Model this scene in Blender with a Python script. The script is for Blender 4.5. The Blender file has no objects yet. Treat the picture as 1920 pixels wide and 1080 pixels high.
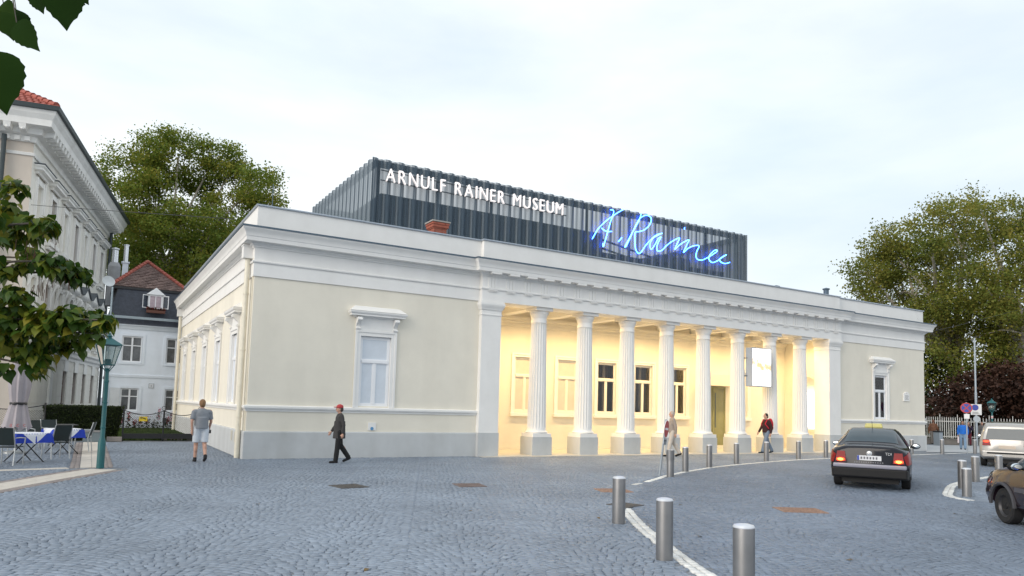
import bpy, bmesh, math, random
import numpy as np
from mathutils import Vector, Matrix
R = math.radians
rnd = random.Random(7)
sc = bpy.context.scene
col = sc.collection

# ------------------------------------------------------------------ camera
CAM = np.array([-4.0262, -22.2046, 1.75])
YAW, PITCH, ROLL, FPX, SYPX = 0.5310, 0.0801, 0.0281, 1340.687, 114.436
_fw = np.array([math.sin(YAW)*math.cos(PITCH), math.cos(YAW)*math.cos(PITCH), math.sin(PITCH)])
_rt = np.array([math.cos(YAW), -math.sin(YAW), 0.0]); _up = np.cross(_rt, _fw)
_r2 = math.cos(ROLL)*_rt + math.sin(ROLL)*_up
_u2 = -math.sin(ROLL)*_rt + math.cos(ROLL)*_up
cd = bpy.data.cameras.new('camera')
cam = bpy.data.objects.new('camera', cd); col.objects.link(cam)
cd.sensor_width = 36.0; cd.lens = 36.0*FPX/1920.0; cd.shift_y = SYPX/1920.0
cd.clip_start = 0.1; cd.clip_end = 2000
cam.matrix_world = Matrix(((_r2[0], _u2[0], -_fw[0], CAM[0]), (_r2[1], _u2[1], -_fw[1], CAM[1]),
                           (_r2[2], _u2[2], -_fw[2], CAM[2]), (0, 0, 0, 1)))
sc.camera = cam

# ------------------------------------------------------------------ world, sun, exposure
SUN_EL, SUN_AZ = R(22), R(-104)      # azimuth of the sun measured from +Y towards +X: low in the west, left of the square
w = bpy.data.worlds.new('World'); sc.world = w; w.use_nodes = True
nt = w.node_tree; nt.nodes.clear()
out = nt.nodes.new('ShaderNodeOutputWorld'); bg = nt.nodes.new('ShaderNodeBackground')
sky = nt.nodes.new('ShaderNodeTexSky'); sky.sky_type = 'NISHITA'; sky.sun_disc = False
sky.sun_elevation = SUN_EL; sky.sun_rotation = SUN_AZ; sky.air_density = 1.0; sky.dust_density = 2.0
tc = nt.nodes.new('ShaderNodeTexCoord'); mp = nt.nodes.new('ShaderNodeMapping')
mp.inputs['Scale'].default_value = (1.0, 1.0, 3.2)
n1 = nt.nodes.new('ShaderNodeTexNoise'); n1.inputs['Scale'].default_value = 1.7; n1.inputs['Detail'].default_value = 7
n1.inputs['Roughness'].default_value = 0.55; n1.inputs['Distortion'].default_value = 0.4
ramp = nt.nodes.new('ShaderNodeValToRGB')
ramp.color_ramp.elements[0].position = 0.36; ramp.color_ramp.elements[0].color = (0.86, 0.86, 0.86, 1)
ramp.color_ramp.elements[1].position = 0.60; ramp.color_ramp.elements[1].color = (1, 1, 1, 1)
n2 = nt.nodes.new('ShaderNodeTexNoise'); n2.inputs['Scale'].default_value = 1.1; n2.inputs['Detail'].default_value = 6
cr2 = nt.nodes.new('ShaderNodeValToRGB')           # thin and thick parts of the cloud sheet
cr2.color_ramp.elements[0].position = 0.33; cr2.color_ramp.elements[0].color = (7.2, 8.4, 9.4, 1)
cr2.color_ramp.elements[1].position = 0.55; cr2.color_ramp.elements[1].color = (9.6, 10.1, 10.4, 1)
mix = nt.nodes.new('ShaderNodeMixRGB'); bg.inputs['Strength'].default_value = 0.10
L_ = nt.links.new
L_(tc.outputs['Generated'], mp.inputs['Vector']); L_(mp.outputs['Vector'], n1.inputs['Vector']); L_(mp.outputs['Vector'], n2.inputs['Vector'])
L_(n1.outputs['Fac'], ramp.inputs['Fac']); L_(ramp.outputs['Color'], mix.inputs['Fac'])
L_(n2.outputs['Fac'], cr2.inputs['Fac'])
L_(sky.outputs['Color'], mix.inputs['Color1']); L_(cr2.outputs['Color'], mix.inputs['Color2'])
L_(mix.outputs['Color'], bg.inputs['Color']); L_(bg.outputs['Background'], out.inputs['Surface'])
sd = bpy.data.lights.new('sun', 'SUN'); sd.energy = 2.0; sd.angle = R(45); sd.color = (1.0, 0.91, 0.80)
so = bpy.data.objects.new('sun', sd); col.objects.link(so)
_sdir = Vector((math.sin(SUN_AZ)*math.cos(SUN_EL), math.cos(SUN_AZ)*math.cos(SUN_EL), math.sin(SUN_EL)))
so.rotation_euler = _sdir.to_track_quat('Z', 'Y').to_euler(); so.location = (-30, -30, 30)
sc.view_settings.view_transform = 'Standard'; sc.view_settings.look = 'None'
sc.view_settings.exposure = 0.20; sc.view_settings.gamma = 1.0
sc.render.engine = 'CYCLES'
sc.cycles.use_denoising = True; sc.cycles.max_bounces = 8; sc.cycles.diffuse_bounces = 5
sc.cycles.glossy_bounces = 3; sc.cycles.transparent_max_bounces = 10; sc.cycles.sample_clamp_indirect = 6.0
sc.cycles.caustics_reflective = False; sc.cycles.caustics_refractive = False
try: sc.cycles.denoising_prefilter = 'ACCURATE'
except Exception: pass

# ------------------------------------------------------------------ helpers
def ray(u, v):
    d = _fw*FPX + _r2*(u-960) - _u2*(v-540-SYPX)
    return d/np.linalg.norm(d)
def at(u, v, **k):                    # photo pixel to the point where its line of sight meets a plane x/y/z = const
    (ax, val), = k.items(); i = 'xyz'.index(ax); d = ray(u, v)
    return CAM + d*(val-CAM[i])/d[i]
def at_d(u, v, dist):                 # ... or to a point at a given depth
    d = ray(u, v); return CAM + d*dist/(d @ _fw)

def tag(o, label=None, cat=None, group=None, kind=None):
    if label: o['label'] = label
    if cat: o['category'] = cat
    if group: o['group'] = group
    if kind: o['kind'] = kind
    return o
def empty(name, loc=(0, 0, 0), rz=0.0, parent=None):
    o = bpy.data.objects.new(name, None); col.objects.link(o)
    o.location = loc; o.rotation_euler = (0, 0, rz); o.parent = parent; o.empty_display_size = 0.2
    return o
def inst(o, parent, loc=(0, 0, 0), rz=0.0, name=None, scale=None):   # another object on the same mesh
    c = bpy.data.objects.new(name or o.name.split('.')[0], o.data); col.objects.link(c)
    c.parent = parent; c.location = loc; c.rotation_euler = (0, 0, rz)
    if scale: c.scale = scale
    return c
def copy_tree(o, parent=None):
    c = o.copy(); col.objects.link(c); c.parent = parent
    for ch in list(o.children): copy_tree(ch, c)
    return c

class MB:
    def __init__(s): s.v = []; s.f = []
    def add(s, vs, fs):
        b = len(s.v); s.v += [tuple(map(float, q)) for q in vs]; s.f += [tuple(b+i for i in q) for q in fs]; return s
    def box(s, x0, x1, y0, y1, z0, z1):
        return s.hexa([(x0, y0, z0), (x1, y0, z0), (x1, y1, z0), (x0, y1, z0), (x0, y0, z1), (x1, y0, z1), (x1, y1, z1), (x0, y1, z1)])
    def hexa(s, p):
        return s.add(p, [(3, 2, 1, 0), (4, 5, 6, 7), (0, 1, 5, 4), (1, 2, 6, 5), (2, 3, 7, 6), (3, 0, 4, 7)])
    def quad(s, *p): return s.add(p, [tuple(range(len(p)))])
    def lathe(s, prof, n=24, c=(0, 0, 0), a0=0.0):
        b = len(s.v)
        for (r, z) in prof:
            for k in range(n):
                a = a0+2*math.pi*k/n; s.v.append((c[0]+r*math.cos(a), c[1]+r*math.sin(a), c[2]+z))
        for i in range(len(prof)-1):
            for k in range(n):
                k2 = (k+1) % n; s.f.append((b+i*n+k, b+i*n+k2, b+(i+1)*n+k2, b+(i+1)*n+k))
        s.f.append(tuple(b+k for k in reversed(range(n)))); s.f.append(tuple(b+(len(prof)-1)*n+k for k in range(n)))
        return s
    def tube(s, pts, r, n=8, cap=True):
        P = [Vector(p) for p in pts]; m = len(P); rr = r if hasattr(r, '__len__') else [r]*m
        b = len(s.v); ref = Vector((0, 0, 1)); prev = None
        for i in range(m):
            t = (P[min(i+1, m-1)]-P[max(i-1, 0)])
            t = t.normalized() if t.length > 1e-9 else Vector((0, 0, 1))
            if prev is None:
                ref = Vector((0, 0, 1)) if abs(t.z) < 0.9 else Vector((1, 0, 0))
                a = t.cross(ref).normalized()
            else:
                a = prev - t*prev.dot(t)
                a = a.normalized() if a.length > 1e-6 else t.orthogonal().normalized()
            prev = a; bb = t.cross(a)
            for k in range(n):
                an = 2*math.pi*k/n; q = P[i]+(a*math.cos(an)+bb*math.sin(an))*rr[i]; s.v.append(tuple(q))
        for i in range(m-1):
            for k in range(n):
                k2 = (k+1) % n; s.f.append((b+i*n+k, b+i*n+k2, b+(i+1)*n+k2, b+(i+1)*n+k))
        if cap:
            s.f.append(tuple(b+k for k in reversed(range(n)))); s.f.append(tuple(b+(m-1)*n+k for k in range(n)))
        return s
    def ell(s, c, r, nu=12, nv=8):
        b = len(s.v)
        for i in range(nv+1):
            ph = math.pi*i/nv
            for k in range(nu):
                a = 2*math.pi*k/nu
                s.v.append((c[0]+r[0]*math.sin(ph)*math.cos(a), c[1]+r[1]*math.sin(ph)*math.sin(a), c[2]-r[2]*math.cos(ph)))
        for i in range(nv):
            for k in range(nu):
                k2 = (k+1) % nu; s.f.append((b+i*nu+k, b+i*nu+k2, b+(i+1)*nu+k2, b+(i+1)*nu+k))
        return s
    def sweep(s, path, prof, close=True):
        # path: XY points, profile (outward, z) swept with mitres; outward is to the right of travel
        n = len(path); m = len(prof); b = len(s.v)
        for i, p in enumerate(path):
            def nrm(a, c):
                d = Vector((c[0]-a[0], c[1]-a[1])); d.normalize(); return Vector((d.y, -d.x))
            na = nrm(path[i-1], p) if i > 0 else None; nb = nrm(p, path[i+1]) if i < n-1 else None
            if na is None: mm = nb
            elif nb is None: mm = na
            else:
                mm = na+nb; mm = mm/ (mm.dot(na)) if mm.length > 1e-6 else na
            for (o, z) in prof: s.v.append((p[0]+mm.x*o, p[1]+mm.y*o, z))
        for i in range(n-1):
            for j in range(m if close else m-1):
                j2 = (j+1) % m; s.f.append((b+i*m+j, b+(i+1)*m+j, b+(i+1)*m+j2, b+i*m+j2))
        if close:
            s.f.append(tuple(b+j for j in range(m))); s.f.append(tuple(b+(n-1)*m+j for j in reversed(range(m))))
        return s
    def wall(s, L0, L1, z0, z1, holes, t=0.35, y=0.0):
        # wall in the plane y (outward -y) with rectangular holes (x0,x1,z0,z1) and reveals of depth t
        xs = sorted({L0, L1, *[h[0] for h in holes], *[h[1] for h in holes]})
        zs = sorted({z0, z1, *[h[2] for h in holes], *[h[3] for h in holes]})
        for i in range(len(xs)-1):
            for j in range(len(zs)-1):
                cx, cz = (xs[i]+xs[i+1])/2, (zs[j]+zs[j+1])/2
                if any(h[0] < cx < h[1] and h[2] < cz < h[3] for h in holes): continue
                s.quad((xs[i], y, zs[j]), (xs[i+1], y, zs[j]), (xs[i+1], y, zs[j+1]), (xs[i], y, zs[j+1]))
        for (a, b_, c, d) in holes:
            s.quad((a, y, c), (a, y+t, c), (b_, y+t, c), (b_, y, c)); s.quad((a, y, d), (b_, y, d), (b_, y+t, d), (a, y+t, d))
            s.quad((a, y, c), (a, y, d), (a, y+t, d), (a, y+t, c)); s.quad((b_, y, c), (b_, y+t, c), (b_, y+t, d), (b_, y, d))
        return s
    def mesh(s, name, mat=None, smooth=False, angle=35):
        me = bpy.data.meshes.new(name); me.from_pydata(s.v, [], s.f); me.validate()
        if mat: me.materials.append(mat)
        bm = bmesh.new(); bm.from_mesh(me); bmesh.ops.recalc_face_normals(bm, faces=bm.faces); bm.to_mesh(me); bm.free()
        if smooth:
            me.shade_smooth(); me.set_sharp_from_angle(angle=R(angle))
        return me
    def build(s, name, mat, parent=None, loc=(0, 0, 0), rz=0.0, smooth=False, bevel=0.0, angle=35):
        o = bpy.data.objects.new(name, s.mesh(name, mat, smooth, angle)); col.objects.link(o)
        o.parent = parent; o.location = loc; o.rotation_euler = (0, 0, rz)
        if bevel:
            md = o.modifiers.new('bevel', 'BEVEL'); md.width = bevel; md.segments = 2; md.limit_method = 'ANGLE'
        return o
def catmull(P, k=6):
    P = [Vector(p) for p in P]; o = []
    for i in range(len(P)-1):
        a, b, c, d = P[max(i-1, 0)], P[i], P[i+1], P[min(i+2, len(P)-1)]
        for j in range(k):
            t = j/k
            o.append(0.5*((2*b)+(c-a)*t+(2*a-5*b+4*c-d)*t*t+(3*b-a-3*c+d)*t**3))
    o.append(P[-1]); return o

# ------------------------------------------------------------------ materials
MATS = {}
def pmat(name, c, rough=0.6, metal=0.0, var=0.08, scale=3.0, bump=0.0, bscale=60.0, coat=0.0, spec=0.5, island=0.0, stain=0.0, c2=None):
    if name in MATS: return MATS[name]
    m = bpy.data.materials.new(name); m.use_nodes = True; t = m.node_tree; b = t.nodes['Principled BSDF']; l = t.links.new
    b.inputs['Roughness'].default_value = rough; b.inputs['Metallic'].default_value = metal
    b.inputs['Specular IOR Level'].default_value = spec; b.inputs['Coat Weight'].default_value = coat
    co = t.nodes.new('ShaderNodeTexCoord')
    nz = t.nodes.new('ShaderNodeTexNoise'); nz.inputs['Scale'].default_value = scale; nz.inputs['Detail'].default_value = 6
    nz.inputs['Roughness'].default_value = 0.65
    l(co.outputs['Object'], nz.inputs['Vector'])
    rp = t.nodes.new('ShaderNodeValToRGB'); rp.color_ramp.elements[0].position = 0.3; rp.color_ramp.elements[1].position = 0.7
    lo = tuple(max(0, x*(1-var)) for x in c); hi = tuple(min(1, x*(1+var)) for x in (c2 or c))
    rp.color_ramp.elements[0].color = (*lo, 1); rp.color_ramp.elements[1].color = (*hi, 1)
    l(nz.outputs['Fac'], rp.inputs['Fac']); cur = rp.outputs['Color']
    if island:
        ge = t.nodes.new('ShaderNodeNewGeometry'); mr = t.nodes.new('ShaderNodeMapRange')
        mr.inputs['To Min'].default_value = 1-island; mr.inputs['To Max'].default_value = 1+island
        l(ge.outputs['Random Per Island'], mr.inputs['Value'])
        mu = t.nodes.new('ShaderNodeMixRGB'); mu.blend_type = 'MULTIPLY'; mu.inputs['Fac'].default_value = 1
        l(cur, mu.inputs['Color1']); l(mr.outputs['Result'], mu.inputs['Color2']); cur = mu.outputs['Color']
    if stain:
        n3 = t.nodes.new('ShaderNodeTexNoise'); n3.inputs['Scale'].default_value = 0.9; n3.inputs['Detail'].default_value = 8
        mp_ = t.nodes.new('ShaderNodeMapping'); mp_.inputs['Scale'].default_value = (1.6, 1.6, 0.35)
        l(co.outputs['Object'], mp_.inputs['Vector']); l(mp_.outputs['Vector'], n3.inputs['Vector'])
        r3 = t.nodes.new('ShaderNodeValToRGB'); r3.color_ramp.elements[0].position = 0.45; r3.color_ramp.elements[1].position = 0.75
        r3.color_ramp.elements[0].color = (1, 1, 1, 1); r3.color_ramp.elements[1].color = (1-stain, 1-stain*1.05, 1-stain*1.15, 1)
        mu = t.nodes.new('ShaderNodeMixRGB'); mu.blend_type = 'MULTIPLY'; mu.inputs['Fac'].default_value = 1
        l(n3.outputs['Fac'], r3.inputs['Fac']); l(cur, mu.inputs['Color1']); l(r3.outputs['Color'], mu.inputs['Color2']); cur = mu.outputs['Color']
    l(cur, b.inputs['Base Color'])
    if bump:
        nb = t.nodes.new('ShaderNodeTexNoise'); nb.inputs['Scale'].default_value = bscale; nb.inputs['Detail'].default_value = 4
        l(co.outputs['Object'], nb.inputs['Vector'])
        bp = t.nodes.new('ShaderNodeBump'); bp.inputs['Strength'].default_value = bump; bp.inputs['Distance'].default_value = 0.02
        l(nb.outputs['Fac'], bp.inputs['Height']); l(bp.outputs['Normal'], b.inputs['Normal'])
    MATS[name] = m; return m
def emat(name, c, s):
    if name in MATS: return MATS[name]
    m = bpy.data.materials.new(name); m.use_nodes = True; b = m.node_tree.nodes['Principled BSDF']
    b.inputs['Base Color'].default_value = (*[x*0.8 for x in c], 1); b.inputs['Emission Color'].default_value = (*c, 1); b.inputs['Emission Strength'].default_value = s
    MATS[name] = m; return m
def leafmat(name, cols, trans=0.3, rough=0.55):
    if name in MATS: return MATS[name]
    m = bpy.data.materials.new(name); m.use_nodes = True; t = m.node_tree; b = t.nodes['Principled BSDF']; l = t.links.new
    ge = t.nodes.new('ShaderNodeNewGeometry'); rp = t.nodes.new('ShaderNodeValToRGB'); rp.color_ramp.interpolation = 'LINEAR'
    while len(rp.color_ramp.elements) < len(cols): rp.color_ramp.elements.new(0.5)
    for i, c in enumerate(cols):
        rp.color_ramp.elements[i].position = i/(len(cols)-1); rp.color_ramp.elements[i].color = (*c, 1)
    co = t.nodes.new('ShaderNodeTexCoord'); nz = t.nodes.new('ShaderNodeTexNoise'); nz.inputs['Scale'].default_value = 0.35; nz.inputs['Detail'].default_value = 3
    l(co.outputs['Object'], nz.inputs['Vector'])
    ad = t.nodes.new('ShaderNodeMath'); ad.operation = 'MULTIPLY_ADD'; ad.inputs[1].default_value = 0.75
    l(ge.outputs['Random Per Island'], ad.inputs[0])
    sb = t.nodes.new('ShaderNodeMath'); sb.operation = 'MULTIPLY_ADD'; sb.inputs[1].default_value = 1.4; sb.inputs[2].default_value = -0.58
    l(nz.outputs['Fac'], sb.inputs[0]); l(sb.outputs[0], ad.inputs[2]); l(ad.outputs[0], rp.inputs['Fac'])
    l(rp.outputs['Color'], b.inputs['Base Color']); b.inputs['Roughness'].default_value = rough; b.inputs['Specular IOR Level'].default_value = 0.35
    tr = t.nodes.new('ShaderNodeBsdfTranslucent'); l(rp.outputs['Color'], tr.inputs['Color'])
    mx = t.nodes.new('ShaderNodeMixShader'); mx.inputs['Fac'].default_value = trans
    b.inputs['Specular IOR Level'].default_value = 0.2; o = t.nodes['Material Output']; l(b.outputs['BSDF'], mx.inputs[1]); l(tr.outputs['BSDF'], mx.inputs[2]); l(mx.outputs['Shader'], o.inputs['Surface'])
    MATS[name] = m; return m
def glassmat(name, tint=(0.75, 0.85, 0.9), refl=0.12, trans=0.8, ior=1.5):
    # thin pane: mostly clear, some sky reflection
    if name in MATS: return MATS[name]
    m = bpy.data.materials.new(name); m.use_nodes = True; t = m.node_tree; l = t.links.new; t.nodes.clear()
    o = t.nodes.new('ShaderNodeOutputMaterial'); tp = t.nodes.new('ShaderNodeBsdfTransparent'); tp.inputs['Color'].default_value = (*[x*trans for x in tint], 1)
    gl = t.nodes.new('ShaderNodeBsdfGlossy'); gl.inputs['Roughness'].default_value = 0.03; gl.inputs['Color'].default_value = (1, 1, 1, 1)
    lw = t.nodes.new('ShaderNodeFresnel'); lw.inputs['IOR'].default_value = ior
    mr = t.nodes.new('ShaderNodeMath'); mr.operation = 'ADD'; mr.inputs[1].default_value = refl-0.04; mr.use_clamp = True
    l(lw.outputs['Fac'], mr.inputs[0])
    mx = t.nodes.new('ShaderNodeMixShader'); l(mr.outputs[0], mx.inputs['Fac']); l(tp.outputs['BSDF'], mx.inputs[1]); l(gl.outputs['BSDF'], mx.inputs[2])
    l(mx.outputs['Shader'], o.inputs['Surface']); MATS[name] = m; return m

cream = pmat('cream_render', (0.77, 0.725, 0.625), 0.85, var=0.035, scale=1.2, bump=0.12, bscale=90, stain=0.05)
white = pmat('white_paint', (0.80, 0.79, 0.77), 0.7, var=0.03, scale=2.0, bump=0.06, bscale=70, stain=0.05)
plinth = pmat('grey_plinth_paint', (0.52, 0.535, 0.54), 0.8, var=0.05, scale=2.0, bump=0.12, bscale=70, stain=0.12)
wood_w = pmat('white_window_paint', (0.82, 0.83, 0.85), 0.45, var=0.02)
gutter = pmat('zinc_sheet', (0.085, 0.125, 0.165), 0.45, 0.4, var=0.1, scale=5)
blindglass = pmat('blind_behind_glass', (0.64, 0.69, 0.75), 0.6, var=0.05, scale=2.5, spec=0.12)
blind = pmat('white_blind', (0.82, 0.84, 0.86), 0.8, var=0.03, scale=1.5)
blindw = pmat('beige_blind', (0.72, 0.65, 0.56), 0.8, var=0.04, scale=1.5)
darkroom = pmat('dark_room', (0.03, 0.026, 0.022), 0.9)
glass = glassmat('window_glass', (0.90, 0.95, 1.0), 0.07, 0.96, 1.22)
black = pmat('black_paint', (0.012, 0.012, 0.014), 0.4, var=0.15)
# ================================================================== ground
gnd = bpy.data.materials.new('cobble_ground'); gnd.use_nodes = True
def _g():
    t = gnd.node_tree; b = t.nodes['Principled BSDF']; l = t.links.new
    co = t.nodes.new('ShaderNodeTexCoord')
    vo = t.nodes.new('ShaderNodeTexVoronoi'); vo.feature = 'DISTANCE_TO_EDGE'; vo.inputs['Scale'].default_value = 9.0; vo.inputs['Randomness'].default_value = 0.55
    vc = t.nodes.new('ShaderNodeTexVoronoi'); vc.inputs['Scale'].default_value = 9.0; vc.inputs['Randomness'].default_value = 0.55
    l(co.outputs['Object'], vo.inputs['Vector']); l(co.outputs['Object'], vc.inputs['Vector'])
    rp = t.nodes.new('ShaderNodeValToRGB'); rp.color_ramp.elements[0].position = 0.02; rp.color_ramp.elements[1].position = 0.10
    rp.color_ramp.elements[0].color = (0.13, 0.135, 0.14, 1); rp.color_ramp.elements[1].color = (0.20, 0.235, 0.29, 1)
    l(vo.outputs['Distance'], rp.inputs['Fac'])
    hs = t.nodes.new('ShaderNodeHueSaturation'); hs.inputs['Saturation'].default_value = 1
    sp = t.nodes.new('ShaderNodeSeparateColor'); l(vc.outputs['Color'], sp.inputs['Color'])
    mr = t.nodes.new('ShaderNodeMapRange'); mr.inputs['To Min'].default_value = 0.8; mr.inputs['To Max'].default_value = 1.2
    l(sp.outputs[0], mr.inputs['Value']); l(mr.outputs['Result'], hs.inputs['Value']); l(rp.outputs['Color'], hs.inputs['Color'])
    nz = t.nodes.new('ShaderNodeTexNoise'); nz.inputs['Scale'].default_value = 0.35; nz.inputs['Detail'].default_value = 7
    l(co.outputs['Object'], nz.inputs['Vector'])
    m2 = t.nodes.new('ShaderNodeMapRange'); m2.inputs['From Min'].default_value = 0.3; m2.inputs['From Max'].default_value = 0.7
    m2.inputs['To Min'].default_value = 0.86; m2.inputs['To Max'].default_value = 1.12; l(nz.outputs['Fac'], m2.inputs['Value'])
    mu = t.nodes.new('ShaderNodeMixRGB'); mu.blend_type = 'MULTIPLY'; mu.inputs['Fac'].default_value = 1
    l(hs.outputs['Color'], mu.inputs['Color1']); l(m2.outputs['Result'], mu.inputs['Color2']); l(mu.outputs['Color'], b.inputs['Base Color'])
    b.inputs['Roughness'].default_value = 0.6
    bp = t.nodes.new('ShaderNodeBump'); bp.inputs['Strength'].default_value = 0.5; bp.inputs['Distance'].default_value = 0.02
    l(rp.outputs['Color'], bp.inputs['Height']); l(bp.outputs['Normal'], b.inputs['Normal'])
_g()
def _copy_road():
    m = gnd.copy(); m.name = 'road_setts'
    for n in m.node_tree.nodes:
        if n.type == 'VALTORGB': n.color_ramp.elements[1].color = (0.150, 0.185, 0.240, 1)
    return m
road_edge = [(0.6, -40), (0.9, -19.5), (1.1, -18.4), (1.62, -17), (2, -16.14), (2.53, -15.13), (3.33, -13.68), (4.32, -12.13), (7.93, -8.58), (9.9, -7.3), (12.95, -5.78), (15.75, -4.81), (19.15, -3.88), (22.46, -3.35), (30.97, -2.36), (37.1, -1.59), (44, -0.3)]
rd = MB().quad(*[(x, y, -0.009) for x, y in road_edge], (80, -9, -0.009), (80, -40, -0.009)).build('road', _copy_road()); tag(rd, kind='structure')
ground = MB().quad((-300, -300, -0.013), (400, -300, -0.013), (400, 500, -0.013), (-300, 500, -0.013)).build('ground', gnd)
tag(ground, kind='structure')

# ================================================================== museum
LX, PA, PB, PR, DY = 35.14, 7.64, 27.60, 0.20, 19.5
mus = empty('museum_building')
tag(mus, 'long single-storey cream and white museum with a lit columned portico', 'museum')
front = [(0, DY), (0, 0), (PA, 0), (PA, -PR), (PB, -PR), (PB, 0), (LX, 0), (LX, DY)]
# walls
WZ0, WZ1 = 1.63, 3.88
def hole(c, w=1.04, a=WZ0, b=WZ1): return (c-w/2, c+w/2, a, b)
MB().wall(0, PA, 0.0, 5.5, [hole(3.88)], 0.34).build('wall', cream, mus)
MB().wall(PB, LX, 0.0, 5.5, [hole(31.16)], 0.34).build('wall', cream, mus)
side_y = [2.7, 6.2, 9.75, 13.3, 16.8]
MB().wall(-DY, 0, 0.0, 5.5, [hole(-y) for y in side_y], 0.34).build('wall', cream, mus, rz=R(-90))
MB().wall(0, DY, 0.0, 5.5, [], 0.3).build('wall', cream, mus, loc=(LX, 0, 0), rz=R(90))
MB().wall(-LX, 0, 0.0, 5.5, [], 0.3).build('wall', cream, mus, loc=(0, DY, 0), rz=R(180))
# plinth, string course on the wings only
PL = [(0.0, -0.03), (0.055, -0.03), (0.055, 0.775), (0.035, 0.81), (0.0, 0.81)]
ST = [(0.0, 1.40), (0.03, 1.40), (0.04, 1.44), (0.07, 1.47), (0.09, 1.50), (0.09, 1.555), (0.0, 1.585)]
for path in ([(0, DY), (0, 0), (PA, 0)], [(PB, 0), (LX, 0), (LX, DY)]):
    MB().sweep(path, PL).build('plinth', plinth, mus)
    MB().sweep(path, ST).build('string_course', white, mus)
# entablature
MB().sweep(front, [(0, 5.43), (0.04, 5.43), (0.04, 5.835), (0.0, 5.835)]).build('architrave', white, mus)
MB().sweep(front, [(0, 5.836), (0.075, 5.836), (0.085, 5.86), (0.085, 5.89), (0.05, 5.905), (0, 5.905)]).build('taenia', white, mus)
MB().sweep(front, [(0, 5.906), (0.03, 5.906), (0.03, 6.30), (0, 6.30)]).build('frieze', white, mus)
MB().sweep(front, [(0, 6.301), (0.06, 6.301), (0.07, 6.34), (0.12, 6.37), (0.14, 6.41), (0.14, 6.425), (0.335, 6.435), (0.345, 6.55),
                   (0.36, 6.565), (0.37, 6.62), (0.40, 6.70), (0.45, 6.755), (0.465, 6.78), (0.465, 6.825), (0, 6.84)]).build('cornice', white, mus, smooth=True, angle=28)
MB().sweep(front, [(0.0, 6.842), (0.472, 6.822), (0.492, 6.815), (0.492, 6.862), (0.02, 6.925), (0, 6.925)]).build('cornice_flashing', gutter, mus)
MB().sweep(front, [(-0.25, 6.9), (0.0, 6.9), (0.0, 7.575), (-0.25, 7.575)]).build('parapet', white, mus)
MB().sweep(front, [(-0.29, 7.576), (0.045, 7.576), (0.05, 7.60), (0.05, 7.622), (-0.29, 7.65)]).build('parapet_cap', pmat('cap_sheet', (0.42, 0.47, 0.53), 0.4, 0.4), mus)
MB().box(0.25, LX-0.25, 0.25, DY-0.25, 7.10, 7.22).build('roof', pmat('roof_sheet', (0.30, 0.33, 0.36), 0.5, 0.3), mus)
# portico beam behind the sweep
MB().box(PA+0.01, PB-0.01, -PR+0.003, 0.64, 5.434, 6.98).build('portico_beam', white, mus)
tri = None; mut = None
NT = 27; T0, T1 = 8.02, 27.22
m = MB()
for k in (-1, 0, 1): m.hexa([(k*0.125-0.05, -0.005, 0), (k*0.125+0.05, -0.005, 0), (k*0.125+0.05, 0.03, 0), (k*0.125-0.05, 0.03, 0),
                             (k*0.125-0.05, -0.005, 0.345), (k*0.125+0.05, -0.005, 0.345), (k*0.125+0.05, 0.03, 0.345), (k*0.125-0.05, 0.03, 0.345)])
m.box(-0.18, 0.18, -0.012, 0.03, 0.346, 0.385)
m.box(-0.18, 0.18, -0.046, 0.03, -0.100, -0.078)
for k in range(6): m.lathe([(0.020, -0.145), (0.013, -0.106)], 8, (-0.15+0.06*k, -0.030, 0))
tri_me = m
m = MB(); m.box(-0.20, 0.20, -0.332, -0.142, -0.065, 0.0)
for k in range(3):
    for j in range(2): m.lathe([(0.014, -0.078), (0.014, -0.066)], 6, (-0.11+0.11*k, -0.29+0.08*j, 0))
mut_me = m
for k in range(NT):
    x = T0+(T1-T0)*k/(NT-1)
    if k == 0:
        tri = tri_me.build('triglyph', white, mus, (x, -PR-0.045, 5.908)); mut = mut_me.build('mutule', white, mus, (x, -PR+0.0, 6.432))
    else:
        inst(tri, mus, (x, -PR-0.045, 5.908)); inst(mut, mus, (x, -PR, 6.432))
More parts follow.
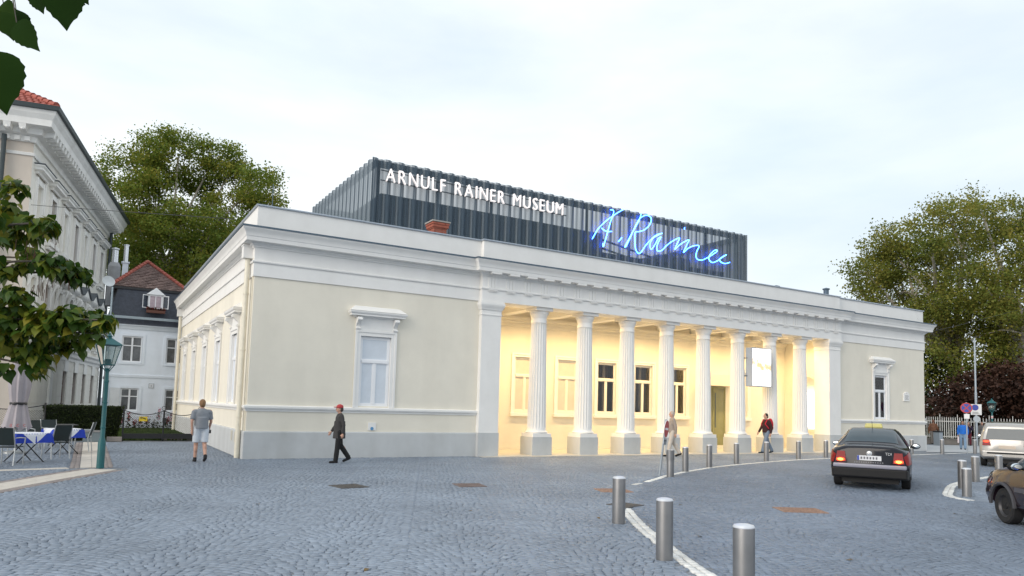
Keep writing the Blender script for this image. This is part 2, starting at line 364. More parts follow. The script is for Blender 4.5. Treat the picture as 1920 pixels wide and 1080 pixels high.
# ---- windows: frame (part) with panes, blind, surround, sill, hood and brackets as sub-parts
def window(parent, loc, rz, w=1.04, h=2.25, hood=True, back=blind, sill=False, fr=wood_w, surround=white, transom=0.64, wide=0.17, gl=None):
    o = MB(); w0 = w; w = w-0.014
    t = 0.07; y0, y1 = 0.055, 0.115
    o.box(-w/2, -w/2+t, y0, y1, 0, h); o.box(w/2-t, w/2, y0, y1, 0, h)
    o.box(-w/2+t, w/2-t, y0, y1, h-t, h); o.box(-w/2+t, w/2-t, y0, y1, 0, t)
    zt = h*transom
    o.box(-w/2+t, w/2-t, y0-0.03, y1, zt-0.045, zt+0.045)
    o.box(-0.045, 0.045, y0-0.012, y1-0.002, t, zt-0.045)
    for (a, b, c, d) in ((-w/2+t, -0.045, t, zt-0.045), (0.045, w/2-t, t, zt-0.045), (-w/2+t, w/2-t, zt+0.045, h-t)):
        e = 0.03   # sash
        o.box(a, a+e, y0+0.012, y1-0.01, c, d); o.box(b-e, b, y0+0.012, y1-0.01, c, d)
        o.box(a+e, b-e, y0+0.012, y1-0.01, c, c+e); o.box(a+e, b-e, y0+0.012, y1-0.01, d-e, d)
    f = o.build('window', fr, parent, loc, rz)
    for (a, b, c, d) in ((-w/2+t, -0.045, t, zt-0.045), (0.045, w/2-t, t, zt-0.045), (-w/2+t, w/2-t, zt+0.045, h-t)):
        MB().box(a+0.03, b-0.03, 0.077, 0.085, c+0.03, d-0.03).build('pane', gl or glass, f)
    MB().box(-w/2+0.01, w/2-0.01, 0.118, 0.123, 0.01, h-0.01).build('blind', back, f) if back else None
    w = w0-0.008; s = MB(); e = wide+0.004
    s.box(-w/2-e, -w/2, -0.035, 0.05, -0.05, h+e); s.box(w/2, w/2+e, -0.035, 0.05, -0.05, h+e); s.box(-w/2, w/2, -0.035, 0.05, h, h+e)
    q = 0.055
    s.box(-w/2-e-0.012, -w/2-e+q, -0.06, -0.035, -0.05, h+e+0.012); s.box(w/2+e-q, w/2+e+0.012, -0.06, -0.035, -0.05, h+e+0.012)
    s.box(-w/2-e+q, w/2+e-q, -0.06, -0.035, h+e-q, h+e+0.012)
    s.build('surround', surround, f)
    if sill:
        MB().box(-w/2-e-0.05, w/2+e+0.05, -0.12, 0.02, -0.19, -0.05).build('sill', surround, f, bevel=0.01)
    if hood:
        top = h+e+0.012
        MB().box(-w/2-e+0.04, w/2+e-0.04, -0.03, 0.02, top, top+0.42).build('hood_panel', surround, f)
        hw = w/2+e
        MB().sweep([(-hw-0.02, 0.0), (-hw-0.02, -0.0201), (hw+0.02, -0.0201), (hw+0.02, 0.0)],
                   [(0, top+0.40), (0.05, top+0.40), (0.07, top+0.44), (0.20, top+0.45), (0.20, top+0.50), (0.23, top+0.52), (0.25, top+0.56),
                    (0.25, top+0.59), (0.0, top+0.60)]).build('hood', surround, f)
        # sloping cap
        a, b = hw+0.27, hw+0.06
        MB().hexa([(-a, -0.27, top+0.601), (a, -0.27, top+0.601), (a, 0.0, top+0.601), (-a, 0.0, top+0.601),
                   (-b, -0.06, top+0.77), (b, -0.06, top+0.77), (b, 0.0, top+0.77), (-b, 0.0, top+0.77)]).build('hood_cap', surround, f)
        for sx in (-1, 1):
            br = MB(); pr = []
            for k in range(15):
                tt = k/14; z = top+0.40-0.40*tt
                y = -0.19*(1-tt)**1.3-0.045-0.035*math.sin(tt*math.pi*2.2); pr.append((y, z))
            n = len(pr); x0, x1 = sx*(hw-0.06)-0.065, sx*(hw-0.06)+0.065
            vs = [(x0, y, z) for y, z in pr]+[(x1, y, z) for y, z in pr]+[(x0, 0, z) for y, z in pr]+[(x1, 0, z) for y, z in pr]
            fs = []
            for k in range(n-1):
                fs += [(k, k+1, n+k+1, n+k), (2*n+k, 2*n+k+1, k+1, k), (n+k, n+k+1, 3*n+k+1, 3*n+k)]
            br.add(vs, fs); br.tube([(x0-0.012, -0.20, top+0.33), (x1+0.012, -0.20, top+0.33)], 0.055, 10)
            br.tube([(x0-0.010, -0.06, top+0.05), (x1+0.010, -0.06, top+0.05)], 0.04, 10)
            br.build('bracket', surround, f)
    return f
window(mus, (3.88, 0, WZ0), 0, gl=blindglass); window(mus, (31.16, 0, WZ0), 0, back=pmat('grey_curtain', (0.50, 0.53, 0.56), 0.9, var=0.3, scale=3))
for y in side_y: window(mus, (0, y, WZ0), R(-90), gl=blindglass)
# rooms behind the windows are closed by blinds; the inner core keeps the sky light out
MB().box(0.5, LX-0.5, 3.9, DY-0.5, 0, 7.0).build('interior_core', darkroom, mus)
MB().box(3.731, 3.993, -0.03, 0.0, 0.86, 1.11).build('wall_plaque', white, mus)
p_ = MB(); p_.lathe([(0.001, 0), (0.055, 0.002), (0.05, 0.01), (0.001, 0.012)], 14)
o = p_.build('plaque_emblem', pmat('plaque_blue', (0.10, 0.28, 0.5), 0.5), mus, (3.862, -0.031, 0.915)); o.rotation_euler = (R(90), 0, 0)
q = MB(); q.box(33.14, 33.66, -0.05, 0, 2.62, 3.0); q.hexa([(33.14, -0.05, 3.0), (33.66, -0.05, 3.0), (33.66, 0, 3.0), (33.14, 0, 3.0), (33.32, -0.05, 3.10), (33.48, -0.05, 3.10), (33.48, 0, 3.10), (33.32, 0, 3.10)])
pl = q.build('memorial_plaque', white, mus)
for k in range(5): MB().box(33.24+0.02*(k % 2), 33.58-0.03*(k % 3), -0.053, -0.0505, 2.70+0.05*k, 2.715+0.05*k).build('plaque_line', pmat('plaque_ink', (0.12, 0.12, 0.13), 0.7), pl)
MB().lathe([(0.001, 0), (0.02, 0), (0.02, 0.004), (0.001, 0.005)], 8, (0, 0, 0)).build('plaque_crest', pmat('plaque_red', (0.35, 0.12, 0.08), 0.6), pl, (33.40, -0.052, 3.02)).rotation_euler = (R(90), 0, 0)
# side wall: vents and downpipes
for (y, z) in ((1.35, 0.40), (1.95, 0.43)):
    m = MB(); m.box(-0.062, -0.055, y-0.13, y+0.13, z, z+0.32)
    for k in range(7): m.box(-0.075, -0.062, y-0.12, y+0.12, z+0.02+0.042*k, z+0.045+0.042*k)
    m.build('vent_grille', pmat('vent_paint', (0.55, 0.53, 0.46), 0.6), mus)
pipe_m = pmat('cream_pipe', (0.74, 0.69, 0.57), 0.5)
for (px, py) in ((-0.14, 0.42), (-0.14, DY-0.35)):
    m = MB(); m.tube([(px, py, -0.02), (px, py, 6.02)], 0.075, 14)
    for z in (1.2, 3.2, 4.9): m.tube([(px, py, z), (px, py, z+0.05)], 0.088, 14)
    d = m.build('downpipe', pipe_m, mus, smooth=True)
    MB().box(px-0.16, px+0.14, py-0.16, py+0.16, 6.0, 6.36).build('hopper_head', white, d)
    MB().box(px-0.18, px+0.14, py-0.18, py+0.18, 6.361, 6.40).build('hopper_rim', white, d)
MB().tube([(-0.03, 0.12, 0), (-0.03, 0.12, 6.0)], 0.018, 6).build('lightning_conductor', pipe_m, mus)
# ---- portico
YB = 3.0
pil = MB()
for (a, b) in ((PA, 8.42), (26.74, PB)):
    m = MB(); m.box(a, b, -PR, 0.64, 0.812, 5.0); m.build('pilaster', white, mus)
    m = MB(); m.box(a-0.02, b+0.02, -PR-0.03, 0.66, -0.02, 0.811); m.build('pilaster_plinth', plinth, mus)
    pth = [(a, 0.30), (a, -PR), (b, -PR), (b, 0.64)] if a < 10 else [(a, 0.64), (a, -PR), (b, -PR), (b, -0.002)]
    if a < 10: pth[0] = (a, -0.002)
    MB().sweep(pth, [(-0.06, 4.93), (0.02, 4.93), (0.02, 4.97), (0.004, 4.98), (0.004, 5.10), (0.03, 5.12), (0.05, 5.18), (0.085, 5.25), (0.10, 5.30), (0.10, 5.37), (0.075, 5.375), (0.075, 5.428), (-0.06, 5.428)]).build('pilaster_capital', white, mus)
    MB().box(a+0.001, b-0.001, -PR+0.001, 0.639, 5.0005, 5.432).build('pilaster_neck', white, mus)
bays = [10.30+2.12*k for k in range(8)]
# column
def column(parent, x, first=None):
    if first:
        c = inst(first, parent, (x, 0.25, 0))
        for ch in first.children: inst(ch, c, ch.location)
        return c
    nf, sub = 20, 6; n = nf*sub; zs = [0.93, 0.97, 1.05, 1.5, 2.2, 3.0, 3.8, 4.5, 4.80, 4.86, 4.90]
    m = MB()
    for z in zs:
        tt = (z-0.9)/4.0; r = 0.350-0.066*tt**1.35
        fl = min(1, max(0, (z-0.95)/0.1), max(0, (4.88-z)/0.06))
        for k in range(n):
            ph = (k % sub)/sub; d = math.sin(math.pi*ph)**0.75 if ph > 0 else 0
            rr = r-0.044*fl*d; a = 2*math.pi*k/n
            m.v.append((rr*math.cos(a), rr*math.sin(a), z))
    for i in range(len(zs)-1):
        for k in range(n):
            k2 = (k+1) % n; m.f.append((i*n+k, i*n+k2, (i+1)*n+k2, (i+1)*n+k))
    sh = m.build('column', white, parent, (x, 0.25, 0), smooth=True, angle=30)
    MB().lathe([(0.1, 0.80), (0.40, 0.80), (0.425, 0.835), (0.40, 0.875), (0.37, 0.89), (0.362, 0.92), (0.35, 0.94), (0.1, 0.945)], 40).build('column_base', white, sh, smooth=True)
    cp = MB(); cp.lathe([(0.1, 4.86), (0.293, 4.86), (0.303, 4.885), (0.290, 4.905), (0.283, 5.06), (0.300, 5.08), (0.304, 5.12), (0.318, 5.17), (0.342, 5.23), (0.352, 5.285), (0.352, 5.305), (0.1, 5.31)], 40)
    for k in range(24):
        a = 2*math.pi*k/24; cp.ell((0.336*math.cos(a), 0.336*math.sin(a), 5.235), (0.026, 0.026, 0.045), 6, 4)
    cp.build('capital', white, sh, smooth=True)
    MB().box(-0.37, 0.37, -0.40, 0.37, 5.311, 5.433).build('abacus', white, sh, bevel=0.008)
    MB().box(-0.425, 0.425, -0.425, 0.425, -0.02, 0.66).build('pedestal', plinth, sh, bevel=0.006)
    MB().box(-0.40, 0.40, -0.40, 0.40, 0.661, 0.80).build('pedestal_slab', white, sh, bevel=0.01)
    return sh
c0 = column(mus, bays[0])
for x in bays[1:]: column(mus, x, c0)
warm_wall = cream
wc = [11.45+2.12*k for k in range(5)]+[24.15]
hs_ = [(c-0.53, c+0.53, 1.55, 3.80) for c in wc]+[(21.45, 23.1, 0.0, 3.0)]
MB().wall(8.0, 27.5, 0.0, 5.75, hs_, 0.30, YB).build('portico_wall', cream, mus)
dark3 = {2, 3, 4}
bwood = pmat('portico_window_paint', (0.80, 0.77, 0.70), 0.5, var=0.02)
for k, c in enumerate(wc):
    f = window(mus, (c, YB, 1.55), 0, 1.06, 2.25, hood=False, back=None if k in dark3 else blindw, sill=True, fr=bwood, transom=0.66, wide=0.14, gl=glassmat('portico_glass', (0.95, 0.93, 0.90), 0.045, 0.95, 1.3) if k in dark3 else pmat('beige_blind_glass', (0.62, 0.56, 0.50), 0.5, var=0.05, spec=0.2))
    if k in dark3:   # dark brown rooms with pale partitions behind the glass
        m = MB(); m.box(-0.75, 0.75, 0.86, 0.88, -0.4, 2.6); m.build('room_back', pmat('room_brown', (0.085, 0.062, 0.05), 0.8, var=0.4, scale=2), f)
        MB().box(0.16, 0.30, 0.5, 0.55, 0.0, 2.2).build('room_jamb', pmat('room_white', (0.5, 0.45, 0.38), 0.8), f)
# right end wall with arched niche, left end wall
ew = MB(); ec = 1.62; aw = 0.72; zs0, zsp = 1.02, 2.95
pts = []
for k in range(17):
    a = math.pi*k/16; pts.append((ec+aw*math.cos(a), zsp+aw*math.sin(a)))
XE = 27.5
ew.quad((XE, 0.5, 0), (XE, 0.5, 5.75), (XE, ec-aw, 5.75), (XE, ec-aw, 0)); ew.quad((XE, ec+aw, 0), (XE, ec+aw, 5.75), (XE, YB, 5.75), (XE, YB, 0))
ew.quad((XE, ec-aw, 0), (XE, ec-aw, zs0), (XE, ec+aw, zs0), (XE, ec+aw, 0))
for k in range(16):
    (y1, z1), (y2, z2) = pts[k], pts[k+1]; ew.quad((XE, y1, z1), (XE, y1, 5.75), (XE, y2, 5.75), (XE, y2, z2)); ew.quad((XE, y1, z1), (XE, y2, z2), (XE+0.25, y2, z2), (XE+0.25, y1, z1))
ew.quad((XE, ec-aw, zs0), (XE, ec-aw, zsp), (XE+0.25, ec-aw, zsp), (XE+0.25, ec-aw, zs0)); ew.quad((XE, ec+aw, zs0), (XE+0.25, ec+aw, zs0), (XE+0.25, ec+aw, zsp), (XE, ec+aw, zsp))
ew.quad((XE, ec-aw, zs0), (XE+0.25, ec-aw, zs0), (XE+0.25, ec+aw, zs0), (XE, ec+aw, zs0))
ew.quad(*[(XE+0.25, y, z) for y, z in pts], (XE+0.25, ec-aw, zs0), (XE+0.25, ec+aw, zs0))
ew.build('portico_end_wall', cream, mus)
ar = MB()
for k in range(16):
    a0, a1 = math.pi*k/16, math.pi*(k+1)/16
    for (ri, ro) in ((aw+0.0, aw+0.14),):
        P = [(XE-0.04, ec+r*math.cos(a), zsp+r*math.sin(a)) for a in (a0, a1) for r in (ri, ro)]; Q = [(XE+0.02, y, z) for _, y, z in P]
        ar.hexa([P[0], P[1], Q[1], Q[0], P[2], P[3], Q[3], Q[2]])
for s_ in (-1, 1): ar.box(XE-0.05, XE+0.01, ec+s_*(aw+0.10)-0.16, ec+s_*(aw+0.10)+0.16, zsp-0.12, zsp-0.001); ar.box(XE-0.03, XE+0.01, ec+s_*(aw+0.09)-0.12, ec+s_*(aw+0.09)+0.12, zs0, zsp-0.121)
ar.build('niche_arch', cream, mus)
MB().box(XE-0.02, XE+0.10, ec-0.62, ec+0.62, 1.12, 2.90).build('niche_light_panel', emat('panel_glow', (1.0, 0.97, 0.90), 2.4), mus)
MB().quad((8.0, 0.5, 0), (8.0, YB, 0), (8.0, YB, 5.75), (8.0, 0.5, 5.75)).build('portico_end_wall', cream, mus)
MB().box(8.0, 27.5, 0.64, YB, 5.75, 5.85).build('portico_ceiling', white, mus)
for k, x in enumerate([8.2]+bays+[27.3]):
    MB().box(x-0.21, x+0.21, 0.641, YB-0.002, 5.44, 5.749).build('ceiling_beam', white, mus)
for z0, z1, o_ in ((5.30, 5.44, 0.16), (5.18, 5.299, 0.10), (5.02, 5.179, 0.05)):
    MB().sweep([(8.02, YB-0.001), (27.49, YB-0.001)], [(0, z0), (o_-0.02, z0), (o_, z0+0.04), (o_, z1), (0, z1)]).build('wall_moulding', cream, mus)
    MB().sweep([(27.499, YB-0.2), (27.499, 0.66)], [(0, z0), (-o_+0.02, z0), (-o_, z0+0.04), (-o_, z1), (0, z1)]).build('wall_moulding', cream, mus) if False else None
MB().box(7.7, 27.55, -0.62, YB, -0.03, 0.012).build('portico_floor', pmat('pale_stone', (0.50, 0.48, 0.44), 0.7, var=0.1, scale=2), mus)
MB().box(8.0, 27.5, YB-0.03, YB-0.001, 0.013, 0.14).build('skirting', cream, mus)
# entrance: glass doors under a box canopy
ent = MB(); ent.box(21.25, 23.35, YB-0.55, YB-0.01, 3.02, 3.58); ent.build('entrance_canopy', cream, mus, bevel=0.01)
gf = pmat('door_frame', (0.30, 0.30, 0.16), 0.5)
dgl = pmat('olive_glass', (0.26, 0.26, 0.13), 0.2, var=0.1, scale=2, spec=0.6)
dr = MB(); dr.box(21.46, 21.53, YB-0.03, YB+0.05, 0.02, 3.0); dr.box(22.24, 22.31, YB-0.03, YB+0.05, 0.02, 3.0); dr.box(23.02, 23.09, YB-0.03, YB+0.05, 0.02, 3.0); dr.box(21.53, 23.02, YB-0.025, YB+0.045, 2.92, 2.999)
d = dr.build('door', gf, mus)
for (a, b) in ((21.535, 22.235), (22.315, 23.015)):
    MB().box(a, b, YB+0.0, YB+0.02, 0.03, 2.915).build('door_leaf', dgl, d)
MB().tube([(22.36, YB-0.06, 1.0), (22.36, YB-0.06, 2.7)], 0.02, 8).build('handle', gutter, d)
# hanging light box with poster between the columns
lb = MB(); lb.box(21.09, 22.36, -0.40, -0.05, 2.93, 4.66); lb = lb.build('light_box', pmat('box_alu', (0.42, 0.45, 0.50), 0.4, 0.3), mus, bevel=0.01)
pm = bpy.data.materials.new('lit_poster'); pm.use_nodes = True
def _p():
    t = pm.node_tree; b = t.nodes['Principled BSDF']; l = t.links.new
    co = t.nodes.new('ShaderNodeTexCoord'); sx = t.nodes.new('ShaderNodeSeparateXYZ'); l(co.outputs['Object'], sx.inputs['Vector'])
    nz = t.nodes.new('ShaderNodeTexNoise'); nz.inputs['Scale'].default_value = 5; nz.inputs['Detail'].default_value = 5; l(co.outputs['Object'], nz.inputs['Vector'])
    # a smudged brown stroke across the middle of the sheet
    a = t.nodes.new('ShaderNodeMath'); a.operation = 'MULTIPLY_ADD'; a.inputs[1].default_value = -0.16; a.inputs[2].default_value = 7.33; l(sx.outputs['X'], a.inputs[0])
    d_ = t.nodes.new('ShaderNodeMath'); d_.operation = 'SUBTRACT'; l(sx.outputs['Z'], d_.inputs[0]); l(a.outputs[0], d_.inputs[1])
    ab = t.nodes.new('ShaderNodeMath'); ab.operation = 'ABSOLUTE'; l(d_.outputs[0], ab.inputs[0])
    ad = t.nodes.new('ShaderNodeMath'); ad.operation = 'MULTIPLY_ADD'; ad.inputs[1].default_value = 0.7; l(nz.outputs['Fac'], ad.inputs[0]); l(ab.outputs[0], ad.inputs[2])
    rp = t.nodes.new('ShaderNodeValToRGB'); rp.color_ramp.elements[0].position = 0.40; rp.color_ramp.elements[0].color = (0.52, 0.38, 0.20, 1)
    rp.color_ramp.elements[1].position = 0.58; rp.color_ramp.elements[1].color = (1.0, 0.98, 0.93, 1); l(ad.outputs[0], rp.inputs['Fac'])
    l(rp.outputs['Color'], b.inputs['Base Color']); l(rp.outputs['Color'], b.inputs['Emission Color']); b.inputs['Emission Strength'].default_value = 1.25
_p()
MB().box(21.13, 22.32, -0.408, -0.401, 2.97, 4.62).build('lit_poster', pm, lb)
MB().box(21.082, 21.089, -0.38, -0.07, 2.97, 4.62).build('side_panel', pmat('box_side', (0.40, 0.44, 0.50), 0.5), lb)  # plain blue-grey side sheet of the box
for z in (3.4, 4.2): MB().tube([(20.95, 0.2, z), (21.10, -0.15, z)], 0.025, 8).build('mounting_arm', gutter, lb)
# ceiling downlights with their own light
dl = None
for k in range(9):
    x = 10.30-1.06+2.12*k
    m = MB(); m.lathe([(0.07, -0.02), (0.095, -0.02), (0.095, 0.0), (0.07, 0.0)], 16)
    f = m.build('downlight', white, mus, (x, 1.35, 5.749), smooth=True)
    MB().lathe([(0.001, -0.012), (0.068, -0.012), (0.068, -0.004), (0.001, -0.003)], 16).build('bulb', emat('lamp_glow', (1.0, 0.80, 0.48), 14), f)
    ld = bpy.data.lights.new('downlight_lamp', 'SPOT'); ld.energy = 420; ld.color = (1.0, 0.695, 0.31); ld.spot_size = R(150); ld.spot_blend = 0.95; ld.shadow_soft_size = 0.12
    lo = bpy.data.objects.new('lamp', ld); col.objects.link(lo); lo.parent = f; lo.location = (0, 0, -0.10)
# ---- roof: brick chimney, lightning rods, vents
brick = pmat('red_brick', (0.33, 0.10, 0.065), 0.85, var=0.25, scale=8, bump=0.3, island=0.2)
ch = MB(); ch.box(6.62, 7.12, 1.9, 2.4, 7.1, 8.34); ch = ch.build('chimney', pmat('mortar', (0.4, 0.33, 0.28), 0.9), mus)
bk = None
for r_ in range(12):
    z = 7.62+0.075*r_
    e = 0.012+max(0, r_-8)*0.028
    for (fx, fy, L_len, horiz) in ((6.62, 1.9, 0.5, True), (6.62, 1.9, 0.5, False)):
        n = 2 if r_ % 2 == 0 else 3
        cuts = [0, 0.25, 0.5] if n == 2 else [0, 0.125, 0.375, 0.5]
        for i in range(n):
            a, b = cuts[i]+0.006, cuts[i+1]-0.006
            k_ = 1+e*2/0.5
            if horiz: MB().box(6.87+(a-0.25)*k_, 6.87+(b-0.25)*k_, 1.9-e, 1.9+0.0, z, z+0.063).build('brick', brick, ch)
            else: MB().box(6.62-e, 6.62, 2.15+(a-0.25)*k_, 2.15+(b-0.25)*k_, z, z+0.063).build('brick', brick, ch)
MB().box(6.50, 7.24, 1.78, 2.52, 8.53, 8.58).build('chimney_slab', pmat('slab', (0.35, 0.33, 0.31), 0.9), ch)
MB().box(6.55, 7.19, 1.83, 2.47, 8.34, 8.529).build('chimney_head', brick, ch)
MB().tube([(6.87, 2.1, 8.58), (6.87, 2.1, 9.15)], 0.008, 5).build('rod', gutter, ch)
for (u, v, z1) in ((511, 378, 0.55),):
    P = at(u, v, y=0.4); m = MB(); m.tube([(P[0], 0.4, 7.2), (P[0], 0.4, P[2]+z1)], 0.014, 5); m.lathe([(0.1, 7.62), (0.06, 7.72), (0.01, 7.73)], 8, (P[0], 0.4, 0)); m.build('lightning_rod', gutter, mus)
for (u, v, h_) in ((1455, 534, -0.12), (1549, 541, -0.06)):
    P = at(u, v, y=1.0); m = MB(); m.lathe([(0.13, 7.2), (0.13, P[2]+h_), (0.18, P[2]+h_), (0.18, P[2]+h_+0.05), (0.02, P[2]+h_+0.10)], 12, (P[0], 1.0, 0)); m.build('roof_vent', gutter, mus)
# ================================================================== roof pavilion of corrugated metal mesh
BX0, BX1, BY0, BY1, BZ0, BZ1 = 4.95, 26.13, 4.30, 13.1, 7.22, 11.375
pav = empty('roof_pavilion', (BX0, BY0, BZ0)); tag(pav, 'dark blue corrugated metal mesh box rising from the museum roof', 'roof pavilion')
scr = bpy.data.materials.new('perforated_metal'); scr.use_nodes = True
def _s():
    t = scr.node_tree; b = t.nodes['Principled BSDF']; l = t.links.new
    b.inputs['Metallic'].default_value = 0.25; b.inputs['Roughness'].default_value = 0.42
    co = t.nodes.new('ShaderNodeTexCoord'); nz = t.nodes.new('ShaderNodeTexNoise'); nz.inputs['Scale'].default_value = 1.0; nz.inputs['Detail'].default_value = 5
    mp_ = t.nodes.new('ShaderNodeMapping'); mp_.inputs['Scale'].default_value = (9, 9, 0.25); l(co.outputs['Object'], mp_.inputs['Vector']); l(mp_.outputs['Vector'], nz.inputs['Vector'])
    rp = t.nodes.new('ShaderNodeValToRGB'); rp.color_ramp.elements[0].position = 0.3; rp.color_ramp.elements[1].position = 0.75
    rp.color_ramp.elements[0].color = (0.038, 0.062, 0.085, 1); rp.color_ramp.elements[1].color = (0.080, 0.115, 0.15, 1); l(nz.outputs['Fac'], rp.inputs['Fac']); l(rp.outputs['Color'], b.inputs['Base Color'])
    tp = t.nodes.new('ShaderNodeBsdfTransparent'); mx = t.nodes.new('ShaderNodeMixShader')
    # open share of the perforation, seen edge-on it closes
    lw = t.nodes.new('ShaderNodeLayerWeight'); lw.inputs['Blend'].default_value = 0.35
    m2 = t.nodes.new('ShaderNodeMath'); m2.operation = 'MULTIPLY_ADD'; m2.inputs[1].default_value = 0.25; m2.inputs[2].default_value = 0.77; m2.use_clamp = True
    l(lw.outputs['Facing'], m2.inputs[0])
    n2 = t.nodes.new('ShaderNodeTexNoise'); n2.inputs['Scale'].default_value = 1.0; m3 = t.nodes.new('ShaderNodeMapping'); m3.inputs['Scale'].default_value = (14, 14, 0.12)
    l(co.outputs['Object'], m3.inputs['Vector']); l(m3.outputs['Vector'], n2.inputs['Vector'])
    m4 = t.nodes.new('ShaderNodeMath'); m4.operation = 'MULTIPLY_ADD'; m4.inputs[1].default_value = 1.1; m4.inputs[2].default_value = -0.55; l(n2.outputs['Fac'], m4.inputs[0])
    m5 = t.nodes.new('ShaderNodeMath'); m5.operation = 'ADD'; m5.use_clamp = True; l(m2.outputs[0], m5.inputs[0]); l(m4.outputs[0], m5.inputs[1])
    l(m5.outputs[0], mx.inputs['Fac']); l(tp.outputs['BSDF'], mx.inputs[1]); l(b.outputs['BSDF'], mx.inputs[2]); l(mx.outputs['Shader'], t.nodes['Material Output'].inputs['Surface'])
_s()
core_m = pmat('dark_core', (0.055, 0.075, 0.095), 0.7, var=0.25, scale=1.5)
H = BZ1-BZ0
def corr(L, n, name):
    p = L/n; o = None
    m = MB(); d = 0.09
    pr = [(0, 0), (p*0.30, 0), (p*0.50, d), (p*0.88, d), (p, 0)]
    for i in range(4):
        (a, ya), (b, yb) = pr[i], pr[i+1]; m.quad((a, ya, 0), (b, yb, 0), (b, yb, H), (a, ya, H))
        m.quad((a, ya, H), (b, yb, H), (b, yb+0.012, H), (a, ya+0.012, H)); 
    return m, p
for (L, n, loc, rz) in ((BX1-BX0, 38, (0, 0), 0.0), (BY1-BY0, 16, (0, BY1-BY0), R(-90)), (BX1-BX0, 38, (BX1-BX0, BY1-BY0), R(180)), (BY1-BY0, 16, (BX1-BX0, 0), R(90))):
    m, p = corr(L, n, ''); o = None
    for k in range(n):
        x, y = loc[0]+k*p*math.cos(rz), loc[1]+k*p*math.sin(rz)
        o = m.build('mesh_panel', scr, pav, (x, y, 0), rz) if o is None else inst(o, pav, (x, y, 0), rz)
W_, D_ = BX1-BX0, BY1-BY0
# frame: top rim, posts, inner dark boxes
fm = pmat('dark_steel', (0.05, 0.065, 0.08), 0.5, 0.3)
for (a, b, c, d) in ((0.16, W_-0.16, 0.16, 0.26), (0.16, W_-0.16, D_-0.26, D_-0.16), (0.16, 0.26, 0.26, D_-0.26), (W_-0.26, W_-0.16, 0.26, D_-0.26)):
    MB().box(a, b, c, d, H-0.30, H-0.03).build('top_rim', fm, pav)
for k in range(9):
    for y in (0.17, D_-0.27):
        MB().box(0.3+(W_-0.7)*k/8, 0.4+(W_-0.7)*k/8, y+0.0, y+0.1, 0, H-0.301).build('post', fm, pav)
MB().box(0.6, 11.8, 0.55, D_-0.6, 0, 10.15-BZ0).build('inner_volume', core_m, pav)
MB().box(11.81, W_-1.2, 0.55, D_-0.6, 0, 9.25-BZ0).build('inner_volume', core_m, pav)
MB().box(W_-3.6, W_-1.25, 3.0, D_-0.7, 9.25-BZ0, 10.35-BZ0).build('stair_head', core_m, pav)
for k in range(6):
    MB().tube([(11.9+0.1*k, 1.2+1.1*k, 10.1-BZ0), (17.5, 1.2+1.1*k, 9.3-BZ0)], 0.05, 6).build('brace', fm, pav)

# ---- white lettering along the pavilion's front
sign = empty('roof_lettering', (5.5, BY0-0.1, 10.46)); tag(sign, 'white raised capital letters ARNULF RAINER MUSEUM across the dark mesh box', 'sign')
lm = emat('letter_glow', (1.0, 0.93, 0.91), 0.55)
text = 'ARNULF RAINER MUSEUM'
def letter_mesh(chr_):
    cu = bpy.data.curves.new('letter', 'FONT'); cu.body = chr_; cu.size = 1.0; cu.extrude = 0.05; cu.offset = -0.014
    ob = bpy.data.objects.new('letter', cu); col.objects.link(ob)
    dg = bpy.context.evaluated_depsgraph_get(); me = bpy.data.meshes.new_from_object(ob.evaluated_get(dg)); bpy.data.objects.remove(ob)
    me.name = 'letter'; me.materials.clear(); me.materials.append(lm); return me
cache = {}; adv = []; tot = 0
for c in text:
    if c == ' ': adv.append(None); tot += 0.50; continue
    if c not in cache: cache[c] = letter_mesh(c)
    xs = [v.co.x for v in cache[c].vertices]; adv.append((min(xs), max(xs))); tot += max(xs)-min(xs)+0.24
LW = 8.6; capz = max(v.co.y for v in cache['M'].vertices); sz = 0.53/capz; sx = LW/tot
x = 0
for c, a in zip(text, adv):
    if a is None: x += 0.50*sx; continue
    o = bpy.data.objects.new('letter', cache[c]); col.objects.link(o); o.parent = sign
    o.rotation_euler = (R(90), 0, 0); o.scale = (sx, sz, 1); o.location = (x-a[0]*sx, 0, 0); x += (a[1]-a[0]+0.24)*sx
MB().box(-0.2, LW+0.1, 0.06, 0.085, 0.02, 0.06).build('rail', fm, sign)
MB().box(-0.2, LW+0.1, 0.06, 0.085, 0.42, 0.46).build('rail', fm, sign)
# ---- blue neon signature
neon = empty('neon_signature', (17.0, BY0-0.16, 9.4)); tag(neon, 'blue glowing neon handwriting on the dark mesh box', 'neon sign')
nm = emat('neon_blue', (0.03, 0.14, 1.0), 22.0)
strokes = [
 [(172,440),(230,340),(290,275),(350,225),(430,170),(505,125)],
 [(365,132),(392,135),(398,165),(375,230),(345,330),(320,420),(290,520),(284,488)],
 [(270,325),(300,350),(340,362),(378,360)],
 [(485,425),(465,452),(448,468)],
 [(690,172),(670,240),(620,330),(560,440),(517,525),(540,500),(590,390),(640,280),(680,220),(740,190),(785,205),(797,240),(780,290),(730,340),(670,362),(632,366),(622,400),(625,480),(632,550),(660,592),(690,580),(730,520),(790,450),(850,400),(912,380),(880,395),(820,430),(787,480),(785,530),(800,550),(830,510),(870,440),(900,420),(870,480),(855,540),(870,570),(910,560),(960,510),(1020,465),(1095,430),(1075,480),(1047,550),(1090,510),(1140,475),(1195,450),(1175,500),(1137,583),(1180,545),(1240,515),(1295,510),(1300,530),(1280,570),(1270,620),(1285,655),(1330,665),(1380,645),(1440,610),(1490,575),(1493,560),(1470,560),(1425,600),(1405,640),(1420,675),(1450,690),(1500,670),(1540,640),(1593,608),(1560,625),(1520,655),(1530,680),(1560,698),(1590,700),(1628,688)],
 [(1150,320),(1147,340)]]
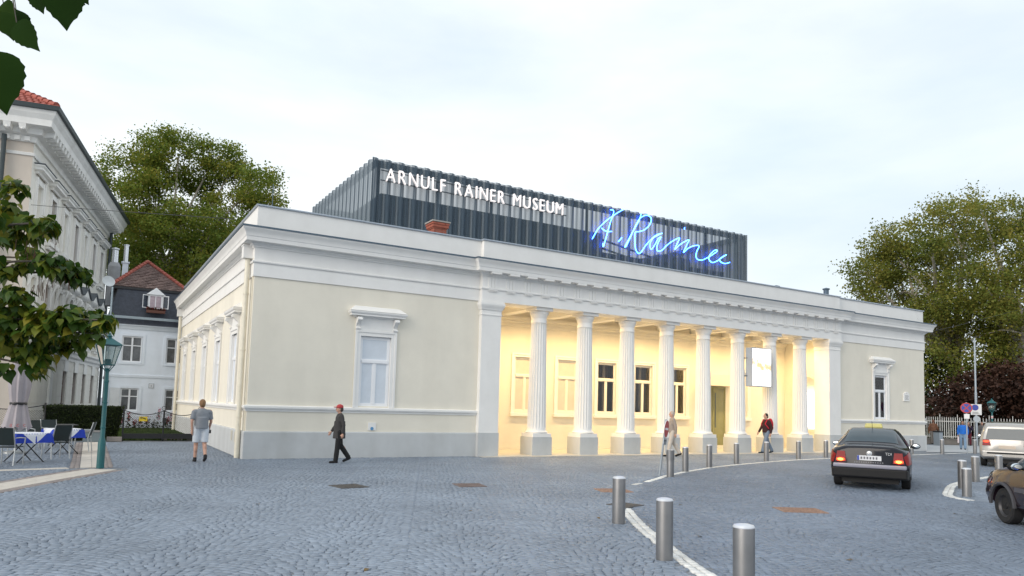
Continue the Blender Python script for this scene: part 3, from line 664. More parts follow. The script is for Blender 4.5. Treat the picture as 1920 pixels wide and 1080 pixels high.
for s_ in strokes:
    P = [at(1080+a/5.647, 370+b/5.647, y=BY0-0.16)-np.array([17.0, BY0-0.16, 9.4]) for a, b in s_]
    MB().tube(catmull(P, 5), 0.019, 6).build('neon_tube', nm, neon)
for (a, b) in ((300, 300), (560, 430), (660, 560), (900, 470), (1150, 540), (1290, 640), (1440, 640), (1590, 690), (780, 220)):
    P = at(1080+a/5.647, 370+b/5.647, y=BY0-0.16)-np.array([17.0, BY0-0.16, 9.4])
    MB().tube([P, P+np.array([0, 0.16, 0])], 0.012, 6).build('tube_support', fm, neon)
# ================================================================== cobblestones
# painted / inlaid white lines (polylines on the ground) and pale slab bands that replace cobbles
line_far = [(7.93, -8.58), (8.9, -7.95), (9.9, -7.30), (12.95, -5.78), (15.75, -4.81), (19.15, -3.88), (22.46, -3.35), (26.5, -2.80), (30.97, -2.36), (34.18, -2.03), (37.1, -1.59), (42.0, -0.6)]
line_near = [(4.32, -12.13), (3.33, -13.68), (2.53, -15.13), (2.0, -16.14), (1.62, -17.0), (1.1, -18.4)]
line_isl = [(12.6, -13.75), (12.95, -13.1), (14.25, -12.40), (16.15, -11.53), (18.7, -10.8), (20.54, -10.47), (23.5, -10.3)]
bands = [[(-5.8, -6.75), (-4.55, -4.25), (-3.62, -2.55)]]     # pale slab band, foot of the lamp post
def seg_dist(X, Y, pl):
    d = np.full(X.shape, 1e9)
    for (a, b) in zip(pl[:-1], pl[1:]):
        ax, ay = a; bx, by = b; L2 = (bx-ax)**2+(by-ay)**2
        t = np.clip(((X-ax)*(bx-ax)+(Y-ay)*(by-ay))/L2, 0, 1)
        d = np.minimum(d, np.hypot(X-ax-t*(bx-ax), Y-ay-t*(by-ay)))
    return d
def project(X, Y, Z=0.0):
    dx, dy, dz = X-CAM[0], Y-CAM[1], Z-CAM[2]
    zc = dx*_fw[0]+dy*_fw[1]+dz*_fw[2]
    u = 960+FPX*(dx*_r2[0]+dy*_r2[1]+dz*_r2[2])/zc; v = 540-FPX*(dx*_u2[0]+dy*_u2[1]+dz*_u2[2])/zc+SYPX
    return u, v, zc
rg = np.random.default_rng(3)
def arcs():
    # segmental arches: columns 1.5 m wide, rows 0.1 m apart, columns run roughly away from the camera
    P = []; chord, Rr, dy = 1.5, 1.12, 0.103
    th0 = math.asin(chord/2/Rr); n = 15; ang = R(-24)
    ca, sa = math.cos(ang), math.sin(ang)
    for c in range(-20, 34):
        off = rg.uniform(0, dy)
        for r in range(-60, 420):
            if c % 7 == 2:      # a straight-laid strip between the fans, as at the drainage line
                ths = None
                sf = rg.uniform(0.15, 0.85)*chord/n; xs = np.concatenate([[-chord/2], -chord/2+sf+np.arange(n-1)*chord/n, [chord/2]]); xs[1:-1] += rg.uniform(-0.02, 0.02, n-1)
                cx = (xs[:-1]+xs[1:])/2; wd = np.diff(xs); cy = np.full(n, r*dy+off); rot = np.zeros(n); ht = np.full(n, dy)
            else:
                sf = rg.uniform(0.15, 0.85)*2*th0/n; th = np.concatenate([[-th0], -th0+sf+np.arange(n-1)*2*th0/n, [th0]]); th[1:-1] += rg.uniform(-0.017, 0.017, n-1)
                tm = (th[:-1]+th[1:])/2; wd = np.diff(th)*Rr
                cx = Rr*np.sin(tm); cy = r*dy+off+Rr*np.cos(tm)-Rr; rot = -tm; ht = dy*np.cos(tm)
            x = c*chord+cx+rg.normal(0, 0.004, n); y = cy+rg.normal(0, 0.006, n)
            P.append(np.stack([x*ca-y*sa-2, x*sa+y*ca-19, wd, ht, rot+ang], 1))
    return np.concatenate(P)
S = arcs()
u, v, zc = project(S[:, 0], S[:, 1])
X, Y = S[:, 0], S[:, 1]
keep = (zc > 4.6) & (zc < 31) & (np.abs(u-960)*np.minimum(1, zc/4.6) < 960+170) & (v < 1270)
keep &= ~((X > -0.15) & (Y > -0.10)) & ~((X > 7.4) & (X < 27.8) & (Y > -0.75))
keep &= (Y < 8.6) & (seg_dist(X, Y, line_far) > 0.13) & (seg_dist(X, Y, line_near) > 0.155) & (seg_dist(X, Y, line_isl) > 0.15)
for b in bands: keep &= seg_dist(X, Y, b) > 0.55
keep &= ~((X < -3.37) & (X > -4.36) & (Y > -2.4))        # slab path to the garden
S = S[keep]; u, v, zc = project(S[:, 0], S[:, 1])
def stones(S, seed=1, gap=0.006, h=0.035, ztop=0.0, jit=0.007):
    r_ = np.random.default_rng(seed); n = len(S)
    w = S[:, 2]-gap*r_.gamma(1.6, 0.75, n); h_ = S[:, 3]-gap*r_.gamma(1.6, 0.75, n)
    c, s = np.cos(S[:, 4]+r_.normal(0, 0.03, n)), np.sin(S[:, 4]+r_.normal(0, 0.03, n))
    cor = np.array([(-.5, -.5), (.5, -.5), (.5, .5), (-.5, .5)])
    V = np.zeros((n, 12, 3)); zt = ztop+r_.normal(0, 0.0013, n); tx, ty = r_.normal(0, 0.006, n), r_.normal(0, 0.006, n)
    jx = r_.uniform(-jit, jit, (n, 4)); jy = r_.uniform(-jit, jit, (n, 4))
    for k in range(4):
        for lev, ins, dz in ((0, 1.0, -h), (1, 1.0, -0.0045), (2, 0.955, 0.0)):
            lx = (cor[k, 0]*w+jx[:, k])*ins; ly = (cor[k, 1]*h_+jy[:, k])*ins
            V[:, lev*4+k, 0] = S[:, 0]+lx*c-ly*s; V[:, lev*4+k, 1] = S[:, 1]+lx*s+ly*c
            V[:, lev*4+k, 2] = zt+dz+(lx*tx+ly*ty if lev else 0)
    F = []
    for lev in (0, 1):
        for k in range(4): F.append((lev*4+k, lev*4+(k+1) % 4, lev*4+4+(k+1) % 4, lev*4+4+k))
    F.append((8, 9, 10, 11))
    return V, np.array(F)
def stones_flat(S, seed=1, **k):
    V, F = stones(S, seed, **k); W = np.concatenate([V[:, 0:4], V[:, 8:12]], 1)
    return W, np.array([(0, 1, 5, 4), (1, 2, 6, 5), (2, 3, 7, 6), (3, 0, 4, 7), (4, 5, 6, 7)])
def np_mesh(name, V, F, mat, smooth=False):
    n, k = V.shape[0], V.shape[1]; me = bpy.data.meshes.new(name); nf = F.shape[0]; fv = F.shape[1]
    me.vertices.add(n*k); me.vertices.foreach_set('co', V.reshape(-1).astype(np.float32))
    idx = (F[None, :, :]+(np.arange(n)*k)[:, None, None]).reshape(-1)
    me.loops.add(n*nf*fv); me.loops.foreach_set('vertex_index', idx.astype(np.int32))
    me.polygons.add(n*nf); me.polygons.foreach_set('loop_start', (np.arange(n*nf)*fv).astype(np.int32)); 
    try: me.polygons.foreach_set('loop_total', np.full(n*nf, fv, np.int32))
    except Exception: pass
    me.update(calc_edges=True); me.validate(); me.materials.append(mat)
    if smooth: me.shade_smooth()
    return me
def linkmesh(name, me, parent=None):
    o = bpy.data.objects.new(name, me); col.objects.link(o); o.parent = parent; return o
cob = bpy.data.materials.new('granite_cobble'); cob.use_nodes = True
def _c(matr, base, isl):
    t = matr.node_tree; b = t.nodes['Principled BSDF']; l = t.links.new
    ge = t.nodes.new('ShaderNodeNewGeometry'); mr = t.nodes.new('ShaderNodeMapRange'); mr.inputs['To Min'].default_value = 1-isl; mr.inputs['To Max'].default_value = 1+isl
    oi = t.nodes.new('ShaderNodeObjectInfo'); fr = t.nodes.new('ShaderNodeMath'); fr.operation = 'ADD'; f2 = t.nodes.new('ShaderNodeMath'); f2.operation = 'FRACT'
    l(ge.outputs['Random Per Island'], fr.inputs[0]); l(oi.outputs['Random'], fr.inputs[1]); l(fr.outputs[0], f2.inputs[0]); l(f2.outputs[0], mr.inputs['Value'])
    nz = t.nodes.new('ShaderNodeTexNoise'); nz.inputs['Scale'].default_value = 0.45; nz.inputs['Detail'].default_value = 8; l(ge.outputs['Position'], nz.inputs['Vector'])
    rp = t.nodes.new('ShaderNodeValToRGB'); rp.color_ramp.elements[0].position = 0.3; rp.color_ramp.elements[1].position = 0.72
    rp.color_ramp.elements[0].color = (*[x*0.84 for x in base], 1); rp.color_ramp.elements[1].color = (*[min(1, x*1.13) for x in base], 1); l(nz.outputs['Fac'], rp.inputs['Fac'])
    mu = t.nodes.new('ShaderNodeMixRGB'); mu.blend_type = 'MULTIPLY'; mu.inputs['Fac'].default_value = 1; l(rp.outputs['Color'], mu.inputs['Color1']); l(mr.outputs['Result'], mu.inputs['Color2'])
    n2 = t.nodes.new('ShaderNodeTexNoise'); n2.inputs['Scale'].default_value = 130; n2.inputs['Detail'].default_value = 3; l(ge.outputs['Position'], n2.inputs['Vector'])
    m2 = t.nodes.new('ShaderNodeMapRange'); m2.inputs['From Min'].default_value = 0.3; m2.inputs['From Max'].default_value = 0.7; m2.inputs['To Min'].default_value = 0.86; m2.inputs['To Max'].default_value = 1.14; l(n2.outputs['Fac'], m2.inputs['Value'])
    mv = t.nodes.new('ShaderNodeMixRGB'); mv.blend_type = 'MULTIPLY'; mv.inputs['Fac'].default_value = 1; l(mu.outputs['Color'], mv.inputs['Color1']); l(m2.outputs['Result'], mv.inputs['Color2'])
    l(mv.outputs['Color'], b.inputs['Base Color']); b.inputs['Roughness'].default_value = 0.55; b.inputs['Specular IOR Level'].default_value = 0.45
    bp = t.nodes.new('ShaderNodeBump'); bp.inputs['Strength'].default_value = 0.25; bp.inputs['Distance'].default_value = 0.01; l(n2.outputs['Fac'], bp.inputs['Height']); l(bp.outputs['Normal'], b.inputs['Normal'])
_c(cob, (0.205, 0.245, 0.305), 0.13)
wst = bpy.data.materials.new('white_cobble'); wst.use_nodes = True; _c(wst, (0.66, 0.66, 0.64), 0.14)
brn = bpy.data.materials.new('brown_cobble'); brn.use_nodes = True; _c(brn, (0.27, 0.235, 0.225), 0.15)
slab = pmat('pale_slab', (0.55, 0.51, 0.46), 0.75, var=0.1, scale=3, bump=0.2, island=0.08)
inv = (u > 10) & (u < 1910) & (v < 1078); score = np.where(inv, v, -1e9)
order = np.argsort(-score); big = order[:300]; rest = order[300:]
rcob = bpy.data.materials.new('granite_road_sett'); rcob.use_nodes = True; _c(rcob, (0.160, 0.198, 0.258), 0.13)
_re = np.array(road_edge); isroad = S[:, 0] > np.interp(S[:, 1], _re[:, 1], _re[:, 0])
inisl = (S[:, 0] > 12.6) & (S[:, 1] < np.interp(S[:, 0], [p[0] for p in line_isl], [p[1] for p in line_isl]))
isroad &= ~inisl
nearm = np.zeros(len(S), bool); nearm[rest] = True
for sel, mt, nm, par in ((~isroad, cob, 'cobbles', ground), (isroad, rcob, 'road_setts', rd)):
    for near_ in (True, False):
        idx = np.where(nearm & sel & ((zc < 14) == near_))[0]
        if len(idx) == 0: continue
        V, F = (stones if near_ else stones_flat)(S[idx], 1); tag(linkmesh(nm, np_mesh(nm, V, F, mt), par), kind='stuff')
V, F = stones(S[big], 2)
for k in range(len(big)):
    c = V[k, :, :].mean(0); c[2] = 0
    rr = isroad[big[k]]; me = np_mesh('cobblestone', V[k:k+1]-c, F, rcob if rr else cob); o = linkmesh('cobblestone', me, rd if rr else ground); o.location = c
# white lines: rows of pale stones
def line_stones(pl, rows, size=0.105):
    out_ = []
    for (a, b) in zip(pl[:-1], pl[1:]):
        a, b = np.array(a), np.array(b); L = np.linalg.norm(b-a); d = (b-a)/L; n = np.array([-d[1], d[0]]); m_ = max(1, int(L/size))
        for i in range(m_):
            for r in range(rows):
                p = a+d*(i+0.5)*L/m_+n*(r-(rows-1)/2)*size; out_.append((p[0], p[1], L/m_, size, math.atan2(d[1], d[0])))
    return np.array(out_)
for pl, rows in ((catmull([(*p, 0) for p in line_near], 3), 2), (catmull([(*p, 0) for p in line_isl], 3), 2), (catmull([(*p, 0) for p in line_far], 3), 1)):
    V, F = stones(line_stones([(p.x, p.y) for p in pl], rows, 0.105 if rows == 2 else 0.14), 5, gap=0.008, ztop=0.002)
    near = rows == 2
    uu, vv, zz = project(V[:, 0, 0], V[:, 0, 1])
    sep = (zz < 15) & (vv < 1085) & (uu < 1925)
    if sep.any():
        for k in np.where(sep)[0]:
            c = V[k].mean(0); c[2] = 0; o = linkmesh('marking_stone', np_mesh('marking_stone', V[k:k+1]-c, F, wst), ground); o.location = c
    if (~sep).any(): tag(linkmesh('marking_stones', np_mesh('marking_stones', V[~sep], F, wst), ground), kind='stuff')
# small patches of white sealing round a bollard and the worn dash
for (cx, cy, w_, h_, a_) in ((7.3, -8.95, 0.5, 0.16, 0.5),):
    V, F = stones(line_stones([(cx-w_/2*math.cos(a_), cy-w_/2*math.sin(a_)), (cx+w_/2*math.cos(a_), cy+w_/2*math.sin(a_))], 1, 0.13), 6, ztop=0.002)
    tag(linkmesh('marking_stones', np_mesh('marking_stones', V, F, wst), ground), kind='stuff')
# slab bands with brown cobble edging
def slabs(a, b, width, n, parent=ground, edge=True):
    a, b = np.array(a), np.array(b); L = np.linalg.norm(b-a); d = (b-a)/L; nn = np.array([-d[1], d[0]]); rz = math.atan2(d[1], d[0])
    for i in range(n):
        p = a+d*(i+0.5)*L/n; l_ = L/n-0.012
        for (s_, wf) in ((-1, 0.5), (1, 0.5)):
            q = p+nn*s_*width/4
            MB().box(-l_/2, l_/2, -width/4+0.005, width/4-0.005, -0.03, 0.004+rnd.uniform(-0.0015, 0.0015)).build('paving_slab', slab, parent, (q[0], q[1], 0), rz)
    if edge:
        es = []
        for s_ in (-1, 1):
            for r in range(2):
                for i in range(int(L/0.1)):
                    p = a+d*(i+0.5)*0.1+nn*s_*(width/2+0.055+0.1*r); es.append((p[0], p[1], 0.1, 0.1, rz))
        V, F = stones(np.array(es), 9); tag(linkmesh('edging_stones', np_mesh('edging_stones', V, F, brn), parent), kind='stuff')
slabs((-5.8, -6.75), (-4.60, -4.35), 0.62, 5); slabs((-4.60, -4.35), (-3.62, -2.62), 0.62, 4)
slabs((-3.86, -2.1), (-3.86, 8.6), 0.50, 18)
slabs((-7.0, -2.75), (-4.35, -2.15), 0.34, 5, edge=False)
# manhole covers and gratings
iron = pmat('cast_iron', (0.10, 0.095, 0.09), 0.6, 0.3, var=0.3, scale=12, bump=0.5, bscale=50)
rust = pmat('rusty_iron', (0.30, 0.19, 0.14), 0.75, 0.1, var=0.25, scale=9, bump=0.5, bscale=50)
def cover(u, v, w, d, rz, mt, label, slots=8):
    P = at(u, v, z=0); e = empty('manhole_cover', (P[0], P[1], 0), rz); tag(e, label, 'manhole cover')
    m = MB(); t = 0.04
    m.box(-w/2, w/2, -d/2, -d/2+t, -0.03, 0.012); m.box(-w/2, w/2, d/2-t, d/2, -0.03, 0.012); m.box(-w/2, -w/2+t, -d/2+t, d/2-t, -0.03, 0.012); m.box(w/2-t, w/2, -d/2+t, d/2-t, -0.03, 0.012)
    m.build('frame', mt, e)
    p = MB(); p.box(-w/2+t+0.004, w/2-t-0.004, -d/2+t+0.004, d/2-t-0.004, -0.03, 0.005); p.build('plate', mt, e)
    for k in range(slots):
        xx = -w/2+t+0.03+(w-2*t-0.06)*(k+0.5)/slots
        MB().box(xx-0.012, xx+0.012, -d/2+t+0.03, d/2-t-0.03, 0.0055, 0.013).build('rib', mt, e)
cover(654, 912, 0.62, 0.62, 0.15, iron, 'dark square iron cover in the paving in front of the left window', 8)
cover(880, 910, 0.62, 0.62, -0.2, pmat('iron_brown', (0.17, 0.13, 0.12), 0.7, 0.2, var=0.2), 'brownish iron cover in the paving before the left pilaster', 8)
cover(1150, 920, 0.70, 0.62, -0.35, rust, 'rusty orange iron cover behind the bollards', 9)
cover(1172, 947, 0.5, 0.5, 0.3, iron, 'dark drain cover at the start of the straight white stone line', 6)
cover(1500, 957, 0.80, 0.62, -0.55, rust, 'pinkish ribbed iron grating in the roadway', 12)
# ================================================================== left: tall ornate building
TH = math.atan2(0.986, 0.166)
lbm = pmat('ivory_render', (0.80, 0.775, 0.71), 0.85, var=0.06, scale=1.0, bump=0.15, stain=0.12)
lbf = pmat('ivory_render_pinkish_light', (0.60, 0.53, 0.46), 0.85, var=0.05, scale=1.0, bump=0.15, stain=0.10)  # front wall: its different light put into a darker pinkish colour
lbt = pmat('ivory_trim', (0.84, 0.83, 0.80), 0.8, var=0.06, scale=2, bump=0.15, stain=0.12)
rwood = pmat('red_brown_window', (0.13, 0.035, 0.03), 0.5, var=0.2)
dglass = pmat('dark_glass', (0.03, 0.035, 0.04), 0.08, var=0.3, spec=0.7)
slate = pmat('slate_cap', (0.10, 0.115, 0.13), 0.6, var=0.2)
dkgreen = pmat('dark_pipe', (0.05, 0.065, 0.07), 0.5, 0.2)
S0, S1, HT = -3.5, 13.2, 11.3
town = empty('town_house', (-6.37, 23.37, -0.525), TH); town.scale = (1.3, 1.3, 1.3); tag(town, 'tall ivory three-storey building with ornate window hoods and bracketed cornice', 'building')
axes = [-2.3+2.25*k for k in range(7)]; blindset = {0, 2, 4}
tops = [(s-0.42, s+0.42, 7.95, 9.75) for s in axes]; mids = [(s-0.42, s+0.42, 4.35, 6.2) for s in axes]
lows = [(s-0.36, s+0.36, 1.25, 2.8) for s in axes if s > 3]
MB().wall(S0, S1, 0.0, HT, tops+mids+lows, 0.32).build('wall', lbm, town)
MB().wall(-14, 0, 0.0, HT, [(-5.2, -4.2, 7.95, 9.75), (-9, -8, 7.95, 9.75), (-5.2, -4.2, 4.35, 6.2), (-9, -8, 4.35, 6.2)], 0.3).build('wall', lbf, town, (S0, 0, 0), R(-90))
MB().wall(-14, 0, 0, HT, [], 0.2).build('wall', lbm, town, (S1, 14, 0), R(90)).location = (S1, 14, 0)
MB().box(S0+0.4, S1-0.4, 0.6, 13.5, 0, HT-0.2).build('interior_core', darkroom, town)
for k, s in enumerate(axes):
    for (z0, z1, lvl) in ((7.95, 9.75, 1), (4.35, 6.2, 0)):
        h = z1-z0; m = MB()
        if k in blindset:   # walled-up window
            m.box(-0.412, 0.412, 0.16, 0.30, 0.004, h-0.004); f = m.build('blind_window', lbt, town, (s, 0, z0))
        else:
            m.box(-0.412, -0.36, 0.10, 0.16, 0.004, h-0.006); m.box(0.36, 0.412, 0.10, 0.16, 0.004, h-0.006); m.box(-0.36, 0.36, 0.10, 0.16, h-0.06, h-0.006); m.box(-0.36, 0.36, 0.10, 0.16, 0, 0.06)
            m.box(-0.04, 0.04, 0.085, 0.15, 0.06, h*0.64); m.box(-0.36, 0.36, 0.08, 0.155, h*0.64, h*0.64+0.08)
            f = m.build('window', rwood, town, (s, 0, z0))
            MB().box(-0.36, 0.36, 0.155, 0.165, 0.06, h-0.06).build('pane', dglass, f)
        t = MB(); e = 0.2
        for (a, b, y) in ((0.416, 0.42+e, -0.06), (0.42+e*0.55, 0.424+e, -0.10)):
            t.box(-b, -a, y, 0.02, -0.02, h+e*(1 if y == -0.06 else 1)); t.box(a, b, y, 0.02, -0.02, h+e)
        t.box(-0.416, 0.416, -0.058, 0.02, h-0.004, h+e-0.003)
        t.box(-0.75, 0.75, -0.20, 0.0, -0.22, -0.06); t.box(-0.68, 0.68, -0.13, 0.0, -0.34, -0.221)
        t.build('surround', lbt, f)
        if lvl:
            MB().sweep([(-0.66, 0.0), (-0.66, -0.06), (0.66, -0.06), (0.66, 0.0)], [(0, h+0.30), (0.06, h+0.30), (0.09, h+0.38), (0.22, h+0.42), (0.22, h+0.50), (0.28, h+0.56), (0.28, h+0.60), (0, h+0.62)]).build('hood', lbt, f)
            MB().box(-0.96, 0.96, -0.36, 0.0, h+0.622, h+0.65).build('hood_cap', slate, f)
        else:
            MB().sweep([(-0.66, 0.0), (-0.66, -0.06), (0.66, -0.06), (0.66, 0.0)], [(0, h+0.25), (0.08, h+0.25), (0.20, h+0.33), (0.24, h+0.40), (0, h+0.41)]).build('hood', lbt, f)
            MB().add([(-0.85, -0.28, h+0.42), (0.85, -0.28, h+0.42), (0, -0.28, h+0.86), (-0.85, 0, h+0.42), (0.85, 0, h+0.42), (0, 0, h+0.86)], [(0, 1, 2), (3, 5, 4), (0, 3, 4, 1)]).build('pediment', lbt, f)
            MB().hexa([(-0.95, -0.36, h+0.425), (-0.90, -0.36, h+0.40), (-0.90, 0.02, h+0.40), (-0.95, 0.02, h+0.425), (0.0, -0.36, h+0.93), (0.0, -0.36, h+0.87), (0.0, 0.02, h+0.87), (0.0, 0.02, h+0.93)]).build('pediment_cap', slate, f)
            MB().hexa([(0.95, -0.36, h+0.425), (0.90, -0.36, h+0.40), (0.90, 0.02, h+0.40), (0.95, 0.02, h+0.425), (0.001, -0.36, h+0.93), (0.001, -0.36, h+0.87), (0.001, 0.02, h+0.87), (0.001, 0.02, h+0.93)]).build('pediment_cap', slate, f)
            orn = MB()                # stucco garland between window head and pediment
            for q in range(16):
                a = rnd.uniform(-0.55, 0.55); orn.ell((a, -0.08, h+0.10+rnd.uniform(-0.12, 0.16)), (rnd.uniform(0.05, 0.12), 0.07, rnd.uniform(0.04, 0.09)), 7, 5)
            for sx in (-1, 1): orn.tube([(sx*0.75, -0.03, h+0.25), (sx*0.78, -0.16, h+0.1), (sx*0.72, -0.10, h-0.15), (sx*0.74, -0.05, h-0.45)], [0.08, 0.1, 0.07, 0.03], 8)
            tag(orn.build('stucco_ornament', lbt, f, smooth=True), kind='stuff')
for s in axes:
    if s <= 3: continue
    m = MB(); h = 1.55; m.box(-0.352, -0.30, 0.10, 0.16, 0.004, h-0.006); m.box(0.30, 0.352, 0.10, 0.16, 0.004, h-0.006); m.box(-0.04, 0.04, 0.09, 0.155, 0, h); m.box(-0.30, 0.30, 0.10, 0.16, h-0.06, h); m.box(-0.30, 0.30, 0.09, 0.16, h*0.55, h*0.55+0.07)
    f = m.build('window', rwood, town, (s, 0, 1.25)); MB().box(-0.30, 0.30, 0.16, 0.17, 0, h-0.06).build('pane', dglass, f)
    MB().box(-0.42, 0.42, -0.07, 0.02, h, h+0.50).build('keystone_panel', lbt, f)
# ground floor ashlar courses and pilaster
prev = [S0]+[s for s in axes if s > 3]+[S1]
for j in range(9):
    z = 0.42+0.30*j
    xs = [S0+0.02]
    for s in axes:
        if s > 3 and 1.0 < z < 3.1: xs += [s-0.44, s+0.44]
    xs.append(S1-0.02)
    for a, b in zip(xs[0::2], xs[1::2]):
        n = max(1, round((b-a)/1.1)); off = 0
        for i in range(n):
            MB().box(a+(b-a)*i/n+0.012, a+(b-a)*(i+1)/n-0.012, -0.025, 0.0, z+0.012, z+0.288).build('ashlar_block', lbm, town)
MB().box(1.35, 1.85, -0.10, 0.0, 0.4, 3.30).build('pilaster', lbt, town)
MB().sweep([(S0, 0.3), (S0, 0), (S1, 0)], [(0, 0), (0.14, 0), (0.14, 1.18), (0.08, 1.25), (0, 1.25)]).build('base_course', pmat('base_stone', (0.48, 0.44, 0.37), 0.85, stain=0.2), town) if False else MB().sweep([(S0, 6), (S0, 0), (S1, 0)], [(0, 0), (0.10, 0), (0.10, 0.34), (0.05, 0.40), (0, 0.40)]).build('base_course', pmat('base_stone', (0.48, 0.44, 0.37), 0.85, stain=0.2), town)
pf = [(S0, 13), (S0, 0), (S1, 0), (S1, 13)]
MB().sweep(pf, [(0, 3.30), (0.06, 3.30), (0.08, 3.42), (0.18, 3.50), (0.20, 3.62), (0.30, 3.70), (0.30, 3.78), (0, 3.86)]).build('string_course', lbt, town)
MB().sweep(pf, [(0, 10.55), (0.05, 10.55), (0.07, 10.64), (0, 10.68)]).build('string_course', lbt, town)
MB().sweep(pf, [(0, 11.05), (0.08, 11.05), (0.10, 11.25), (0.30, 11.30), (0.32, 11.50), (0.66, 11.55), (0.68, 11.78), (0.78, 11.95), (0.82, 12.1), (0, 12.15)]).build('cornice', lbt, town)
MB().sweep(pf, [(0.82, 12.101), (0.92, 12.11), (0.95, 12.26), (0.90, 12.26), (0.86, 12.16), (0.82, 12.16)]).build('gutter', dkgreen, town)
md = MB(); md.hexa([(-0.10, -0.62, 11.36), (0.10, -0.62, 11.36), (0.10, -0.28, 11.30), (-0.10, -0.28, 11.30), (-0.12, -0.66, 11.545), (0.12, -0.66, 11.545), (0.12, -0.25, 11.545), (-0.12, -0.25, 11.545)])
md.ell((0, -0.58, 11.37), (0.07, 0.07, 0.06), 8, 6)
mo = None; n = int((S1-S0)/0.46)
for k in range(n+1):
    x = S0+0.1+(S1-S0-0.2)*k/n
    mo = md.build('modillion', lbt, town, (x, 0, 0)) if mo is None else inst(mo, town, (x, 0, 0))
for k in range(16): inst(mo, town, (S0, 0.25+0.48*k, 0), R(-90))
for k in range(20):
    MB().box(S0-0.17, S0-0.09, 0.1+0.32*k, 0.27+0.32*k, 11.07, 11.24).build('dentil', lbt, town)
MB().sweep([(S0+0.45, -0.13), (S0+0.45, -0.13)], [(0, 0)]) if False else None
MB().tube([(S0-0.16, 0.9, 0.0), (S0-0.16, 0.9, 11.2)], 0.085, 10).build('downpipe', dkgreen, town, smooth=True)
MB().tube([(S1-0.25, -0.16, 0.0), (S1-0.25, -0.16, 11.9)], 0.085, 10).build('downpipe', dkgreen, town, smooth=True)
MB().sweep([(S0, 6.5), (S0, 3.0)], [(0, 10.0), (0.1, 10.0), (0.25, 10.2), (0.3, 10.35), (0, 10.4)]).build('hood', lbt, town)
tile = pmat('red_tile', (0.34, 0.095, 0.07), 0.8, var=0.25, scale=6, island=0.12)
e0 = 0.9; rf = MB()
rf.add([(S0-e0, -e0, 12.2), (S1+e0, -e0, 12.2), (S1+e0, 15, 12.2), (S0-e0, 15, 12.2), (S0+6.5, 6.9, 16.6), (S1-6.5, 6.9, 16.6)], [(0, 1, 5, 4), (1, 2, 5), (2, 3, 4, 5), (3, 0, 4)])
rf = rf.build('roof', tile, town)
# rows of clay tiles on the hip that shows, and the ridge tiles of the hip
A_ = Vector((S0-e0, -e0, 12.2)); B_ = Vector((S0-e0, 15, 12.2)); Cc = Vector((S0+6.5, 6.9, 16.6))
tl = MB(); nrm_ = (B_-A_).cross(Cc-A_).normalized(); nrm_ = -nrm_ if nrm_.z < 0 else nrm_
tl.add([(-0.10, 0, 0.03), (0.10, 0, 0.03), (0.10, 0.40, 0.0), (-0.10, 0.40, 0.0), (-0.05, 0, 0.07), (0.05, 0, 0.07), (0.05, 0.40, 0.045), (-0.05, 0.40, 0.045)], [(0, 4, 7, 3), (4, 5, 6, 7), (5, 1, 2, 6), (0, 1, 5, 4)])
to = None; yd = (Cc-(A_+B_)/2).normalized(); xd = yd.cross(nrm_)
for r in range(9):
    a = A_+(Cc-A_)*(r*0.36/ (Cc-(A_+B_)/2).length); wdt = 0
    nx = 20
    for i in range(nx):
        p = a+(B_-A_).normalized()*(0.12+0.21*i)
        if to is None: to = tl.build('roof_tile', tile, rf)
        else: to = inst(to, rf)
        to.matrix_local = Matrix(((xd.x, yd.x, nrm_.x, p.x), (xd.y, yd.y, nrm_.y, p.y), (xd.z, yd.z, nrm_.z, p.z+0.01), (0, 0, 0, 1)))
hd = (Cc-A_).normalized()
for i in range(14):
    p = A_+hd*(0.15+0.36*i); q = p+hd*0.42; MB().tube([p+Vector((0, 0, 0.07)), q+Vector((0, 0, 0.04))], [0.13, 0.10], 8).build('ridge_tile', tile, rf, smooth=True)
# iron wall lantern on a bracket
P0 = at_d(62, 716, 41.5)
wl = empty('wall_lantern', tuple(P0)); wl.rotation_euler = (0, 0, TH); wl.scale = (1.3, 1.3, 1.3); tag(wl, 'black iron wall lantern on a triangular bracket on the ivory building', 'lantern')
# ================================================================== small white house with mansard roof
HY = 21.2
hs = empty('white_house', (-3.33, HY, 0)); tag(hs, 'small white house with dark slate mansard and a dormer window with open casements', 'house')
hw_m = pmat('house_white', (0.79, 0.84, 0.91), 0.85, var=0.04, scale=1.2, bump=0.12, stain=0.08)
ho = [(0.63, 1.61, 3.55, 4.95), (2.77, 3.75, 3.55, 4.95), (0.71, 1.59, 0.95, 2.16), (2.85, 3.75, 0.95, 2.16), (5.2, 6.2, 3.55, 4.95), (5.2, 6.2, 0.95, 2.16)]
MB().wall(0, 8, 0, 5.55, ho, 0.25).build('wall', hw_m, hs)
MB().wall(-8, 0, 0, 5.55, [], 0.2).build('wall', hw_m, hs, (0, 0, 0), R(-90))
MB().box(0.1, 7.9, 0.5, 7.8, 0, 5.5).build('interior_core', darkroom, hs)
MB().sweep([(0, 8), (0, 0), (8, 0)], [(0, 2.74), (0.04, 2.74), (0.05, 2.86), (0, 2.88)]).build('string_course', hw_m, hs)
MB().sweep([(0, 8), (0, 0), (8, 0)], [(0, 5.30), (0.05, 5.32), (0.12, 5.45), (0.22, 5.52), (0.22, 5.56), (0, 5.56)]).build('eaves_moulding', hw_m, hs)
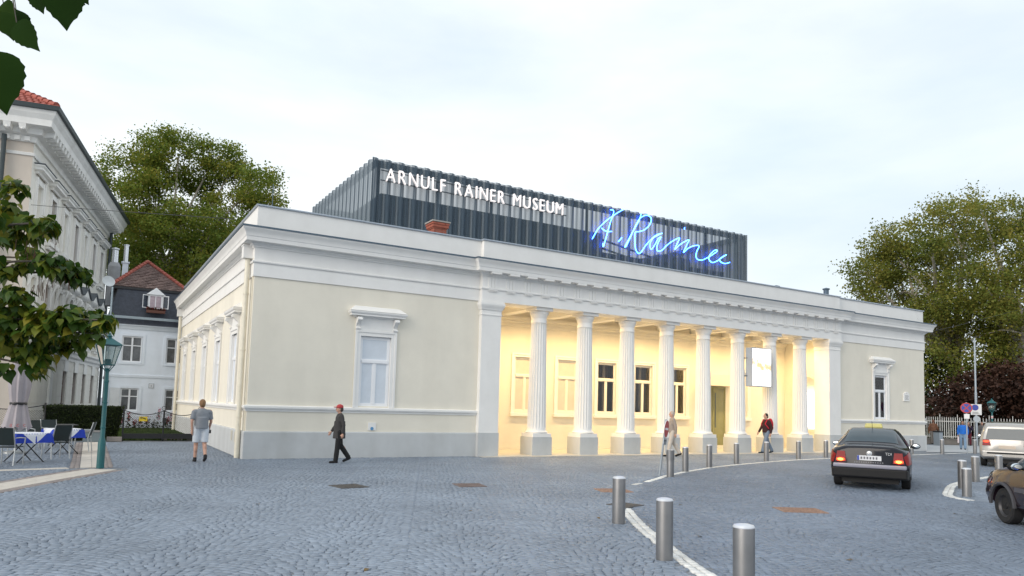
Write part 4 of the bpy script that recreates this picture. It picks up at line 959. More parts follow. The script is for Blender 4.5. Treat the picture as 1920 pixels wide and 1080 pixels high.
for (a, b, c, d) in ho:
    w_, h_ = b-a-0.012, d-c-0.008; cx = (a+b)/2; m = MB()
    for (p, q, r, s) in ((-w_/2, -w_/2+0.07, 0, h_), (w_/2-0.07, w_/2, 0, h_), (-w_/2+0.07, w_/2-0.07, h_-0.07, h_), (-w_/2+0.07, w_/2-0.07, 0, 0.07), (-0.045, 0.045, 0.07, h_-0.07)): m.box(p, q, 0.05, 0.12, r, s)
    m.box(-w_/2+0.07, -0.045, 0.055, 0.115, h_*0.62, h_*0.62+0.05); m.box(0.045, w_/2-0.07, 0.055, 0.115, h_*0.62, h_*0.62+0.05)
    f = m.build('window', wood_w, hs, (cx, 0, c))
    for sx in (-1, 1): MB().box(sx*w_/4-(w_/4-0.06), sx*w_/4+(w_/4-0.06), 0.09, 0.10, 0.07, h_-0.07).build('pane', pmat('grey_glass', (0.10, 0.105, 0.11), 0.1, var=0.5, scale=2, spec=0.6), f)
    w_ = b-a-0.006; h_ = d-c-0.004; s_ = MB(); e = 0.14
    s_.box(-w_/2-e, -w_/2, -0.03, 0.0, -0.12, h_+e); s_.box(w_/2, w_/2+e, -0.03, 0.0, -0.12, h_+e); s_.box(-w_/2, w_/2, -0.03, 0.0, h_, h_+e); s_.box(-w_/2, w_/2, -0.05, 0.0, -0.12, 0.0)
    s_.build('surround', hw_m, f)
MB().box(0.22, 0.68, -0.06, -0.035, 0.95, 2.16).build('shutter', pmat('pale_shutter', (0.66, 0.68, 0.70), 0.6), hs)
q = MB(); q.box(2.04, 2.29, -0.02, 0.0, 2.19, 2.44); q = q.build('number_plate', pmat('plate_white', (0.7, 0.72, 0.75), 0.4), hs)
for (a, b, c, d) in ((2.04, 2.29, 2.19, 2.205), (2.04, 2.29, 2.425, 2.44), (2.04, 2.055, 2.205, 2.425), (2.275, 2.29, 2.205, 2.425), (2.155, 2.175, 2.25, 2.36)): MB().box(a, b, -0.025, -0.0205, c, d).build('plate_mark', pmat('plate_ink', (0.1, 0.1, 0.12), 0.6), q)
# mansard: steep slate courses, each course a slab
sl = pmat('dark_slate', (0.035, 0.042, 0.06), 0.55, var=0.35, scale=5, bump=0.3, bscale=25)
NC = 15
for k in range(NC):
    z0 = 5.57+2.05*k/NC; z1 = 5.57+2.05*(k+1)/NC; y0 = 0.02+0.55*k/NC; y1 = 0.02+0.55*(k+1)/NC
    MB().sweep([(y0, 8), (y0, y0), (8, y0)], [(0.25, z0-0.012), (0.265, z0-0.012), (0.25-0.55/NC+0.004, z1), (0.0, z1)]).build('slate_course', sl, hs)
MB().sweep([(0, 8), (0, 0), (8, 0)], [(0.26, 5.85), (0.38, 5.85), (0.40, 5.98), (0.36, 5.98), (0.28, 5.90)]).build('gutter', pmat('zinc_light', (0.38, 0.45, 0.50), 0.4, 0.4), hs)
MB().tube([(0.0, -0.10, 0), (0.0, -0.10, 7.5)], 0.05, 8).build('downpipe', pmat('zinc_light', (0.38, 0.45, 0.50), 0.4, 0.4), hs)
br_t = pmat('brown_tile', (0.13, 0.085, 0.075), 0.85, var=0.45, scale=14, bump=0.5, bscale=30, island=0.25, c2=(0.19, 0.13, 0.115))
ap = Vector((1.75, 3.2, 9.55)); e_ = 0.28
rfh = MB(); rfh.add([(-e_+0.25, 0.30, 7.63), (3.75, 0.30, 7.63), (3.75, 6.6, 7.63), (-e_+0.25, 6.6, 7.63), tuple(ap)], [(0, 1, 4), (1, 2, 4), (2, 3, 4), (3, 0, 4)]); rfh = rfh.build('tile_roof', br_t, hs)
Lp, Rp = Vector((-0.03, 0.30, 7.64)), Vector((3.75, 0.30, 7.64))
for r in range(17):                     # tile courses, individually irregular strips
    t0, t1 = r/17, (r+1.0)/17
    a, b = Lp.lerp(ap, t0), Rp.lerp(ap, t0); c, d = Rp.lerp(ap, t1), Lp.lerp(ap, t1); n = max(1, int((b-a).length/0.19))
    for i in range(n):
        f0, f1 = i/n, (i+1)/n-0.012/max(0.2, (b-a).length)
        p = [a.lerp(b, f0), a.lerp(b, f1), d.lerp(c, f1), d.lerp(c, f0)]; up = Vector((0, -0.03, 0.03))*(1+rnd.uniform(-0.3, 0.5))
        if i == 0: cm = MB()
        cm.add([p[0]+up, p[1]+up, p[2]+up*0.2, p[3]+up*0.2, p[0], p[1]], [(0, 1, 2, 3), (4, 5, 1, 0)])
    o = cm.build('tile_course', br_t, rfh)
MB().box(-0.05, 3.8, 0.22, 0.5, 7.50, 7.62).build('eaves_board', black, hs)
for (a) in (Lp, Rp):
    n = 13
    for i in range(n):
        p = a.lerp(ap, i/n); q2 = a.lerp(ap, (i+1.25)/n); MB().tube([p+Vector((0, 0, 0.08)), q2+Vector((0, 0, 0.05))], [0.105, 0.085], 8).build('hip_tile', tile, rfh, smooth=True)
# dormer
dm = MB(); dm.box(1.76, 2.42, -0.12, 0.6, 6.50, 7.26); dm = dm.build('dormer', wood_w, hs)
MB().add([(1.62, -0.20, 7.27), (2.56, -0.20, 7.27), (2.09, -0.20, 7.66), (1.62, 0.6, 7.27), (2.56, 0.6, 7.27), (2.09, 0.6, 7.66)], [(0, 1, 2), (0, 2, 5, 3), (1, 4, 5, 2), (0, 3, 4, 1)]).build('dormer_gable', wood_w, dm)
for (a, b) in ((1.82, 2.07), (2.11, 2.36)): MB().box(a, b, -0.125, -0.121, 6.56, 7.20).build('pane', pmat('curtain_pink', (0.42, 0.34, 0.38), 0.7, var=0.2, scale=8), dm)
for (x0, sx) in ((1.75, -1), (2.43, 1)):
    m = MB(); W2 = 0.33; c_, s__ = math.cos(R(25)), math.sin(R(25))
    fr_ = lambda a, y, z: (x0+sx*a*c_, -0.13-a*s__+y, z)
    for (a, b, c, d) in ((0, 0.04, 6.52, 7.24), (W2-0.04, W2, 6.52, 7.24), (0.04, W2-0.04, 6.52, 6.56), (0.04, W2-0.04, 7.20, 7.24)):
        m.hexa([fr_(a, 0, c), fr_(b, 0, c), fr_(b, 0.03, c), fr_(a, 0.03, c), fr_(a, 0, d), fr_(b, 0, d), fr_(b, 0.03, d), fr_(a, 0.03, d)])
    cs = m.build('casement', wood_w, dm); MB().quad(fr_(0.04, 0.015, 6.56), fr_(W2-0.04, 0.015, 6.56), fr_(W2-0.04, 0.015, 7.20), fr_(0.04, 0.015, 7.20)).build('glazing', glass, dm)
MB().box(1.66, 2.58, -0.42, -0.18, 6.25, 6.40).build('flower_box', pmat('box_brown', (0.12, 0.05, 0.035), 0.8), hs)
# chimneys of the house
cg = pmat('chimney_grey', (0.42, 0.43, 0.45), 0.9, var=0.15, scale=3, stain=0.3)
m = MB(); m.box(-0.23, 0.42, 4.5, 5.3, 7.0, 9.35); m.hexa([(-0.23, 4.5, 9.351), (0.42, 4.5, 9.351), (0.42, 5.3, 9.351), (-0.23, 5.3, 9.351), (-0.12, 4.6, 9.6), (0.32, 4.6, 9.6), (0.32, 5.2, 9.6), (-0.12, 5.2, 9.6)]); c1 = m.build('chimney', cg, hs)
m = MB(); m.lathe([(0.17, 9.6), (0.17, 10.35), (0.02, 10.36)], 12, (0.1, 4.9, 0)); m.lathe([(0.21, 10.42), (0.21, 10.47), (0.02, 10.55)], 12, (0.1, 4.9, 0)); m.build('flue', pmat('steel_flue', (0.6, 0.62, 0.65), 0.25, 0.9), c1, smooth=True)
m = MB(); m.box(0.48, 0.78, 3.6, 3.95, 7.6, 9.45); m.box(0.42, 0.84, 3.54, 4.01, 9.451, 9.53); c2 = m.build('chimney', hw_m, hs)
MB().lathe([(0.12, 9.53), (0.12, 10.5), (0.15, 10.5), (0.15, 10.56), (0.02, 10.58)], 12, (0.63, 3.78, 0)).build('flue', pmat('steel_flue', (0.6, 0.62, 0.65), 0.25, 0.9), c2, smooth=True)
# satellite dish on the corner
m = MB(); m.lathe([(0.02, 0), (0.18, 0.03), (0.30, 0.10), (0.31, 0.105), (0.18, 0.045), (0.02, 0.015)], 18); dsh = m.build('satellite_dish', pmat('dish_grey', (0.55, 0.58, 0.6), 0.5), hs, (-0.22, 0.0, 7.75), smooth=True); dsh.rotation_euler = (R(70), 0, R(15))
MB().tube([(-0.22, 0.15, 7.5), (-0.2, 0.06, 7.75)], 0.02, 6).build('dish_arm', gutter, hs)
# wall lantern geometry
m = MB(); m.box(-0.03, 0.03, -0.03, 0.0, -0.55, 0.15); m.tube([(0, -0.02, -0.1), (0, -0.75, -0.1)], 0.022, 6); m.tube([(0, -0.02, -0.5), (0, -0.55, -0.12)], 0.018, 6); m.build('bracket', black, wl)
m = MB(); m.lathe([(0.06, -0.02), (0.10, 0.0), (0.19, 0.30), (0.21, 0.32), (0.05, 0.50), (0.03, 0.58), (0.001, 0.60)], 6, (0, -0.72, -0.05)); m.build('lantern_cage', glassmat('lantern_glass', (0.5, 0.48, 0.42), 0.2, 0.6), wl)
m = MB()
for k in range(6):
    a = math.pi*2*k/6; m.tube([(0.105*math.cos(a), -0.72+0.105*math.sin(a), -0.05), (0.2*math.cos(a), -0.72+0.2*math.sin(a), 0.26)], 0.012, 5)
m.lathe([(0.23, 0.0), (0.22, 0.02), (0.05, 0.20), (0.02, 0.30), (0.001, 0.31)], 6, (0, -0.72, 0.26)); m.build('lantern_frame', black, wl)
# ================================================================== vegetation
def leaf_cloud(C, size, seed, shape='kite', up=0.35, squash=1.0):
    # C: (n,3) leaf positions; returns V (n,k,3), F
    r_ = np.random.default_rng(seed); n = len(C)
    N = r_.normal(0, 1, (n, 3)); N[:, 2] = np.abs(N[:, 2])*0.8+up; N /= np.linalg.norm(N, axis=1)[:, None]
    T = r_.normal(0, 1, (n, 3)); T[:, 2] -= 0.5; T -= N*(T*N).sum(1)[:, None]; T /= np.linalg.norm(T, axis=1)[:, None]
    B = np.cross(N, T); s = size*r_.uniform(0.65, 1.3, n)
    if shape == 'kite':
        pts = [(-0.5, 0, 0), (-0.05, 0.42, 0.08), (0.55, 0, -0.06), (-0.05, -0.42, 0.08)]; F = np.array([(0, 1, 2, 3)])
    else:
        pts = [(-0.5, 0, 0), (-0.28, 0.34, 0.05), (0.12, 0.40, 0.06), (0.6, 0, -0.12), (0.12, -0.40, 0.06), (-0.28, -0.34, 0.05)]; F = np.array([(0, 1, 2, 3), (0, 3, 4, 5)])
    V = np.zeros((n, len(pts), 3))
    for k, (a, b, c) in enumerate(pts):
        V[:, k] = C+(T*a+B*b*squash+N*c)*s[:, None]
    return V, F
def crown_points(lobes, per, seed, cl=0.55, nleaf=24, shell=0.62):
    r_ = np.random.default_rng(seed); out_ = []
    for (c, r) in lobes:
        nc = max(3, int(per*r*r))
        D = r_.normal(0, 1, (nc, 3)); D /= np.linalg.norm(D, axis=1)[:, None]
        rad = r*(shell+(1.05-shell)*r_.random(nc)**0.7); K = np.array(c)+D*rad[:, None]*np.array([1, 1, 0.92])
        for k in K:
            m_ = int(nleaf*r_.uniform(0.5, 1.4)); out_.append(k+r_.normal(0, cl, (m_, 3))*np.array([1, 1, 0.7]))
    return np.concatenate(out_)
bark = pmat('plane_bark', (0.30, 0.27, 0.22), 0.85, var=0.45, scale=2.5, bump=0.4, c2=(0.42, 0.39, 0.33))
bark2 = pmat('dark_bark', (0.10, 0.085, 0.07), 0.9, var=0.3, scale=3, bump=0.5)
green1 = leafmat('plane_leaf', [(0.085, 0.14, 0.022), (0.145, 0.205, 0.032), (0.205, 0.235, 0.036), (0.29, 0.26, 0.045)], 0.45)
green2 = leafmat('plane_leaf_right', [(0.095, 0.13, 0.026), (0.16, 0.19, 0.036), (0.225, 0.225, 0.045), (0.31, 0.265, 0.06)], 0.45)
redl = leafmat('copper_leaf', [(0.022, 0.012, 0.009), (0.050, 0.024, 0.017), (0.080, 0.042, 0.028)], 0.15)
dgreen = leafmat('dark_leaf', [(0.012, 0.020, 0.006), (0.028, 0.042, 0.010), (0.055, 0.070, 0.018)], 0.2)
def tree(name, label, cat, base, lobes, per, leaf, seed, mat, trunk_r, bk=bark, nleaf=24, cl=0.55, group=None, limb_vis=1.0, shell=0.62):
    e = empty(name, tuple(base)); tag(e, label, cat, group); base = Vector(base); r_ = random.Random(seed)
    top = max(c[2] for c, r in lobes); cx = Vector((sum(c[0] for c, r in lobes)/len(lobes), sum(c[1] for c, r in lobes)/len(lobes), 0))
    fork = Vector((base.x+(cx.x-base.x)*0.15, base.y+(cx.y-base.y)*0.15, base.z+(top-base.z)*0.28))
    m = MB(); m.tube(catmull([(0, 0, -0.2), (0.1, 0.05, (fork.z-base.z)*0.5), tuple(fork-base)], 4), [trunk_r*1.25]+[trunk_r*(1-0.25*i/7) for i in range(8)], 12); m.build('trunk', bk, e, smooth=True)
    for (c, r) in lobes:
        c = Vector(c)-base; f = fork-base; mid = f.lerp(c, 0.5)+Vector((r_.uniform(-1, 1), r_.uniform(-1, 1), r_.uniform(0.2, 1.2)))*0.12*(c-f).length
        pts = catmull([f, f.lerp(mid, 0.5)+Vector((0, 0, 0.3)), mid, c], 4); n = len(pts); rr = [trunk_r*0.55*(1-0.82*i/(n-1)) for i in range(n)]
        lm_ = MB(); lm_.tube(pts, rr, 7)
        for q in range(4):      # forked ends
            i0 = r_.randint(n//2, n-2); s = pts[i0]; d = Vector((r_.uniform(-1, 1), r_.uniform(-1, 1), r_.uniform(-0.2, 1))).normalized()*r*r_.uniform(0.6, 1.0)
            lm_.tube(catmull([s, s+d*0.5+Vector((r_.uniform(-.3, .3), r_.uniform(-.3, .3), 0.3)), s+d], 3), [rr[i0]*0.7, rr[i0]*0.6, rr[i0]*0.55, rr[i0]*0.45, rr[i0]*0.35, rr[i0]*0.25, rr[i0]*0.15], 5)
        lm_.build('limb', bk, e, smooth=True)
    C = crown_points(lobes, per, seed, cl, nleaf, shell)-np.array(base)
    V, F = leaf_cloud(C, leaf, seed+1)
    o = linkmesh('crown', np_mesh('crown', V, F, mat), e); return e
def plobes(lst, depth, seed=0, dj=2.5):
    r_ = random.Random(seed); out_ = []
    for (u_, v_, rp) in lst:
        d = depth+r_.uniform(-dj, dj); out_.append((tuple(at_d(u_, v_, d)), rp*d/FPX))
    return out_
# plane tree behind the white house
lob = plobes([(245, 320, 55), (300, 300, 52), (335, 292, 48), (400, 302, 48), (428, 330, 44), (232, 385, 52), (292, 385, 62), (352, 380, 48), (430, 395, 44), (478, 350, 40), (505, 365, 30), (486, 395, 40), (240, 450, 55), (300, 460, 60), (360, 450, 45), (420, 460, 45), (270, 520, 50), (330, 520, 50), (222, 470, 30), (395, 510, 40)], 64, 3, 3.5)+plobes([(262, 430, 40), (330, 425, 45), (395, 440, 40), (300, 500, 45), (360, 500, 45), (250, 490, 40), (420, 490, 35), (330, 550, 45), (280, 560, 40), (440, 440, 35)], 59.0, 4, 1.0)
tree('plane_tree', 'huge olive-green plane tree rising behind the small white house', 'tree', at_d(340, 790, 64)*np.array([1, 1, 0]), lob, 4.8, 0.195, 11, green1, 0.5, nleaf=165, cl=0.50, shell=0.70)
# right: plane trees beyond the white fence
lobR = plobes([(1625, 512, 38), (1612, 545, 30), (1660, 460, 40), (1650, 505, 45), (1700, 480, 50), (1690, 540, 50), (1745, 440, 46), (1775, 398, 34), (1815, 385, 30), (1740, 500, 50), (1785, 470, 50), (1760, 560, 55), (1800, 540, 55), (1715, 590, 40), (1640, 560, 30), (1770, 620, 50), (1760, 690, 45), (1815, 640, 50)], 62, 5, 4.5)
tree('plane_tree', 'broad pale-limbed plane tree overhanging the museum corner by the fence', 'tree', at_d(1800, 800, 62)*np.array([1, 1, 0]), lobR, 4.8, 0.195, 21, green2, 0.6, nleaf=125, cl=0.52, shell=0.45)
lobR2 = plobes([(1850, 430, 50), (1900, 410, 45), (1880, 480, 60), (1850, 540, 55), (1910, 560, 60), (1945, 480, 60), (1870, 610, 60), (1930, 640, 60), (1850, 680, 45), (1900, 690, 50), (1975, 560, 60), (1960, 430, 50), (1990, 650, 55), (1840, 395, 30)], 58, 6, 4.0)
tree('plane_tree', 'dense olive plane tree above the dark copper bush', 'tree', at_d(1915, 800, 58)*np.array([1, 1, 0]), lobR2, 4.8, 0.195, 31, green2, 0.6, nleaf=125, cl=0.52, shell=0.5)
lobC = plobes([(1790, 745, 30), (1830, 735, 38), (1870, 725, 42), (1910, 720, 45), (1850, 765, 35), (1890, 765, 38), (1930, 760, 40), (1800, 770, 25), (1760, 765, 20), (1960, 740, 45)], 55, 7, 2.0)
tree('copper_bush', 'dark purple-brown leaved copper bush behind the lantern', 'bush', at_d(1870, 815, 55)*np.array([1, 1, 0]), lobC, 26.0, 0.24, 41, redl, 0.25, bark2, nleaf=26, cl=0.4)
lobG = plobes([(1765, 700, 28), (1750, 735, 26), (1765, 770, 26), (1748, 785, 20), (1790, 790, 22), (1740, 680, 20)], 60, 8, 2.0)
tree('leafy_shrub', 'yellow-green shrub beside the museum corner behind the fence', 'shrub', at_d(1758, 815, 60)*np.array([1, 1, 0]), lobG, 26.0, 0.24, 51, dgreen, 0.2, bark2, nleaf=26, cl=0.4)
lobD = plobes([(1790, 795, 26), (1830, 800, 26), (1870, 800, 28), (1910, 795, 32), (1950, 790, 32), (1750, 805, 20), (1990, 790, 35), (2030, 780, 40), (2060, 720, 60)], 58, 9, 1.5)
tree('undergrowth_shrub', 'dark green undergrowth close behind the white picket fence', 'shrub', at_d(1850, 825, 58)*np.array([1, 1, 0]), lobD, 24.0, 0.22, 61, dgreen, 0.2, bark2, nleaf=24, cl=0.4)
# big-leaved tree reaching in from the left
leaf_cols = [(0.022, 0.055, 0.008), (0.038, 0.085, 0.012), (0.075, 0.125, 0.015), (0.16, 0.175, 0.020), (0.28, 0.23, 0.03)]
def objleaf(name, cols, trans=0.35):
    m = leafmat(name, cols, trans, 0.4); t = m.node_tree
    oi = t.nodes.new('ShaderNodeObjectInfo'); ge = [n for n in t.nodes if n.type == 'NEW_GEOMETRY'][0]
    ad = t.nodes.new('ShaderNodeMath'); ad.operation = 'ADD'; f = t.nodes.new('ShaderNodeMath'); f.operation = 'FRACT'
    tgt = [l.to_socket for l in ge.outputs['Random Per Island'].links]
    t.links.new(ge.outputs['Random Per Island'], ad.inputs[0]); t.links.new(oi.outputs['Random'], ad.inputs[1]); t.links.new(ad.outputs[0], f.inputs[0])
    for s in tgt: t.links.new(f.outputs[0], s)
    return m
catl = objleaf('catalpa_leaf', leaf_cols)
def heart_leaf(n=9, fold=0.18, droop=0.25):
    m = MB(); vs = [(0, 0, 0)]; half = []
    for k in range(1, n):
        t = k/n; w_ = 0.46*math.sin(math.pi*min(1, t*1.0)**0.62)*(1-0.25*t); half.append((t, w_))
    ctr = [(t, 0, -droop*t*t) for t, w_ in half]; L_s = [(t-0.10*(1 if i == 0 else 0), w_, fold*w_-droop*t*t) for i, (t, w_) in enumerate(half)]; R_s = [(t, -w_, z) for (t, w_, z) in L_s]
    vs += ctr+L_s+R_s+[(1.06, 0, -droop*1.12)]; q = len(half); tip = 1+3*q; fs = []
    for i in range(q-1):
        fs += [(1+i, 2+i, 1+q+i+1, 1+q+i), (1+i, 1+2*q+i, 1+2*q+i+1, 2+i)]
    fs += [(0, 1, 1+q), (0, 1+2*q, 1), (q, tip, 2*q), (q, 3*q, tip)]
    m.add(vs, fs); return m
ctree = empty('broadleaf_tree', tuple(at_d(-150, 880, 15.5)*np.array([1, 1, 0]))); tag(ctree, 'large-leaved green and yellowing tree spreading over the cafe tables', 'tree')
cb = Vector(ctree.location)
m = MB(); m.tube([(0, 0, -0.1), (0.05, 0.02, 1.5), (0.0, 0.1, 3.2), (-0.1, 0.1, 5.0), (0, 0, 7.0)], [0.26, 0.2, 0.18, 0.15, 0.08], 12); m.build('trunk', bark2, ctree, smooth=True)
blobs = [(25, 352, 22, 36), (12, 395, 28, 52), (52, 425, 32, 60), (84, 418, 24, 40), (20, 440, 24, 36), (62, 485, 28, 52), (95, 490, 26, 48), (122, 502, 24, 40), (150, 514, 18, 28), (20, 505, 22, 30), (25, 560, 32, 60), (40, 620, 42, 100), (8, 640, 30, 50), (90, 600, 34, 78), (130, 598, 32, 78), (165, 596, 26, 56), (200, 600, 17, 28), (62, 665, 28, 60), (95, 650, 28, 52), (146, 640, 24, 40), (70, 690, 16, 20), (175, 625, 18, 22), (-30, 600, 50, 60), (-35, 480, 50, 50), (-30, 400, 40, 40), (5, 690, 14, 14)]
Lf = []; rr_ = random.Random(5)
for (bu, bv, br, n) in blobs:
    d = 15.3+rr_.uniform(-0.7, 0.9); c = at_d(bu, bv, d); r = br*d/FPX
    # bough
    bz = min(6.0, c[2]+0.3); st = Vector((0, 0.1, max(2.2, bz-0.8))); en = Vector(c)-cb
    MB().tube(catmull([st, st.lerp(en, 0.5)+Vector((0, 0, 0.25)), en], 5), [0.05*(1-0.075*i) for i in range(11)], 6).build('bough', bark2, ctree, smooth=True)
    for k in range(int(n*1.35)):
        v3 = Vector((rr_.gauss(0, 1), rr_.gauss(0, 1), rr_.gauss(0, 1))).normalized()*r*rr_.random()**0.4; v3.z *= 0.9
        Lf.append((Vector(c)+v3, v3))
heart = heart_leaf(); hme = heart.mesh('leaf', catl, True)
hv = np.array([v.co for v in hme.vertices])
def leaf_matrix(p, out_, r_, smin=0.15, smax=0.27):
    az = math.atan2(out_.y, out_.x)+r_.gauss(0, 0.9); tilt = r_.uniform(0.15, 1.25)      # tips hang outward and down
    T = Vector((math.cos(az)*math.cos(tilt), math.sin(az)*math.cos(tilt), -math.sin(tilt))); up = Vector((math.cos(az)*math.sin(tilt), math.sin(az)*math.sin(tilt), math.cos(tilt)))
    up = (up+Vector((r_.gauss(0, .35), r_.gauss(0, .35), r_.gauss(0, .2)))); up = (up-T*up.dot(T)).normalized(); B = up.cross(T); s = r_.uniform(smin, smax)
    return Matrix(((T.x*s, B.x*s, up.x*s, p.x-cb.x), (T.y*s, B.y*s, up.y*s, p.y-cb.y), (T.z*s, B.z*s, up.z*s, p.z-cb.z), (0, 0, 0, 1)))
inview = [q for q in Lf if project(np.array(q[0].x), np.array(q[0].y), q[0].z)[0] > 8]; rr_.shuffle(inview)
ind = inview[:290]; ids = set(id(q) for q in ind); rest_ = [q for q in Lf if id(q) not in ids]
for (p, o_) in ind:
    ob = bpy.data.objects.new('leaf', hme); col.objects.link(ob); ob.parent = ctree; ob.matrix_local = leaf_matrix(p, o_, rr_)
VV = []
for (p, o_) in rest_:
    M_ = np.array(leaf_matrix(p, o_, rr_)); VV.append(hv @ M_[:3, :3].T+M_[:3, 3])
me = bpy.data.meshes.new('foliage'); fs0 = [tuple(p.vertices) for p in hme.polygons]; k_ = len(hv)
me.from_pydata(np.concatenate(VV).tolist(), [], [tuple(i+k_*j for i in f) for j in range(len(VV)) for f in fs0]); me.materials.append(catl); me.shade_smooth()
tag(linkmesh('foliage', me, ctree), kind='stuff')
pods = MB(); pm_ = pmat('seed_pod', (0.11, 0.05, 0.03), 0.8)
for (pu, pv, n) in ((75, 540, 16), (55, 470, 8), (118, 520, 8), (40, 575, 8), (95, 440, 8)):
    for k in range(n):
        c = Vector(at_d(pu+rr_.gauss(0, 13), pv+rr_.uniform(-22, 8), 15.2)); MB().tube([c-cb, c-cb+Vector((rr_.gauss(0, .02), 0, -0.3*rr_.uniform(0.6, 1)))], 0.006, 4).build('seed_pod', pm_, ctree)
# near branch hanging into the top left corner
nb = empty('overhanging_branch', tuple(at_d(-260, 250, 2.6)*np.array([1, 1, 0]))); nbv = Vector(nb.location)
tag(nb, 'dark serrated leaves on an overhanging branch against the sky', 'branch')
MB().tube(catmull([(0, 0, 0), (-0.05, 0.02, 1.5), (0.02, 0.05, 2.6), tuple(Vector(at_d(-60, -60, 2.6))-nbv), tuple(Vector(at_d(150, -90, 2.5))-nbv)], 5), [0.09, 0.085, 0.08, 0.075, 0.07, 0.068, 0.065, 0.06, 0.058, 0.055, 0.05, 0.045, 0.04, 0.035, 0.03, 0.025, 0.02, 0.016, 0.012, 0.009, 0.006], 8).build('branch', bark2, nb, smooth=True)
nleaf_m = objleaf('near_leaf', [(0.008, 0.022, 0.004), (0.014, 0.036, 0.006), (0.024, 0.050, 0.008)], 0.25)
for _n in nleaf_m.node_tree.nodes:
    if _n.type == 'BSDF_PRINCIPLED': _n.inputs['Specular IOR Level'].default_value = 0.04; _n.inputs['Roughness'].default_value = 0.8
def serr_leaf(n=14, wid=0.36):
    m = MB(); vs = [(0, 0, 0)]; q = n-1
    for k in range(1, n): vs.append((k/n, 0, -0.10*(k/n)**2))
    for sg in (1, -1):
        for k in range(1, n):
            t = k/n; w_ = wid*math.sin(math.pi*t**0.75)**0.85*(1+(0.05 if k % 2 else -0.03)); vs.append((t+(0.018 if k % 2 else 0), sg*w_, 0.16*w_-0.10*t*t+0.02*math.sin(7*t)))
    vs.append((1.06, 0, -0.13)); tip = len(vs)-1; fs = []
    for i in range(q-1):
        fs += [(1+i, 2+i, 1+q+i+1, 1+q+i), (1+i, 1+2*q+i, 1+2*q+i+1, 2+i)]
    fs += [(0, 1, 1+q), (0, 1+2*q, 1), (q, tip, 2*q), (q, 3*q, tip)]
    return m.add(vs, fs)
sme = serr_leaf().mesh('leaf', nleaf_m, True, 60); sme2 = serr_leaf(14, 0.27).mesh('leaf', nleaf_m, True, 60)
# (stem pixel, tip pixel, depth, roll, broad?)
for (u0, v0, u1, v1, d, rl, br) in ((-14, 94, 8, 206, 2.45, 0.15, 1), (-28, 90, -4, 190, 2.55, -0.5, 1), (6, 5, 24, 40, 2.6, 0.5, 0), (30, 17, 46, 55, 2.65, -0.6, 0), (31, 42, 66, 90, 2.5, 0.3, 0), (-4, 22, 24, 68, 2.55, -0.3, 0), (68, -16, 77, 20, 2.6, 0.4, 0), (118, -30, 122, 49, 2.5, 0.2, 1), (128, -10, 152, 9, 2.55, 0.7, 0), (95, -20, 94, 4, 2.6, 0.3, 0), (152, -22, 161, 4, 2.6, 0.5, 0)):
    a, b = Vector(at_d(u0, v0, d)), Vector(at_d(u1, v1, d-0.06)); T = b-a; s = T.length/1.06; T.normalize()
    N = (Vector(CAM)-a).normalized(); N = (N-T*N.dot(T)).normalized(); N = Matrix.Rotation(rl, 3, T) @ N; B = N.cross(T)
    o = bpy.data.objects.new('leaf', sme if br else sme2); col.objects.link(o); o.parent = nb
    o.matrix_local = Matrix(((T.x*s, B.x*s, N.x*s, a.x-nbv.x), (T.y*s, B.y*s, N.y*s, a.y-nbv.y), (T.z*s, B.z*s, N.z*s, a.z-nbv.z), (0, 0, 0, 1)))
    MB().tube([a-nbv, a-nbv+Vector((-0.02, 0, 0.10)), a-nbv+Vector((-0.05, 0, 0.24))], [0.0018, 0.002, 0.003], 5).build('petiole', bark2, nb)
# clipped hedge
hedge = empty('hedge', (-4.15, 10.1, 0)); tag(hedge, 'clipped dark green hedge flaring at the top behind the cafe', 'hedge')
hc = pmat('hedge_core', (0.008, 0.012, 0.005), 0.95)
Hp = [(-1.05, -0.35, 0.05), (1.10, -0.35, 0.05), (1.10, 0.45, 0.05), (-1.05, 0.45, 0.05), (-1.30, -0.50, 1.28), (1.30, -0.50, 1.28), (1.30, 0.55, 1.28), (-1.30, 0.55, 1.28)]
MB().hexa(Hp).build('core', hc, hedge)
rgh = np.random.default_rng(8); pts = []
def quadpts(a, b, c, d, n):
    s, t = rgh.random(n)[:, None], rgh.random(n)[:, None]; a, b, c, d = map(np.array, (a, b, c, d)); return (a*(1-s)+b*s)*(1-t)+(d*(1-s)+c*s)*t
pts = np.concatenate([quadpts(Hp[0], Hp[1], Hp[5], Hp[4], 9000), quadpts(Hp[1], Hp[2], Hp[6], Hp[5], 3000), quadpts(Hp[0], Hp[3], Hp[7], Hp[4], 3000), quadpts(Hp[4], Hp[5], Hp[6], Hp[7], 6000)])+rgh.normal(0, 0.022, (21000, 3))
V, F = leaf_cloud(pts, 0.05, 4); linkmesh('foliage', np_mesh('foliage', V, F, leafmat('hedge_leaf', [(0.010, 0.018, 0.005), (0.022, 0.036, 0.009), (0.05, 0.065, 0.016)], 0.15)), hedge)
